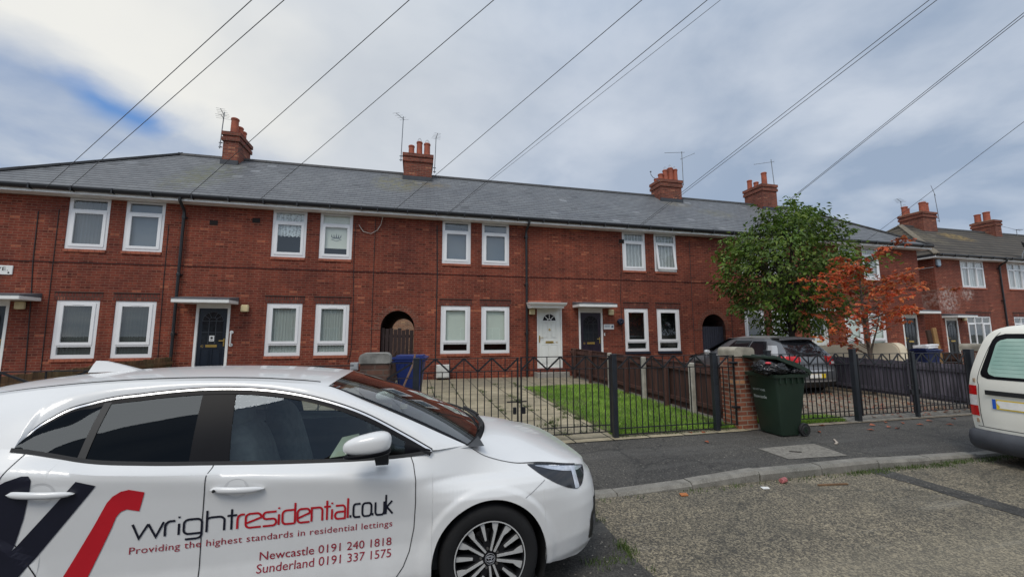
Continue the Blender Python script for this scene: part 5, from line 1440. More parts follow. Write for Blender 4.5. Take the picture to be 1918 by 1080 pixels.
aerial('low tv aerial lying across the far tiled ridge', 40.2, 18.2, 8.0, 8.75, [(8.7, -1, -.1, .05, 3.4, 2, .05, True), (8.72, 1, -.2, 0, .5, 5, .15, False)])
# ---------------------------------------------------------------- the white hatchback: surfaces as functions of (u forward, w sideways, z up), metres from the front axle
CU, CY, CZ = .49, 3.495, -.10
def car_xyz(u, w, z): return (CU + u, CY - w, z + CZ)
PLAN = [(.93, 0), (.928, .15), (.915, .32), (.875, .50), (.81, .625), (.71, .715), (.57, .79), (.42, .845), (.25, .876), (0, .888), (-.5, .889), (-1.2, .889), (-1.9, .889), (-2.3, .886), (-2.64, .878), (-3.0, .845), (-3.2, .79), (-3.32, .66), (-3.38, .4), (-3.39, 0)]
def plan_sample(n=230):
    P = np.array(PLAN); s = np.r_[0, np.cumsum(np.hypot(*np.diff(P, axis=0).T))]
    f = smoothcurve([(a, *b) for a, b in zip(s, P)])
    q = f(np.linspace(0, s[-1], 900))
    # columns crowd at the wheel arch ends
    ex = []
    for c in (0.0, -2.64):
        for a in np.linspace(0, PI, 40): ex.append(c + RA * math.cos(a))
        ex += [c + RA + .0015, c - RA - .0015]
    side = q[(q[:, 1] > .8)]
    sl_ = np.linspace(0, s[-1], 900)
    us = q[:, 0]
    t_ex = [np.interp(-e, -us, sl_) for e in ex]
    T = np.unique(np.round(np.r_[np.linspace(0, s[-1], n), t_ex], 5))
    p = f(T); p[0, 1] = 0; p[-1, 1] = 0
    d = np.gradient(p, T, axis=0); d /= np.hypot(*d.T)[:, None]
    nrm = np.stack([-d[:, 1] * 1.0, d[:, 0]], 1); nrm = -nrm        # outward
    k = len(p) // 2
    if nrm[k, 1] < 0: nrm = -nrm
    return p, nrm
RA = .362
zb_f = smoothcurve([(-3.2, 1.06), (-3.0, 1.10), (-2.7, 1.125), (-2.49, 1.118), (-2.32, 1.08), (-2.18, 1.043), (-1.9, 1.008), (-1.6, .988), (-1.13, .963), (-.75, .952), (-.53, .955), (-.36, .972)])
zcr_f = smoothcurve([(-3.2, .98), (-2.47, 1.0), (-2.0, .965), (-1.575, .926), (-1.0, .876), (-.465, .826), (0, .80)])
bc_f = smoothcurve([(-.2, 1.005), (.05, .985), (.15, .972), (.35, .93), (.5, .878), (.65, .820), (.8, .752), (.88, .715), (.93, .69)])
be_f = smoothcurve([(-.2, .985), (-.14, .972), (-.02, .905), (.18, .840), (.34, .818), (.63, .790), (.8, .750), (.88, .716), (.93, .69)])
def Zb(u, w):      # bonnet height
    c, e = bc_f(u), be_f(u)
    return c - (c - e) * (np.abs(w) / .72) ** 2.3
zlo_f = lambda u: np.interp(u, [-3.4, -3.05, -2.2, -.4, .363, .5, .66, .8, .93], [.30, .22, .165, .165, .245, .215, .19, .20, .22])
def ss(a, b, x): t = np.clip((x - a) / (b - a), 0, 1); return t * t * (3 - 2 * t)
def z_top(u):
    if u > -.14: return None
    if u > -.36: return float(np.interp(u, [-.36, -.14], [.972, .972]))
    return float(zb_f(u)[0])
def off_fn(u, z, zt):
    zc = float(zcr_f(u)[0])
    door = np.interp(z, [.165, .20, .24, .30, .37, .47, .60, zc - .10, zc - .012, zc + .008, zc + .03, zt - .02, max(zt, zc + .04)],
                     [-.075, -.035, -.008, 0, -.007, -.021, -.020, -.008, 0, -.002, -.012, -.070, -.088])
    fend = np.interp(z, [.165, .25, .35, .63, .69, .74, .775, .80, max(.81, zt)], [-.05, -.012, 0, 0, -.007, -.030, -.065, -.11, -.165])
    nose = np.interp(z, [.2, .25, .35, .52, .60, .67, max(.68, zt)], [-.05, -.02, 0, 0, -.012, -.035, -.075])
    k = ss(-.55, -.08, u); o = door * (1 - k) + fend * k
    k = ss(.38, .72, u); o = o * (1 - k) + nose * k
    for c in (0.0, -2.64):
        d = np.hypot(u - c, z - .315) - RA
        if -.03 < d < .12 and z < .74: o += .012 * (1 - ss(.045, .085, d))
    return o
def body_cols():
    p, n = plan_sample()
    cols = []
    for i in range(len(p)):
        u, w = p[i]
        zt = z_top(u)
        if zt is None:
            ins = -.165 + .09 * ss(.38, .72, u)
            zt = float(Zb(u, max(0, w + ins * abs(n[i, 1])))[0])
        lo = float(zlo_f(u))
        for c in (0.0, -2.64):
            if abs(u - c) < RA: lo = max(lo, .315 + math.sqrt(RA ** 2 - (u - c) ** 2))
        cols.append((u, w, n[i], lo, zt))
    return cols
COLS = body_cols(); NR = 44
def col_pts(c, N=NR):
    u, w, n, lo, zt = c
    s = np.linspace(0, 1, N); z = lo + (zt - lo) * s
    zc = float(zcr_f(u)[0])
    o = np.array([off_fn(u, q, zt) for q in z])
    o = np.minimum(o, .02)
    ww = w + n[1] * o
    if w < .2: ww = np.where(ww < 0, 0, ww)
    return np.stack([u + n[0] * o, ww, z], 1)
BODY = np.array([col_pts(c) for c in COLS])           # (columns, rows, 3) in car coordinates
_CU = np.array([c[0] for c in COLS])
def side_w(u, z):      # w of the near flank at (u, z) for decals and trim
    u = np.atleast_1d(u); z = np.atleast_1d(z); out = []
    for a, b in zip(u, z):
        i = int(np.clip(np.searchsorted(-_CU, -a), 1, len(_CU) - 1)); t = (a - _CU[i - 1]) / (_CU[i] - _CU[i - 1] + 1e-12)
        W = []
        for k in (i - 1, i):
            W.append(np.interp(b, BODY[k, :, 2], BODY[k, :, 1]))
        out.append(W[0] + (W[1] - W[0]) * min(1, max(0, t)))
    return np.array(out)
# greenhouse curves
dlo_f = smoothcurve([(-2.50, 1.135, .765), (-2.47, 1.20, .72), (-2.42, 1.255, .675), (-2.26, 1.325, .635), (-2.03, 1.359, .62), (-1.66, 1.381, .62), (-1.32, 1.356, .635), (-1.065, 1.301, .66), (-.805, 1.212, .70), (-.533, 1.072, .752), (-.36, .976, .80)])
rl_f = smoothcurve([(-3.1, 1.30, .56), (-2.9, 1.345, .56), (-2.5, 1.40, .555), (-2.1, 1.424, .55), (-1.7, 1.424, .55), (-1.3, 1.402, .555), (-1.04, 1.366, .56), (-.8, 1.268, .60), (-.5, 1.138, .652), (-.3, 1.045, .685), (-.14, .972, .712)])
rc_f = smoothcurve([(-3.1, 1.355), (-2.9, 1.402), (-2.5, 1.447), (-2.1, 1.464), (-1.7, 1.46), (-1.3, 1.438), (-.98, 1.402)])
# ---------------------------------------------------------------- materials of the cars
def paint(name, col, rough=.22, metal=0.0, coat=.6, var=.03):
    t = NT(name); o = t.obj()
    c = t.mix(t.ramp(t.noise(o, 2.0, 4), .3, .7), tuple(q * (1 - var) for q in col), tuple(min(1, q * (1 + var)) for q in col))
    z = t.sep(t.pos())[2]
    grime = t.math('MULTIPLY', t.ramp(z, .0, .55, (1, 1, 1), (0, 0, 0)), t.ramp(t.noise(t.pos(), 9, 5, .65), .3, .7))
    c = t.mix(t.math('MULTIPLY', grime, .22), c, (.22, .20, .17))
    t.S(Base__Color=c, Roughness=rough, Metallic=metal)
    t.p.inputs['Coat Weight'].default_value = coat; t.p.inputs['Coat Roughness'].default_value = .03
    return t.m
CARW = paint('white_car_paint', (.70, .70, .695), .3)
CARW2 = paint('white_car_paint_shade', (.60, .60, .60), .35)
GLOSSB = M('gloss_black_trim', (.006, .006, .008), .4, var=.1, spec=.12)
MATB = M('matt_black_plastic', (.013, .013, .014), .6, var=.2)
SEAM = M('panel_gap', (.012, .012, .014), .8)
CHROME = M('bright_trim', (.62, .63, .66), .22, .6, var=.03)
GLF = glass_mat('front_side_glass', (.80, .87, .85), .85, gcol=(.75, .86, 1.0))
GLT = glass_mat('tinted_rear_glass', (.035, .040, .046), .30, gcol=(.75, .86, 1.0))
GLW = glass_mat('windscreen_glass', (.52, .58, .55), 1.9)
INTD = M('dark_car_interior', (.045, .048, .052), .8, var=.2)
INTS = M('grey_seat_cloth', (.13, .137, .14), .9, var=.2, vs=20)
INTL = M('pale_headlining', (.30, .30, .29), .9)
DECB = M('decal_black', (.010, .011, .022), .35, var=.05)
DECR = M('decal_red', (.50, .012, .022), .32, var=.06)
DECM = M('decal_maroon', (.30, .012, .030), .35, var=.05)
TYRE = M('tyre_rubber', (.006, .006, .007), .85, var=.3, vs=8, bump=.15, bs=60)
ALLOY = M('machined_alloy', (.62, .62, .61), .35, .35, var=.08)
ALLOYD = M('black_alloy', (.012, .012, .014), .4, .2)
DISC = M('brake_disc', (.22, .21, .20), .45, .8, var=.2)

car = thing('parked_car', 'white hatchback with black and red lettering on its doors, nearest the camera', 'car', car_xyz(0, 0, .1))
def built(mb, fn, name, mat, parent, smooth, fix=True):
    W_ = [q[1] for q in mb.v]
    if min(W_) < -.02 and max(W_) > .02 and min(abs(x) for x in W_) > .02 and all((mb.v[f[0]][1] > 0) == (mb.v[i][1] > 0) for f in mb.f for i in f):      # one part on each side of the car
        out = None
        for sg_ in (1, -1):
            mp = {}; n_ = MB()
            for i, q in enumerate(mb.v):
                if q[1] * sg_ > 0: mp[i] = len(n_.v); n_.v.append(fn(*q))
            n_.f = [tuple(mp[i] for i in f) for f in mb.f if f[0] in mp]
            o = n_.build(name, mat, parent, smooth=smooth, fix=fix); out = out or o
        return out
    mb.v = [fn(*q) for q in mb.v]
    return mb.build(name, mat, parent, smooth=smooth, fix=fix)
def carpart(mb, name, mat, parent=None, smooth=60, fix=True):
    return built(mb, car_xyz, name, mat, parent or car, smooth, fix)
def mirror_grid(P):
    Q = np.array(P); Q[..., 1] *= -1
    return Q
# flanks, nose and tail
m = MB(); m.grid(BODY); m.grid(mirror_grid(BODY))
bodyo = carpart(m, 'body', CARW, smooth=50)
# bonnet
front = [k for k, c in enumerate(COLS) if c[0] > -.115]
E = np.array([BODY[k, -1] for k in front])           # nose centre to screen corner
nv = 31; P = np.zeros((len(E), nv, 3))
for i, e in enumerate(E):
    g = ss(.55, -.12, e[0])
    for j, v in enumerate(np.linspace(-1, 1, nv)):
        u = e[0] + .20 * g * (1 - v * v); w = e[1] * v
        P[i, j] = (u, w, float(Zb(u, w)[0]) if abs(v) < 1 else e[2])
P[:, 0] = mirror_grid(E); P[:, -1] = E
carpart(MB().grid(P), 'bonnet', CARW, smooth=50)
# cowl, wipers
def BW(v): return np.array([.045 - .185 * abs(v) ** 2.2, .712 * v, .982 - .012 * abs(v) ** 2])
def HW(v): return np.array([-.985 - .055 * v * v, .56 * v, 1.405 - .038 * v * v])
def WS(v, s, lift=0.0):
    b, h = BW(v), HW(v); q = b + (h - b) * s
    n = np.array([.36, 0, .93]); return q + n * (.035 * 4 * s * (1 - s) * (1 - .5 * v * v) + lift)
P = np.array([[(lambda r, b: r + (b - r) * t + np.array([0, 0, -.020 * math.sin(PI * t)]))(np.array([E[-1][0] + .20 * ss(.55, -.12, E[-1][0]) * (1 - v * v), E[-1][1] * v, Zb(E[-1][0] + .20 * ss(.55, -.12, E[-1][0]) * (1 - v * v), E[-1][1] * v)[0] - .004]), BW(v)) for t in np.linspace(0, 1, 6)] for v in np.linspace(-1, 1, 25)])
cw = carpart(MB().grid(P), 'cowl', MATB, smooth=60)
wp = MB()
for (v0, s0, v1, s1) in ((.55, -.03, -.25, .06), (-.12, -.03, -.85, .10)):
    pts = [WS(v0 + (v1 - v0) * t, max(.0, s0 + (s1 - s0) * t), .018) for t in np.linspace(0, 1, 8)]
    wp.tube([car_xyz(*q) for q in pts], .009, 5); wp.tube([car_xyz(*(q + np.array([.012, 0, .012]))) for q in pts[:5]], .012, 5)
wp.build('wiper', MATB, car)
# windscreen with black band
carpart(MB().grid(np.array([[WS(v, s) for s in np.linspace(0.0, 1, 14)] for v in np.linspace(-.965, .965, 25)])), 'windscreen', GLW, smooth=60)
bd_ = MB()
bd_.grid(np.array([[WS(v, s, -.004) for s in np.linspace(.93, 1, 3)] for v in np.linspace(-1, 1, 25)])); bd_.grid(np.array([[WS(v, s, -.004) for s in np.linspace(0, .06, 3)] for v in np.linspace(-1, 1, 25)]))
for sg_ in (-1, 1): bd_.grid(np.array([[WS(sg_ * v, s, -.004) for s in np.linspace(0, 1, 10)] for v in np.linspace(.935, 1, 3)]))
carpart(bd_, 'screen_border', GLOSSB)
# roof
us = np.r_[np.linspace(-1.04, -3.1, 34)]
P = np.zeros((len(us), 27, 3))
for i, u in enumerate(us):
    z, w = rl_f(u)[0]; zc = float(rc_f(min(u + .055, -.98))[0])
    for j, v in enumerate(np.linspace(-1, 1, 27)):
        uu = u + .055 * (1 - v * v) * ss(-1.6, -1.04, u)
        P[i, j] = (uu, w * v, zc - (zc - z) * abs(v) ** 2.6)
roofo = carpart(MB().grid(P), 'roof', CARW, smooth=60)
for sg_ in (-1, 1):
    rs = MB(); rs.tube([car_xyz(u, sg_ * .505, float(rc_f(u)[0] - (rc_f(u)[0] - rl_f(u)[0][0]) * .92 ** 2.6) + .002) for u in np.linspace(-1.1, -3.0, 20)], .004, 4)
    rs.build('roof_seam', SEAM, roofo)
fin = MB(); prof = [(-2.70, 1.445), (-2.40, 1.452), (-2.46, 1.475), (-2.54, 1.50), (-2.62, 1.522), (-2.67, 1.525), (-2.685, 1.50)]
n = len(prof)
for (w, k) in ((-.032, 0), (-.010, 1), (.010, 1), (.032, 0)):
    for (u, z) in prof: fin.v.append((u, w if z < 1.46 else w * .45, z))
for r_ in range(3): fin.f += [(r_ * n + i, r_ * n + (i + 1) % n, (r_ + 1) * n + (i + 1) % n, (r_ + 1) * n + i) for i in range(n)]
fin.f += [tuple(range(n - 1, -1, -1)), tuple(range(3 * n, 4 * n))]
carpart(fin, 'roof_fin', CARW, smooth=30)
# pillars and cant rail
def rail_grid(us, sg_=1):
    out = []
    for u in us:
        zR, wR = rl_f(u)[0]
        if u < -2.49: zL, wL = float(zb_f(u)[0]), .889 - .088
        elif u > -.36: zL, wL = .972, float(np.interp(u, [-.36, -.14], [.80, .723]))
        else: zL, wL = dlo_f(u)[0]
        if u < -2.49:
            i = int(np.argmin(abs(_CU - u))); wL, zL = BODY[i, -1, 1], BODY[i, -1, 2]
        bul = .016 if u < -.4 else .010 * ss(-.12, -.4, u)
        out.append([(u, sg_ * (wL + (wR - wL) * t + bul * math.sin(PI * t)), zL + (zR - zL) * t + bul * .9 * math.sin(PI * t)) for t in np.linspace(0, 1, 9)])
    return np.array(out)
UR = np.r_[np.linspace(-.14, -.36, 8), np.linspace(-.40, -2.45, 50), np.linspace(-2.47, -2.492, 3), np.linspace(-2.5, -3.1, 14)]
m = MB(); m.grid(rail_grid(UR)); m.grid(rail_grid(UR, -1)); carpart(m, 'side_rail', CARW, smooth=50)
# tail panel and rear screen
T2 = lambda v: np.array([-3.385 + .17 * abs(v) ** 2.5, .74 * v, 1.02]); H2 = lambda v: np.array([-3.1 + .0 * v, .56 * v, 1.355 - .055 * abs(v) ** 2.6])
carpart(MB().grid(np.array([[H2(v) + (T2(v) - H2(v)) * s + np.array([-.03, 0, .02]) * math.sin(PI * s) for s in np.linspace(0, 1, 8)] for v in np.linspace(-1, 1, 15)])), 'rear_screen', GLOSSB)
fl_ = MB()
for sg_ in (1, -1):
    cA = rail_grid(UR[-1:], sg_)[0]; cB = np.array([H2(sg_) + (T2(sg_) - H2(sg_)) * s + np.array([-.03, 0, .02]) * math.sin(PI * s) for s in np.linspace(1, 0, 9)])
    fl_.grid(np.array([cA + (cB - cA) * k for k in np.linspace(0, 1, 4)]))
    ks = [k for k, c in enumerate(COLS) if c[0] < -3.09]
    A_ = np.array([BODY[k, -1] for k in ks]); A_[:, 1] *= sg_; fl_.grid(np.array([A_, A_ * .0 + np.array([-3.25, sg_ * .5, 1.03])]))
carpart(fl_, 'rear_corner', CARW, smooth=60)
# side glass
def G(u, t, inset=0.0):
    zL, wL = float(zb_f(u)[0]), .801
    zR, wR = dlo_f(u)[0]
    return (u, wL + (wR - wL) * t + .012 * math.sin(PI * t) - inset, zL + (zR - zL) * t)
def gpatch(u0, u1, name, mat, inset=.006, t0=0.0, t1=1.0, n=24, lean0=0, lean1=0, both=True):
    m = MB()
    for sg_ in ((1, -1) if both else (1,)):
        P = np.array([[G(u0 + (u1 - u0) * i / n + (lean0 + (lean1 - lean0) * i / n) * t, t, inset) for t in np.linspace(t0, t1, 8)] for i in range(n + 1)])
        P[..., 1] *= sg_; m.grid(P)
    return carpart(m, name, mat, smooth=60)
gpatch(-1.52, -.665, 'front_window', GLF, lean0=-.05)
gpatch(-.64, -.535, 'quarter_window', GLF, n=5)
gpatch(-.535, -.375, 'corner_trim', GLOSSB, .003, n=6)
gpatch(-.672, -.634, 'window_bar', MATB, .001, n=2)
gpatch(-1.70, -1.50, 'door_pillar', GLOSSB, .003, n=6, lean0=-.03, lean1=-.055)
gpatch(-2.19, -1.69, 'rear_window', GLT, n=14, lean1=-.03)
gpatch(-2.215, -2.180, 'window_bar', MATB, .002, n=2)
gpatch(-2.488, -2.205, 'quarter_window', GLT, n=14)
# rubber under the glass, bright line over it
def dlo_line(us, dz, h, out, name, mat):
    m = MB()
    for sg_ in (1, -1):
        P = []
        for u in us:
            z, w = dlo_f(u)[0]; sl = np.array(dlo_f(u + .01)[0]) - np.array(dlo_f(u - .01)[0]); tn = np.array([.02, sl[0]]); tn /= np.hypot(*tn); nn = np.array([-tn[1], tn[0]])
            P.append([(u + nn[0] * q, sg_ * (w + out - q * .55), z + nn[1] * q) for q in (dz, dz + h)])
        m.grid(np.array(P))
    return carpart(m, name, mat, fix=True)
UD = np.r_[np.linspace(-2.497, -2.3, 26), np.linspace(-2.28, -.365, 60)]
dlo_line(UD, -.010, .010, .005, 'bright_window_line', CHROME)
dlo_line(UD, .0012, .006, .004, 'window_seal', SEAM)
dlo_line(UD, -.034, .022, .0015, 'window_seal', GLOSSB)
m = MB()
for sg_ in (1, -1):
    P = []
    for u in np.linspace(-2.495, -.365, 60):
        z = float(zb_f(u)[0]); P.append([(u, sg_ * (.801 + .006 - q * .35), z + q) for q in (-.010, .010)])
    m.grid(np.array(P))
carpart(m, 'window_seal', MATB)
# things drawn on the flank
def flank(pts, out):
    pts = np.asarray(pts, float); w = side_w(pts[:, 0], pts[:, 1])
    return [(u, a + out, z) for (u, z), a in zip(pts, w)]
def ribbon(path, wd, out, name, mat, parent=None, sub=8, cap=False, mirror=False):
    pts = []
    for a, b in zip(path[:-1], path[1:]):
        for k in range(sub): pts.append((a[0] + (b[0] - a[0]) * k / sub, a[1] + (b[1] - a[1]) * k / sub))
    pts.append(path[-1]); P = np.array(pts); d = np.gradient(P, axis=0); d /= np.hypot(*d.T)[:, None]; n = np.stack([-d[:, 1], d[:, 0]], 1)
    m = MB(); A = flank(P + n * wd / 2, out); B_ = flank(P - n * wd / 2, out)
    m.grid(np.array([A, B_]))
    if mirror: m.grid(mirror_grid(np.array([A, B_])))
    return carpart(m, name, mat, parent) if name else m
ribbon([(-.50, .962), (-.478, .91), (-.463, .83), (-.461, .70), (-.467, .553), (-.49, .43), (-.523, .353), (-.60, .25), (-.70, .20)], .0048, .0022, 'door_gap', SEAM, mirror=True)
ribbon([(-1.572, .985), (-1.574, .92), (-1.579, .646), (-1.575, .3), (-1.56, .19)], .0048, .0022, 'door_gap', SEAM, mirror=True)
ribbon([(-2.43, 1.10), (-2.475, .97), (-2.47, .86), (-2.44, .76), (-2.36, .65), (-2.28, .53), (-2.22, .36), (-2.19, .22)], .0045, .0022, 'door_gap', SEAM, mirror=True)
ribbon([(-.70, .20), (-1.2, .195), (-1.56, .19), (-2.19, .215)], .0045, .0022, 'door_gap', SEAM, mirror=True)
ribbon([(.375, .745), (.33, .72), (.26, .68), (.225, .665)], .004, .0015, 'bumper_gap', M('pale_panel_gap', (.30, .30, .31), .7), mirror=True)
# bonnet shut line along the wing
gl_ = [k for k in front if COLS[k][0] < .70]
m = MB(); A = np.array([BODY[k, -1] for k in gl_]); 
P = np.array([A + np.array([0, .002, .0015]), np.array([BODY[k, -2] * .42 + BODY[k, -1] * .58 for k in gl_]) + np.array([0, .004, .001])]); m.grid(P); m.grid(mirror_grid(P)); carpart(m, 'bonnet_gap', SEAM)
m = MB()
P = np.array([[(-2.80 - .30 * t, float(np.interp(t, [0, 1], [.57, .60])) + .022 * math.sin(PI * t) + q[0], 1.385 - .20 * t ** 1.5 + q[1]) for t in np.linspace(0, 1, 10)] for q in ((0, 0), (.004, .009))]); m.grid(P); m.grid(mirror_grid(P)); carpart(m, 'tailgate_gap', SEAM)
# headlight
def strip(u0, u1, zl, zh, out, step=1):
    ks = [k for k, c in enumerate(COLS) if u0 <= c[0] <= u1]
    P = []
    for k in ks:
        c = COLS[k]; a, b = zl(c[0], c[4]), zh(c[0], c[4]); row = []
        for z in np.linspace(a, b, 8):
            i = np.array([np.interp(z, BODY[k, :, 2], BODY[k, :, q]) for q in range(3)]); i[0] += c[2][0] * out; i[1] += c[2][1] * out; i[2] = z; row.append(i)
        P.append(row)
    return np.array(P)
HLl = lambda u, t: float(np.interp(u, [.295, .37, .46, .56, .64, .70, .76, .79], [t - .004, .768, .715, .665, .636, .645, .70, .755]))
top = lambda u, t: t - .006
m = MB(); P = strip(.30, .79, HLl, top, .004); m.grid(P); m.grid(mirror_grid(P)); hl = carpart(m, 'headlight', M('headlight_smoked', (.020, .021, .026), .08, var=.2))
m = MB()
for (a, b, l, h) in ((.36, .78, lambda u, t: HLl(u, t) * .28 + t * .72, lambda u, t: t - .012), (.61, .68, lambda u, t: HLl(u, t) + .004, lambda u, t: t - .02)):
    P = strip(a, b, l, h, .0065); m.grid(P); m.grid(mirror_grid(P))
carpart(m, 'light_guide', M('headlight_chrome', (.55, .57, .62), .18, .6, var=.25, vs=25), hl)
# grille and bumper vent
m = MB(); P = strip(.80, .931, lambda u, t: .30, lambda u, t: .53, .003); m.grid(P); m.grid(mirror_grid(P)); carpart(m, 'grille', MATB)
m = MB(); P = strip(.735, .81, lambda u, t: float(np.interp(u, [.735, .76, .81], [.30, .262, .262])), lambda u, t: float(np.interp(u, [.735, .76, .81], [.33, .43, .47])), .0045); m.grid(P); m.grid(mirror_grid(P)); vt = carpart(m, 'bumper_vent', MATB)
m = MB(); P = strip(.775, .815, lambda u, t: .285, lambda u, t: float(np.interp(u, [.775, .815], [.40, .43])), .007); m.grid(P); m.grid(mirror_grid(P)); carpart(m, 'vent_surround', M('grey_vent', (.09, .10, .12), .35), vt)
# handles
def handle(u0, u1, z0, z1, key):
    P = []
    n = 16
    for i in range(n + 1):
        t = i / n; u = u0 + (u1 - u0) * t; z = z0 + (z1 - z0) * t
        r = .0185 * (1 - abs(2 * t - 1) ** 5) ** .5 * (1.0 - .18 * t); st_ = .042 * math.sin(PI * min(1, max(0, (t + .04) / 1.08))) ** .45
        w = float(side_w(u, z)[0])
        P.append([(u, w - .01 + st_ + .012 * math.sin(a), z + r * math.cos(a)) for a in np.linspace(0, 2 * PI, 13)])
    h = carpart(MB().grid(np.array(P)), 'door_handle', CARW, smooth=60)
    c = (u0 + u1) / 2 - .01; zc_ = (z0 + z1) / 2
    ell = [(c + .062 * math.cos(a), zc_ + .052 * math.sin(a)) for a in np.linspace(0, 2 * PI, 29)[:-1]]
    F_ = flank(ell, .0012); ctr = flank([(c, zc_)], -.004)[0]
    mm_ = MB().add(F_ + [ctr], [(i, (i + 1) % 28, 28) for i in range(28)])
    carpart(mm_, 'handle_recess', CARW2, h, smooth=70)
    if key: carpart(MB().lathe([(0, 0), (.008, .0), (.008, .004), (0, .004)], 12, 'y', (u0 + .028, float(side_w(u0, z0)[0]) + .036, z0 - .001)), 'lock', MATB, h)
handle(-1.545, -1.283, .874, .858, True); handle(-2.425, -2.150, .925, .905, False)
# folded door mirror
def sup(c, r, e, n=18, ta=None):
    P = []
    sg = lambda x, p: math.copysign(abs(x) ** p, x)
    for i in range(n + 1):
        a = -PI / 2 + PI * i / n; row = []
        for j in range(2 * n + 1):
            b = -PI + PI * j / n
            x = sg(math.cos(a), e[0]) * sg(math.cos(b), e[1]); y = sg(math.cos(a), e[0]) * sg(math.sin(b), e[1]); z = sg(math.sin(a), e[0])
            k = 1.0 if ta is None else 1 + ta * x
            row.append((c[0] + r[0] * x, c[1] + r[1] * y * k, c[2] + r[2] * z * k + (0 if ta is None else .012 * x)))
        P.append(row)
    return np.array(P)
for sg_ in (1, -1):
    mo_ = carpart(MB().grid(sup((-.737, sg_ * .985, 1.082), (.132, .062, .058), (.75, .85), ta=.22)), 'door_mirror', CARW, smooth=70)
    carpart(MB().grid(sup((-.735, sg_ * .982, 1.030), (.130, .058, .022), (.8, .85), ta=.15)), 'mirror_base', GLOSSB, mo_, smooth=70)
    st_ = MB(); st_.grid(np.array([[(-.660 + a * .040 * (1 - .12 * t), sg_ * (.97 - .09 * t + b * .02), 1.03 - .085 * t) for (a, b) in ((-1, -1), (-1.05, 1), (1, 1), (1.05, -1), (-1, -1))] for t in np.linspace(0, 1.15, 6)])); carpart(st_, 'mirror_stalk', GLOSSB, mo_, smooth=40)
# cabin seen through the glass
m = MB()
for sg_ in (1, -1):
    m.grid(np.array([[(u, sg_ * .765, z) for z in (.25, .92)] for u in np.linspace(-.3, -3.1, 6)]))
m.add([(-.2, -.77, .25), (-.2, .77, .25), (-3.2, .77, .25), (-3.2, -.77, .25)], [(0, 1, 2, 3)]); m.add([(-3.0, -.7, .25), (-3.0, .7, .25), (-3.0, .7, 1.25), (-3.0, -.7, 1.25)], [(0, 1, 2, 3)])
m.grid(np.array([[(-.02 - .45 * t, w, .965 - .05 * t ** 2 if t < .9 else .65) for t in np.linspace(0, 1, 8)] for w in np.linspace(-.74, .74, 6)]))
cab = carpart(m, 'cabin', INTD, smooth=0)
carpart(MB().grid(np.array([[(u, w, float(rc_f(u)[0]) - .045 - .05 * (w / .55) ** 2) for w in np.linspace(-.55, .55, 7)] for u in np.linspace(-1.06, -2.95, 12)])), 'headlining', INTL, cab)
for sg_ in (1, -1):
    s_ = MB(); s_.grid(sup((-1.42, sg_ * .37, .80), (.10, .24, .34), (.55, .6))); s_.v = [(q[0] - (q[2] - .6) * .32, q[1], q[2]) for q in s_.v]
    s_.grid(sup((-1.60, sg_ * .37, 1.17), (.055, .13, .085), (.6, .7))); s_.grid(sup((-1.15, sg_ * .37, .50), (.28, .25, .09), (.5, .5)))
    carpart(s_, 'seat', INTS, cab, smooth=60)
s_ = MB(); s_.grid(sup((-2.35, 0, .72), (.10, .62, .28), (.5, .4))); carpart(s_, 'rear_seat', INTD, cab, smooth=60)
sw_ = MB(); sw_.tube([car_xyz(-.72 - .07 * math.cos(a) , .37 + .18 * math.sin(a), .90 + .165 * math.cos(a)) for a in np.linspace(0, 2 * PI, 25)], .015, 6); sw_.tube([car_xyz(-.72, .37, .90), car_xyz(-.45, .37, .82)], .04, 8); sw_.build('steering_wheel', MATB, cab, smooth=50)
pp = MB(); pp.add([(-.98, .74, .955), (-.80, .70, .96), (-.83, .60, 1.06), (-.93, .62, 1.045)], [(0, 1, 2, 3)]); carpart(pp, 'map_pocket', M('pale_map', (.33, .36, .28), .8), cab)
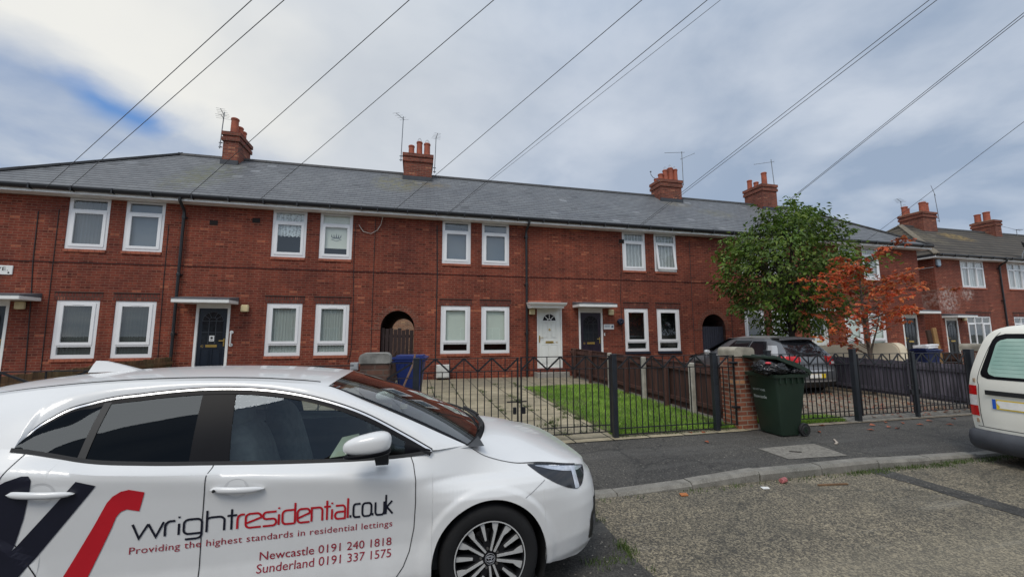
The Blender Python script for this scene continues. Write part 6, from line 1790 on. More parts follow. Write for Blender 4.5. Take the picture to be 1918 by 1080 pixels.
# wheels
def wheel(u, sg_, detail):
    c = (u, sg_ * .76, .318)
    t = MB(); t.lathe([(.222, .10), (.24, .112), (.285, .116), (.306, .104), (.317, .075), (.318, 0), (.317, -.075), (.30, -.11), (.22, -.11)], 56, 'y', (0, 0, 0), caps=False)
    t.v = [(u + q[0], c[1] + sg_ * q[1], c[2] + q[2]) for q in t.v]
    w = carpart(t, 'wheel', TYRE, smooth=40)
    r = MB(); r.lathe([(.226, .100), (.226, .108), (.217, .108), (.212, .098), (.205, .02), (.205, -.1)], 56, 'y', caps=False)
    r.v = [(u + q[0], c[1] + sg_ * q[1], c[2] + q[2]) for q in r.v]; carpart(r, 'rim', ALLOYD, w, smooth=40)
    e = MB(); e.lathe([(.2255, .109), (.2185, .1095)], 56, 'y', caps=False); e.v = [(u + q[0], c[1] + sg_ * q[1], c[2] + q[2]) for q in e.v]; e.f = [f for f in e.f if len(f) == 4]; carpart(e, 'rim_edge', ALLOY, w)
    d = MB(); d.lathe([(.02, .02), (.145, .02), (.145, .005), (.02, .005)], 40, 'y', closed=True); d.v = [(u + q[0], c[1] + sg_ * q[1], c[2] + q[2]) for q in d.v]; carpart(d, 'brake_disc', DISC, w, smooth=30)
    b = MB(); b.lathe([(.0, -.04), (.204, -.04)], 40, 'y'); b.v = [(u + q[0], c[1] + sg_ * q[1], c[2] + q[2]) for q in b.v]; carpart(b, 'rim_well', MATB, w)
    if not detail: return
    A0 = 68
    sil = MB(); blk = MB()
    def spoke(mb, ang, prof, y0, y1):
        n = len(prof); R = math.radians(ang)
        pts = [(math.cos(R) * a - math.sin(R) * b, math.sin(R) * a + math.cos(R) * b) for a, b in prof]
        v = [(u + p[0], c[1] + sg_ * y, c[2] + p[1]) for y in (y0, y1) for p in pts]
        mb.add(v, [tuple(range(n)), tuple(range(2 * n - 1, n - 1, -1))] + [(i, n + i, n + (i + 1) % n, (i + 1) % n) for i in range(n)])
    for k in range(5):
        a = A0 + 72 * k
        for s in (-1, 1):
            spoke(sil, a, [(.044, s * .006), (.044, s * .018), (.15, s * .034), (.172, s * .052), (.207, s * .070), (.213, s * .040), (.213, s * .028), (.17, s * .022)][::s], .088, .098)
            spoke(blk, a, [(.03, s * .000), (.03, s * .026), (.16, s * .045), (.212, s * .075), (.214, s * .02)][::s], .04, .087)
        spoke(sil, a + 36, [(.108, -.006), (.108, .006), (.213, .012), (.213, -.014)], .086, .096)
        spoke(blk, a + 36, [(.03, -.018), (.03, .018), (.213, .020), (.213, -.020)], .035, .085)
    carpart(blk, 'spoke_back', ALLOYD, w, smooth=0); carpart(sil, 'spoke_face', ALLOY, w, smooth=0)
    for k in range(5):
        R = math.radians(A0 + 36 + 72 * k); p = (u + .057 * math.cos(R), c[1] + sg_ * .078, c[2] + .057 * math.sin(R))
        carpart(MB().lathe([(.0, .014), (.008, .014), (.009, 0), (.012, -.01)], 8, 'y', (0, 0, 0)), 'tmp', ALLOY, w) if False else None
        q = MB(); q.lathe([(.0, .014), (.0075, .014), (.009, .002), (.013, -.004)], 8, 'y'); q.v = [(p[0] + x, p[1] + sg_ * y, p[2] + z) for x, y, z in q.v]; carpart(q, 'wheel_nut', DISC, w, smooth=30)
    h = MB(); h.lathe([(.0, .098), (.030, .098), (.036, .092), (.040, .08)], 28, 'y'); h.v = [(u + x, c[1] + sg_ * y, c[2] + z) for x, y, z in h.v]; ho = carpart(h, 'hub_cap', GLOSSB, w, smooth=30)
    g = MB(); Y_ = c[1] + sg_ * .0995
    for (rx, rz, dz) in ((.026, .018, 0), (.0095, .016, .001), (.019, .007, .009)):
        g.tube([car_xyz(u + rx * math.cos(a), Y_, c[2] + dz + rz * math.sin(a)) for a in np.linspace(0, 2 * PI, 25)], .0022, 5)
    g.tube([car_xyz(u + .031 * math.cos(a), Y_, c[2] + .031 * math.sin(a)) for a in np.linspace(0, 2 * PI, 29)], .0016, 5)
    g.build('emblem', CHROME, ho, smooth=50)
for u in (0, -2.64):
    for sg_ in (1, -1): wheel(u, sg_, sg_ == 1)
    ar = MB()
    for sg_ in (1, -1):
        a_ = np.linspace(-.5, PI + .5, 28)
        ar.grid(np.array([[(u + (RA + .004) * math.cos(a), sg_ * w, .315 + (RA + .004) * math.sin(a)) for a in a_] for w in (.875, .60)]))
        ar.add([(u + .38 * math.cos(a), sg_ * .60, .315 + .38 * math.sin(a)) for a in a_], [tuple(range(28))])
    carpart(ar, 'wheel_arch', MATB, smooth=40)
ub = MB(); ub.add([(-.36, -.80, .168), (-.36, .80, .168), (-2.28, .80, .168), (-2.28, -.80, .168)], [(0, 1, 2, 3)]); carpart(ub, 'underbody', MATB)

# ---------------------------------------------------------------- lettering on the doors
def flat_decal(poly, name, mat, out=.003):
    from mathutils.geometry import tessellate_polygon
    bm = bmesh.new(); vs = [bm.verts.new((p[0], 0, p[1])) for p in poly]
    for tr in tessellate_polygon([[Vector((p[0], p[1], 0)) for p in poly]]): bm.faces.new([vs[k] for k in tr])
    for _ in range(5):
        ed = [e for e in bm.edges if e.calc_length() > .035]
        if not ed: break
        bmesh.ops.subdivide_edges(bm, edges=ed, cuts=1); bmesh.ops.triangulate(bm, faces=bm.faces)
    v = [(q.co.x, q.co.z) for q in bm.verts]; f = [[x.index for x in p.verts] for p in bm.faces]
    bm.verts.index_update(); bm.free()
    return carpart(MB().add(flank(v, out), f), name, mat, smooth=0)
flat_decal([(-2.49, .955), (-2.44, .985), (-2.38, 1.006), (-2.352, 1.004), (-2.338, .985), (-2.338, .955), (-2.355, .80), (-2.385, .655), (-2.151, .963), (-2.065, .935), (-2.40, .45), (-2.50, .45), (-2.56, .62), (-2.56, .9)], 'letter_w', DECB)
flat_decal([(-2.22, .40), (-2.06, .737), (-2.013, .845), (-1.99, .875), (-1.955, .897), (-1.92, .904), (-1.85, .885), (-1.868, .79), (-1.925, .805), (-1.95, .795), (-1.968, .77), (-1.983, .72), (-2.10, .40)], 'letter_r', DECR)
# the hand-drawn rounded square letters, as strokes on a unit cell (x 0..1, x-height 1)
def rnd(x0, x1, y0, y1, r, a, b, n=5):
    """rounded rectangle path from corner index a, b steps on (corners: 0 bl, 1 br, 2 tr, 3 tl)"""
    return None
def arcq(cx, cy, rx, ry, a0, a1, n=6): return [(cx + rx * math.cos(math.radians(a0 + (a1 - a0) * k / n)), cy + ry * math.sin(math.radians(a0 + (a1 - a0) * k / n))) for k in range(n + 1)]
q = .28
GL = {
 'w': [[(0, 1), (.22, .02), (.5, .95)], [(.5, .95), (.76, .02), (1, 1)]],
 'r': [[(.05, 0), (.05, .62)] + arcq(.05 + .5, .62, .5, .38, 180, 90) + [(1, 1)]],
 'i': [[(.5, 0), (.5, .78)], [(.5, 1.16), (.5, 1.28)]],
 'g': [[(1, .0), (.3, 0)] + arcq(.3, q, .3, q, 270, 180) + arcq(.3, 1 - q, .3, q, 180, 90) + arcq(1 - .3, 1 - q, .3, q, 90, 0) + [(1, -.10)] + arcq(.7, -.12, .3, .24, 0, -90) + [(.1, -.36)]],
 'h': [[(0, 0), (0, 1.5)], [(.0, .93), (.25, 1)] + arcq(.68, 1 - q, .32, q, 90, 0) + [(1, 0)]],
 't': [[(.45, 0), (.45, 1.45)], [(.0, 1), (1, 1)]],
 'e': [[(1, 0), (.3, 0)] + arcq(.3, q, .3, q, 270, 180) + arcq(.3, 1 - q, .3, q, 180, 90) + arcq(.7, 1 - q, .3, q, 90, 0) + [(.98, .66), (.05, .34)]],
 's': [[(0, 0), (.7, 0)] + arcq(.75, .25, .25, .25, 270, 450) + arcq(.25, .75, .25, .25, 270, 90) + [(1, 1)]],
 'd': [[(1, 0), (1, 1.5)], [(1, 1), (.3, 1)] + arcq(.3, 1 - q, .3, q, 90, 180) + arcq(.3, q, .3, q, 180, 270) + [(1, 0)]],
 'n': [[(0, 0), (0, 1), (.6, 1)] + arcq(.68, 1 - q, .32, q, 90, 0) + [(1, 0)]],
 'a': [[(.05, 1), (.7, 1)] + arcq(.7, 1 - q, .3, q, 90, 0) + [(1, 0), (.3, 0)] + arcq(.28, .26, .28, .26, 270, 90) + [(1, .52)]],
 'l': [[(.5, 0), (.5, 1.5)]], '.': [[(.5, 0), (.5, .19)]],
 'c': [[(1, 0), (.3, 0)] + arcq(.3, q, .3, q, 270, 180) + arcq(.3, 1 - q, .3, q, 180, 90) + [(1, 1)]],
 'o': [arcq(.3, q, .3, q, 270, 180) + arcq(.3, 1 - q, .3, q, 180, 90) + arcq(.7, 1 - q, .3, q, 90, 0) + arcq(.7, q, .3, q, 360, 270) + [(.3, 0)]],
 'u': [[(0, 1), (0, q)] + arcq(.3, q, .3, q, 180, 270) + [(.7, 0)] + arcq(.7, q, .3, q, 270, 360) + [(1, 1)], [(1, .3), (1, 0)]],
 'k': [[(0, 0), (0, 1.5)], [(.9, 1), (.05, .52)], [(.12, .56), (1, 0)]],
}
WORD = [('w', 85, 235, 0), ('r', 240, 290, 0), ('i', 296, 322, 0), ('g', 333, 422, 0), ('h', 447, 538, 0), ('t', 553, 606, 0),
        ('r', 607, 650, 1), ('e', 656, 748, 1), ('s', 760, 845, 1), ('i', 850, 874, 1), ('d', 886, 972, 1), ('e', 990, 1078, 1), ('n', 1092, 1172, 1), ('t', 1184, 1236, 1), ('i', 1236, 1256, 1), ('a', 1270, 1350, 1), ('l', 1362, 1384, 1),
        ('.', 1390, 1402, 0), ('c', 1420, 1480, 0), ('o', 1497, 1576, 0), ('.', 1580, 1594, 0), ('u', 1612, 1690, 0), ('k', 1706, 1766, 0)]
ZX = np.array([85, 700, 1250, 1770]); UX = np.array([-1.893, -1.332, -.925, -.590])
zu = smoothcurve(list(zip(ZX, UX)))
def stroke(path, wd):
    P = np.array(path); keep = [0] + [i for i in range(1, len(P)) if np.hypot(*(P[i] - P[i - 1])) > 1e-4]; P = P[keep]
    d = np.diff(P, axis=0); d /= np.hypot(*d.T)[:, None]
    n = np.stack([-d[:, 1], d[:, 0]], 1); N = np.zeros_like(P); N[0], N[-1] = n[0], n[-1]
    for i in range(1, len(P) - 1):
        b = n[i - 1] + n[i]; b /= np.hypot(*b) + 1e-9; N[i] = b / max(.5, b @ n[i])
    return P + N * wd / 2, P - N * wd / 2
mb_ = [MB(), MB()]; cnt = 0
BASE = .6515; XH = .074
for (ch, a, b, ci) in WORD:
    u0, u1 = float(zu(a)[0]), float(zu(b)[0])
    for st_ in GL[ch]:
        pth = [(u0 + (u1 - u0) * x, BASE + XH * y * (1.0 if y >= 0 else 1.0)) for x, y in st_]
        A, B_ = stroke(pth, .0108); cnt += 1
        mb_[ci].grid(np.array([flank(A, .003 + .00025 * (cnt % 4)), flank(B_, .003 + .00025 * (cnt % 4))]))
carpart(mb_[0], 'lettering', DECB); carpart(mb_[1], 'lettering', DECR)
def door_text(txt, u0, u1, z, cap, space=1.0):
    v, f = text_fit(txt, u0, u1, z, cap, space)
    off = v[:, 0].min(); 
    return carpart(MB().add(flank(v, .003), f), 'lettering', DECM, smooth=0)
door_text('Providing the highest standards in residential lettings', -1.90, -.592, .578, .036, 1.05)
door_text('Newcastle 0191 240 1818', -1.290, -.594, .474, .046, 1.0)
door_text('Sunderland 0191 337 1575', -1.300, -.594, .412, .046, 1.0)
# ---------------------------------------------------------------- the silver grey car on the drive (nose to the house)
GREYP = paint('silver_grey_paint', (.15, .155, .165), .3, .35, .6)
SILV = paint('silver_roof_paint', (.52, .53, .54), .28, .4, .6)
REDL = M('red_lamp', (.55, .012, .015), .12, var=.25, vs=18)
WHL = M('clear_lamp', (.75, .72, .70), .15, var=.15, vs=30)
PLATEY = M('yellow_plate', (.78, .56, .03), .5, var=.06)
PLATEW = M('blank_plate_white', (.85, .83, .78), .5, var=.08, vs=14)
DKGL = M('dark_rear_glass', (.012, .013, .016), .06, var=.2, spec=.7)
gc = thing('parked_car', 'silver grey hatchback parked nose to the house behind the railings', 'car', (10.12, 8.45, .02))
GO = (10.10, 8.42, .03)
def gpt(u, w, z): return (GO[0] - w, GO[1] + u, GO[2] + z)      # u toward the house, w>0 is its left side
def gpart(mb, name, mat, parent=None, smooth=50, fix=True):
    return built(mb, gpt, name, mat, parent or gc, smooth, fix)
Wz = smoothcurve([(.20, .80), (.32, .86), (.55, .895), (.75, .90), (.92, .875), (1.0, .84), (1.2, .73), (1.38, .62), (1.45, .56)])
def RF(w, z):
    base = np.interp(z, [.2, .30, .42, .60, .66, .70, .85, .97, 1.02, 1.20, 1.40, 1.45], [.10, .02, -.02, -.02, .0, .035, .05, .07, .10, .27, .50, .56])
    return base + .16 * (abs(w) / .88) ** 3.2
Wr = smoothcurve([(.20, .74), (.32, .80), (.55, .82), (.75, .815), (.92, .79), (1.0, .755), (1.2, .655), (1.40, .55), (1.45, .52)])
FR = lambda z: float(np.interp(z, [.2, .4, .6, .75, .85, .95, 1.0, 1.2, 1.4, 1.45], [4.12, 4.25, 4.26, 4.2, 3.9, 3.3, 3.1, 2.78, 2.42, 2.3]))
zs_ = np.unique(np.r_[np.linspace(.20, 1.45, 44)])
def plan_g(t): return np.interp(t, [0, .04, .10, .2, .7, .85, .95, 1], [0, .55, .85, 1, 1, .95, .82, .62])
def side_g(t, z):
    r, m_ = float(Wr(z)[0]), float(Wz(z)[0]); u0, u1 = RF(r, z), FR(z)
    k = float(plan_g(t)); return (u0 + (u1 - u0) * t, r + (m_ - r) * k if t < .5 else m_ * k, z)
ts = np.r_[np.linspace(0, .2, 14), np.linspace(.23, 1, 26)]
m = MB(); P = np.array([[side_g(t, z) for t in ts] for z in zs_]); m.grid(P); m.grid(mirror_grid(P))
P = np.array([[(RF(w * float(Wr(z)[0]), z), w * float(Wr(z)[0]), z) for w in np.linspace(-1, 1, 25)] for z in zs_]); m.grid(P)
gpart(m, 'body', GREYP)
def cap(u0, u1, zf, wf, n=20):
    return np.array([[(u, v * wf(u), zf(u) - (zf(u) - zf(u, 1)) * abs(v) ** 2.4) for v in np.linspace(-1, 1, 17)] for u in np.linspace(u0, u1, n)])
rz = lambda u, e=0: float(np.interp(u, [.50, .8, 1.4, 2.0, 2.35], [1.455, 1.50, 1.535, 1.525, 1.47])) if not e else float(np.interp(u, [.5, .8, 1.4, 2.0, 2.35], [1.44, 1.455, 1.465, 1.46, 1.44]))
gpart(MB().grid(cap(.50, 2.38, rz, lambda u: float(np.interp(u, [.5, .8, 2, 2.38], [.54, .56, .56, .555])))), 'roof', SILV)
wz_ = lambda u, e=0: float(np.interp(u, [2.3, 3.15], [1.47, 1.03])) - (.02 if e else 0)
gpart(MB().grid(cap(2.32, 3.2, wz_, lambda u: float(np.interp(u, [2.3, 3.2], [.55, .80])), 8)), 'windscreen', DKGL)
bz_ = lambda u, e=0: float(np.interp(u, [3.1, 3.6, 4.2], [1.02, .95, .78])) - (.04 if e else 0)
gpart(MB().grid(cap(3.1, 4.22, bz_, lambda u: float(np.interp(u, [3.1, 4.0, 4.22], [.82, .74, .62])), 8)), 'bonnet', GREYP)
def gside(t0, t1, z0, z1, out, name, mat, parent=None, lean=0.0, both=True, zc=None):
    m = MB(); P = np.array([[side_g(t0 + (t1 - t0) * i / 14 + lean * (z - z0) / (z1 - z0), z) for i in range(15)] for z in np.linspace(z0, z1, 8)]); P[..., 1] += out
    m.grid(P)
    if both: m.grid(mirror_grid(P))
    return gpart(m, name, mat, parent)
gside(.185, .42, 1.015, 1.375, .006, 'rear_side_window', DKGL, lean=-.02)
gside(.445, .74, 1.01, 1.385, .006, 'front_side_window', DKGL)
gside(.425, .44, 1.0, 1.39, .004, 'door_pillar', GLOSSB)
gside(.05, .165, 1.01, 1.27, .006, 'rear_quarter', SILV, lean=-.01)
gside(.10, .93, .90, .935, .004, 'waist_highlight', SILV)
def grear(w0, w1, z0, z1, out, name, mat, parent=None, wtop=1.0, n=15):
    m = MB(); P = []
    for z in np.linspace(z0, z1, 9):
        k = 1 + (wtop - 1) * (z - z0) / (z1 - z0)
        P.append([(RF((w0 + (w1 - w0) * i / n) * k, z) - out, (w0 + (w1 - w0) * i / n) * k, z) for i in range(n + 1)])
    m.grid(np.array(P)); return gpart(m, name, mat, parent)
grear(-.70, .70, 1.00, 1.385, .008, 'rear_window', DKGL, wtop=.76)
gp_ = grear(-.58, .58, .62, .645, .014, 'bumper_strip', SILV)
grear(-.78, .78, .20, .34, .006, 'lower_bumper', MATB)
grear(-.70, .70, .355, .385, .012, 'bumper_strip', SILV)
grear(-.26, .26, .45, .56, .016, 'number_plate', PLATEY); grear(-.12, .27, .455, .555, .019, 'plate_blank', PLATEW)
for s_ in (1, -1):
    m = MB(); P = []
    for z in np.linspace(.77, 1.0, 8):
        row = [(RF(w, z) - .012, s_ * w, z) for w in np.linspace(.40 if z > .84 else .52, float(Wr(z)[0]), 7)]
        tt = .10 if z > .86 else .06
        row += [(side_g(t, z)[0] - .004, s_ * (side_g(t, z)[1] + .010), z) for t in np.linspace(.006, tt, 6)]
        P.append(row)
    m.grid(np.array(P)); l_ = gpart(m, 'tail_light', REDL)
    m = MB(); m.grid(np.array([[(RF(w, z) - .017, s_ * w, z) for w in np.linspace(.62, .79, 5)] for z in np.linspace(.80, .86, 4)])); gpart(m, 'clear_lens', WHL, l_)
sp_ = MB(); P = np.array([[(.36 + .10 * abs(v) ** 2 - .0 + .30 * t, .60 * v, 1.455 + .035 * (1 - v * v) + .02 * t) for t in np.linspace(0, 1, 5)] for v in np.linspace(-1, 1, 15)]); sp_.grid(P)
Q = P.copy(); Q[..., 2] -= .045 * (1 - np.linspace(0, 1, 5))[None, :] * 1 + .012; sp_.grid(Q); sp_.grid(np.array([P[:, 0], Q[:, 0]])); gpart(sp_, 'spoiler', GREYP)
wp2 = MB(); wp2.tube([gpt(RF(.0, 1.03) - .03, .0, 1.03), gpt(RF(.15, 1.06) - .03, .18, 1.07), gpt(RF(.3, 1.10) - .03, .36, 1.10)], .012, 5); wp2.build('rear_wiper', MATB, gc)
for u in (.75, 3.35):
    for s_ in (1, -1):
        t = MB(); t.lathe([(.20, -.1), (.30, -.1), (.325, -.07), (.325, .07), (.30, .1), (.20, .1)], 30, 'x', caps=False); t.v = [(u + q[1], s_ * .79 + q[0], .325 + q[2] - .0) for q in t.v]; wo = gpart(t, 'wheel', TYRE)
        r = MB(); r.lathe([(.0, .06), (.06, .075), (.20, .085)], 20, 'x', caps=False); r.v = [(u + q[1], s_ * (.79 + q[0]), .325 + q[2]) for q in r.v]; gpart(r, 'rim', ALLOY, wo)
        a_ = MB(); a_.add([(u + .375 * math.cos(a), s_ * (float(Wz(max(.2, .33 + .375 * math.sin(a)))[0]) + .003), max(.205, .33 + .375 * math.sin(a))) for a in np.linspace(-.3, PI + .3, 20)], [tuple(range(20))]); gpart(a_, 'wheel_arch', MATB)
for s_ in (1, -1):
    gpart(MB().grid(sup((2.78, s_ * .98, 1.02), (.07, .10, .07), (.7, .8))), 'door_mirror', SILV)
# dark belly so that no daylight shows under it
bl = MB(); bl.add([(.1, -.74, .2), (.1, .74, .2), (4.1, .74, .2), (4.1, -.74, .2)], [(0, 1, 2, 3)]); gpart(bl, 'underbody', MATB)
ex_ = MB(); ex_.grid(np.array([[(.0 + .05, w, z) for w in (-.10, .10)] for z in (.26, .33)])); gpart(ex_, 'fog_lamp', REDL)

# ---------------------------------------------------------------- the cream van at the kerb, back toward the camera
VANP = paint('cream_van_paint', (.84, .82, .73), .32, 0, .35, .04)
BUMP = M('grey_van_bumper', (.060, .064, .075), .6, var=.2, vs=5, bump=.2, bs=120, dirt=.2)
vn = thing('parked_van', 'cream van with a green tinted rear window parked at the kerb', 'van', (9.6, 3.17, RZ))
VO = (7.44, 3.21, 0.0)
def vpt(u, w, z): return (VO[0] + u, VO[1] + w, z)      # u forward, w toward the kerb, z world height
def vpart(mb, name, mat, parent=None, smooth=50):
    return built(mb, vpt, name, mat, parent or vn, smooth)
Vw = smoothcurve([(.15, .80), (.30, .845), (.50, .868), (.70, .872), (.90, .862), (1.05, .84), (1.25, .79), (1.45, .725), (1.58, .665), (1.66, .58), (1.70, .48), (1.72, .36)])
def VR(w, z):      # rear face
    return float(np.interp(z, [.15, .3, .5, .9, 1.05, 1.5, 1.62, 1.68, 1.72], [.02, .0, -.01, .0, .02, .15, .20, .25, .34])) + .10 * (abs(w) / .87) ** 5
zv = np.r_[np.linspace(.15, 1.5, 26), np.linspace(1.53, 1.72, 9)]
m = MB(); P = np.array([[(VR(w * float(Vw(z)[0]), z), w * float(Vw(z)[0]), z) for w in np.linspace(-1, 1, 33)] for z in zv]); m.grid(P)
def vside(t, z):
    r = float(Vw(z)[0]); u0 = VR(r, z); u1 = float(np.interp(z, [.15, .5, .8, .95, 1.1, 1.5, 1.72], [4.25, 4.35, 4.25, 3.6, 3.2, 2.6, 2.2]))
    return (u0 + (u1 - u0) * t, (r + .03 * float(ss(0, .06, t))) * (1 - .25 * float(ss(.85, 1, t))), z)
P = np.array([[vside(t, z) for t in np.linspace(0, 1, 26)] for z in zv]); m.grid(P); m.grid(mirror_grid(P))
a, b = P[-1], mirror_grid(P)[-1]
m.grid(np.array([a + (b - a) * k + np.array([0, 0, .03 * math.sin(PI * k)]) for k in np.linspace(0, 1, 9)]))
fr_ = P[:, -1]; m.grid(np.array([fr_, mirror_grid(P)[:, -1]]))
vpart(m, 'body', VANP)
def vrear(poly_fn, z0, z1, out, name, mat, parent=None, nz=12, nw=22):
    m = MB(); Q = []
    for z in np.linspace(z0, z1, nz):
        a, b = poly_fn(z); Q.append([(VR(w, z) - out, w, z) for w in np.linspace(a, b, nw)])
    m.grid(np.array(Q)); return vpart(m, name, mat, parent)
def rw(z, k=0.0):
    lo, hi = 1.0, 1.60; e = .10; r = 0
    if z < lo + e: r = e - math.sqrt(max(0, e * e - (lo + e - z) ** 2))
    if z > hi - e: r = e - math.sqrt(max(0, e * e - (z - hi + e) ** 2))
    x = float(np.interp(z, [1.0, 1.6], [.735, .585])) - r
    return (-x, x)
GLV = NT('green_tinted_van_glass'); GLV.S(Base__Color=GLV.mix(GLV.ramp(GLV.noise(GLV.pos(), 2.2, 3), .35, .7), (.27, .44, .37), (.40, .56, .48)), Roughness=.10); GLV = GLV.m
wf_ = vrear(lambda z: rw(z), 1.0, 1.60, .004, 'rear_window', GLOSSB, nz=24)
def rw2(z):
    e = .09; lo, hi = 1.04, 1.535; r = 0
    if z < lo + e: r = e - math.sqrt(max(0, e * e - (lo + e - z) ** 2))
    if z > hi - e: r = e - math.sqrt(max(0, e * e - (z - hi + e) ** 2))
    x = float(np.interp(z, [1.0, 1.6], [.655, .535])) - r; return (-x, x)
vrear(rw2, 1.04, 1.535, .009, 'pane', GLV, wf_, nz=24)
hw_ = MB()
for k in range(9):
    z = 1.09 + k * .05; x = rw2(z)[1] - .03; hw_.grid(np.array([[(VR(w, z) - .0105, w, z + d) for w in np.linspace(-x, x, 12)] for d in (0, .003)]))
vpart(hw_, 'heater_lines', M('heater_line', (.17, .27, .23), .5), wf_)
for s_ in (1, -1):
    for (z0, z1, mt_) in ((.775, .90, REDL), (.635, .772, WHL), (.50, .632, REDL)):
        m = MB(); P = []
        for z in np.linspace(z0, z1, 5):
            r = float(Vw(z)[0]); P.append([(VR(w, z) - .008, s_ * w, z) for w in np.linspace(r - .10 - .02 * (.9 - z), r, 6)] + [(vside(t, z)[0], s_ * (vside(t, z)[1] + .008), z) for t in np.linspace(.004, .03, 4)])
        m.grid(np.array(P)); vpart(m, 'tail_light', mt_)
vrear(lambda z: (-.66, .66), .795, .855, .030, 'tailgate_trim', MATB)
pl_ = vrear(lambda z: (-.26, .59) if False else (.02, .60), .62, .745, .012, 'number_plate', PLATEY)
vrear(lambda z: (.565, .602), .62, .745, .014, 'plate_band', M('plate_blue', (.02, .10, .50), .4), pl_)
vrear(lambda z: (.25 + .02 * math.sin(z * 40), .545 - .015 * math.sin(z * 60)), .635, .73, .0145, 'plate_blank', PLATEW, pl_)
g_ = MB()
for (z0, z1, w0, w1) in ((.36, .362, -.80, .80),): g_.grid(np.array([[(VR(w, z) - .003, w, z) for w in np.linspace(w0, w1, 16)] for z in (z0, z0 + .008)]))
for s_ in (1, -1): g_.grid(np.array([[(VR(s_ * (x + d), z) - .003, s_ * (x + d), z) for z, x in zip(np.linspace(.37, 1.62, 22), [float(Vw(z)[0]) - (.125 if z < .95 else .105) for z in np.linspace(.37, 1.62, 22)])] for d in (0, .007)]))
vpart(g_, 'tailgate_gap', SEAM)
RUST = M('rusty_hinge', (.30, .22, .15), .9, var=.5, vs=40)
for z in (.97, .44):
    vpart(MB().box(VR(.79, z) - .022, VR(.79, z) + .01, .780, .796, z - .026, z + .026), 'hinge', RUST)
m = MB(); bp = []
for (z, o, k) in ((.325, .03, 0), (.30, .10, .01), (.22, .125, .015), (.12, .11, .01), (.06, .04, 0)):
    bp.append([(VR(w * .86, .3) - o - .0 + .02, w * (.865 + k), z) for w in np.linspace(-1, 1, 25)])
for i, (z, o, k) in enumerate(((.325, .03, 0), (.30, .10, .01), (.22, .125, .015), (.12, .11, .01), (.06, .04, 0))):
    L_ = [(u, -(.885 + k), z) for u in np.linspace(.75, .16, 4)]; R_ = [(u, .885 + k, z) for u in np.linspace(.16, .75, 4)]
    bp[i] = L_ + bp[i] + R_
m.grid(np.array(bp)); vpart(m, 'rear_bumper', BUMP, smooth=60)
vpart(MB().box(VR(0, 1.66) - .015, VR(0, 1.66) + .03, -.14, .14, 1.645, 1.675), 'brake_light', REDL)
for u in (.86, 3.55):
    for s_ in (1, -1):
        t = MB(); t.lathe([(.19, -.1), (.29, -.1), (.315, -.07), (.315, .07), (.29, .1), (.19, .1)], 30, 'y', caps=False); t.v = [(u + q[0], s_ * .755 + q[1], RZ + .315 + q[2]) for q in t.v]; wo = vpart(t, 'wheel', TYRE)
        r = MB(); r.lathe([(.0, .06), (.06, .075), (.19, .085)], 20, 'y', caps=False); r.v = [(u + q[0], s_ * (.755 + q[1]), RZ + .315 + q[2]) for q in r.v]; vpart(r, 'rim', DISC, wo)
ub = MB(); ub.add([(.05, -.82, .14), (.05, .82, .14), (4.2, .82, .14), (4.2, -.82, .14)], [(0, 1, 2, 3)]); vpart(ub, 'underbody', MATB)
for s_ in (1, -1):
    m = MB(); P = np.array([[(vside(t, z)[0], s_ * (vside(t, z)[1] + .006), z) for t in np.linspace(.66, .88, 8)] for z in np.linspace(1.02, 1.45, 6)]); m.grid(P); vpart(m, 'cab_window', DKGL)
# ---------------------------------------------------------------- houses across the street, behind the photographer (seen in the glass)
oh = thing('opposite_terrace', 'brick terrace across the street behind the photographer', 'house', (0, -16, 0))
ow = MB(); ops = []
for k in range(-7, 9):
    for z in (.97, 4.07): ops.append((k * 3.1 - .9, k * 3.1 + .9, z, z + 1.5))
wall_panel(ow, -26, 30, -.1, 5.6, -21.0, ops, rev=-.1); ow.build('wall', BRICK, oh)
om = MB(); om.quad((-26.4, -20.6, 5.7), (30.4, -20.6, 5.7), (27, -24.4, 8.4), (-23, -24.4, 8.4)); om.quad((-26.4, -28, 5.7), (-23, -24.4, 8.4), (27, -24.4, 8.4), (30.4, -28, 5.7)); om.build('roof', SLATE, oh)
for k in range(-7, 9):
    for z in (.97, 4.07):
        g = MB(); frame_box(g, k * 3.1 - .9, k * 3.1 + .9, z, z + 1.5, .07, -21.1, -21.04); g.box(k * 3.1 - .03, k * 3.1 + .03, -21.1, -21.05, z + .07, z + 1.43); w_ = g.build('window', UPVC, oh)
        MB().quad((k * 3.1 - .9, -21.12, z), (k * 3.1 + .9, -21.12, z), (k * 3.1 + .9, -21.12, z + 1.5), (k * 3.1 - .9, -21.12, z + 1.5)).build('pane', B_BLUE, w_)
for x in (-17, -5, 7, 19): chimney(oh, x - .5, x + .5, -24.9, -23.9, 7.8, 9.1, [(x - .2, -24.4, .5, .13, False), (x + .2, -24.4, .5, .13, False)])

t_ = dup(gt, (-27.5, -19, 0), 1.0, 'broadleaf tree across the street behind the photographer')

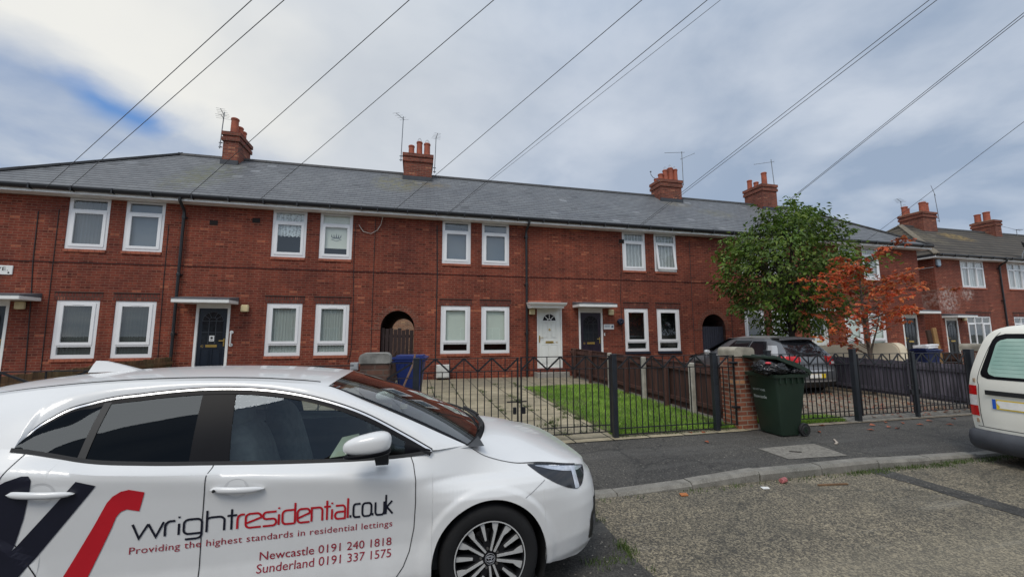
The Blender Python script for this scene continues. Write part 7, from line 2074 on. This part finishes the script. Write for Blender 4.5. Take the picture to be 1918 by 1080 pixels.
# ---------------------------------------------------------------- camera
F_, YAW, PIT, ROL = 752.6, math.radians(13.53), math.radians(6.58), math.radians(-.13)
cam = bpy.data.cameras.new('camera'); co = bpy.data.objects.new('camera', cam); COL.objects.link(co)
fw = Vector((math.sin(YAW) * math.cos(PIT), math.cos(YAW) * math.cos(PIT), math.sin(PIT))); rt = Vector((math.cos(YAW), -math.sin(YAW), 0)); up = rt.cross(fw)
r2 = rt * math.cos(ROL) + up * math.sin(ROL); u2 = -rt * math.sin(ROL) + up * math.cos(ROL)
co.matrix_world = Matrix(((r2.x, u2.x, -fw.x, 0), (r2.y, u2.y, -fw.y, 0), (r2.z, u2.z, -fw.z, 1.6), (0, 0, 0, 1)))
cam.sensor_width = 36; cam.lens = 36 * F_ / 1918; cam.clip_start = .05; cam.clip_end = 3000
SC.camera = co

# ---------------------------------------------------------------- sky, clouds and daylight
def ray_dir(px, py):
    d = fw + r2 * ((px - 959) / F_) - u2 * ((py - 540) / F_)
    return d.normalized()
W = bpy.data.worlds.new('World'); SC.world = W; W.use_nodes = True
nt_ = W.node_tree
for n_ in list(nt_.nodes): nt_.nodes.remove(n_)
class WT_(NT):
    def __init__(s): s.t = nt_
w = WT_()
SUN_EL, SUN_ROT = math.radians(52), math.radians(215)
sky = w.n('ShaderNodeTexSky'); sky.sky_type = 'NISHITA'; sky.sun_disc = False; sky.sun_elevation = SUN_EL; sky.sun_rotation = SUN_ROT
sky.air_density = 1.0; sky.dust_density = .6; sky.ozone_density = 2.0
dr = w.n('ShaderNodeTexCoord').outputs['Generated']
dx, dy, dz = w.sep(dr)
den = w.math('ADD', w.math('MAXIMUM', dz, 0.0), .22)
cp = w.comb(w.math('DIVIDE', dx, den), w.math('DIVIDE', dy, den), 0.0)
n1 = w.noise(cp, .9, 5, .52, .3); n2 = w.noise(cp, 2.6, 6, .55, .2); n3 = w.noise(cp, .45, 3, .5)
cloudv = w.math('ADD', w.math('MULTIPLY', n1, .6), w.math('MULTIPLY', n2, .4))
K = 10.0   # the background strength below is .1
def C(r, g, b): return (r * K, g * K, b * K)
grey = w.mix(w.ramp(cloudv, .42, .60), C(.335, .42, .555), C(.61, .67, .765))
def lobe(px, py, a0, a1, warp=.10):
    d = ray_dir(px, py)
    dt = w.math('ADD', w.math('ADD', w.math('MULTIPLY', dx, d.x), w.math('MULTIPLY', dy, d.y)), w.math('MULTIPLY', dz, d.z))
    dt = w.math('ADD', dt, w.math('MULTIPLY', w.math('SUBTRACT', n1, .5), warp))
    return w.ramp(dt, math.cos(math.radians(a1)), math.cos(math.radians(a0)))
def band(p0, p1):
    n = ray_dir(*p0).cross(ray_dir(*p1)).normalized()
    if n.z < 0: n = -n
    v_ = w.math('ADD', w.math('ADD', w.math('MULTIPLY', dx, n.x), w.math('MULTIPLY', dy, n.y)), w.math('MULTIPLY', dz, n.z))
    return w.math('ADD', w.math('ADD', v_, .5), w.math('MULTIPLY', w.math('SUBTRACT', n2, .5), .10))
col = grey
col = w.mix(w.math('MULTIPLY', lobe(380, 150, 8, 42), .80), col, C(.71, .735, .755))
col = w.mix(w.math('MULTIPLY', lobe(330, 150, 2, 17, .16), .9), col, C(.92, .91, .86))
col = w.mix(w.math('MULTIPLY', lobe(40, -20, 2, 15, .1), .9), col, C(.92, .91, .86))
col = w.mix(w.math('MULTIPLY', lobe(1130, 240, 3, 20), .30), col, C(.66, .71, .79))
bd = band((-40, 40), (330, 200))
left = lobe(60, 200, 15, 25, .03)
under = w.math('MULTIPLY', w.ramp(bd, .45, .53, (1, 1, 1), (0, 0, 0)), left)
lowgrey = w.mix(w.ramp(w.math('ADD', n2, w.math('MULTIPLY', w.math('SUBTRACT', .42, dz), .5)), .36, .64), C(.31, .40, .57), C(.54, .60, .69))
col = w.mix(under, col, lowgrey)
strip = w.math('MULTIPLY', w.math('MULTIPLY', w.ramp(bd, .40, .45), w.ramp(bd, .455, .50, (1, 1, 1), (0, 0, 0))), w.math('MAXIMUM', lobe(235, 152, .8, 5.2, .05), w.math('MULTIPLY', lobe(60, 90, 3, 13, .08), .08)))
blue = w.mix(.75, sky.outputs[0], C(.09, .29, .72))
col = w.mix(w.math('MULTIPLY', strip, .85), col, blue)
# clear-air blend everywhere, sky overhead and behind the camera brightened as added fill
col = w.mix(.06, col, sky.outputs[0])
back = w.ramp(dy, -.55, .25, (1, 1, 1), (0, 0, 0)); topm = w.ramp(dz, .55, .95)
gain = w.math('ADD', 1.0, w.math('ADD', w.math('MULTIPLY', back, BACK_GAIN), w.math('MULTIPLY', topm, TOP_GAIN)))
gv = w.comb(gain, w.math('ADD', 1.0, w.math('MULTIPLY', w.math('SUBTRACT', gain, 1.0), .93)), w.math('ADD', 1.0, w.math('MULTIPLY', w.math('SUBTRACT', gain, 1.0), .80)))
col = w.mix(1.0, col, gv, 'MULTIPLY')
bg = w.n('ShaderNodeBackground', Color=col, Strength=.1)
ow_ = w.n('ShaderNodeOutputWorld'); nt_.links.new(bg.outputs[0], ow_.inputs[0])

sl = bpy.data.lights.new('sun', 'SUN'); so = bpy.data.objects.new('sun', sl); COL.objects.link(so)
sl.energy = SUN_E; sl.angle = math.radians(24); sl.color = (1.0, .93, .82)
az = SUN_ROT
sd = Vector((math.sin(az) * math.cos(SUN_EL), math.cos(az) * math.cos(SUN_EL), math.sin(SUN_EL)))
so.rotation_euler = sd.to_track_quat('Z', 'Y').to_euler(); so.location = (0, 0, 30)

SC.render.engine = 'CYCLES'
SC.view_settings.view_transform = 'Standard'; SC.view_settings.look = 'None'; SC.view_settings.exposure = 0; SC.view_settings.gamma = 1
SC.cycles.max_bounces = 8; SC.cycles.transparent_max_bounces = 12; SC.cycles.diffuse_bounces = 3; SC.cycles.glossy_bounces = 4
SC.cycles.use_denoising = True
try: SC.cycles.denoiser = 'OPENIMAGEDENOISE'
except Exception: pass
SC.cycles.sample_clamp_indirect = 6
SC.render.resolution_x = 1024; SC.render.resolution_y = 576
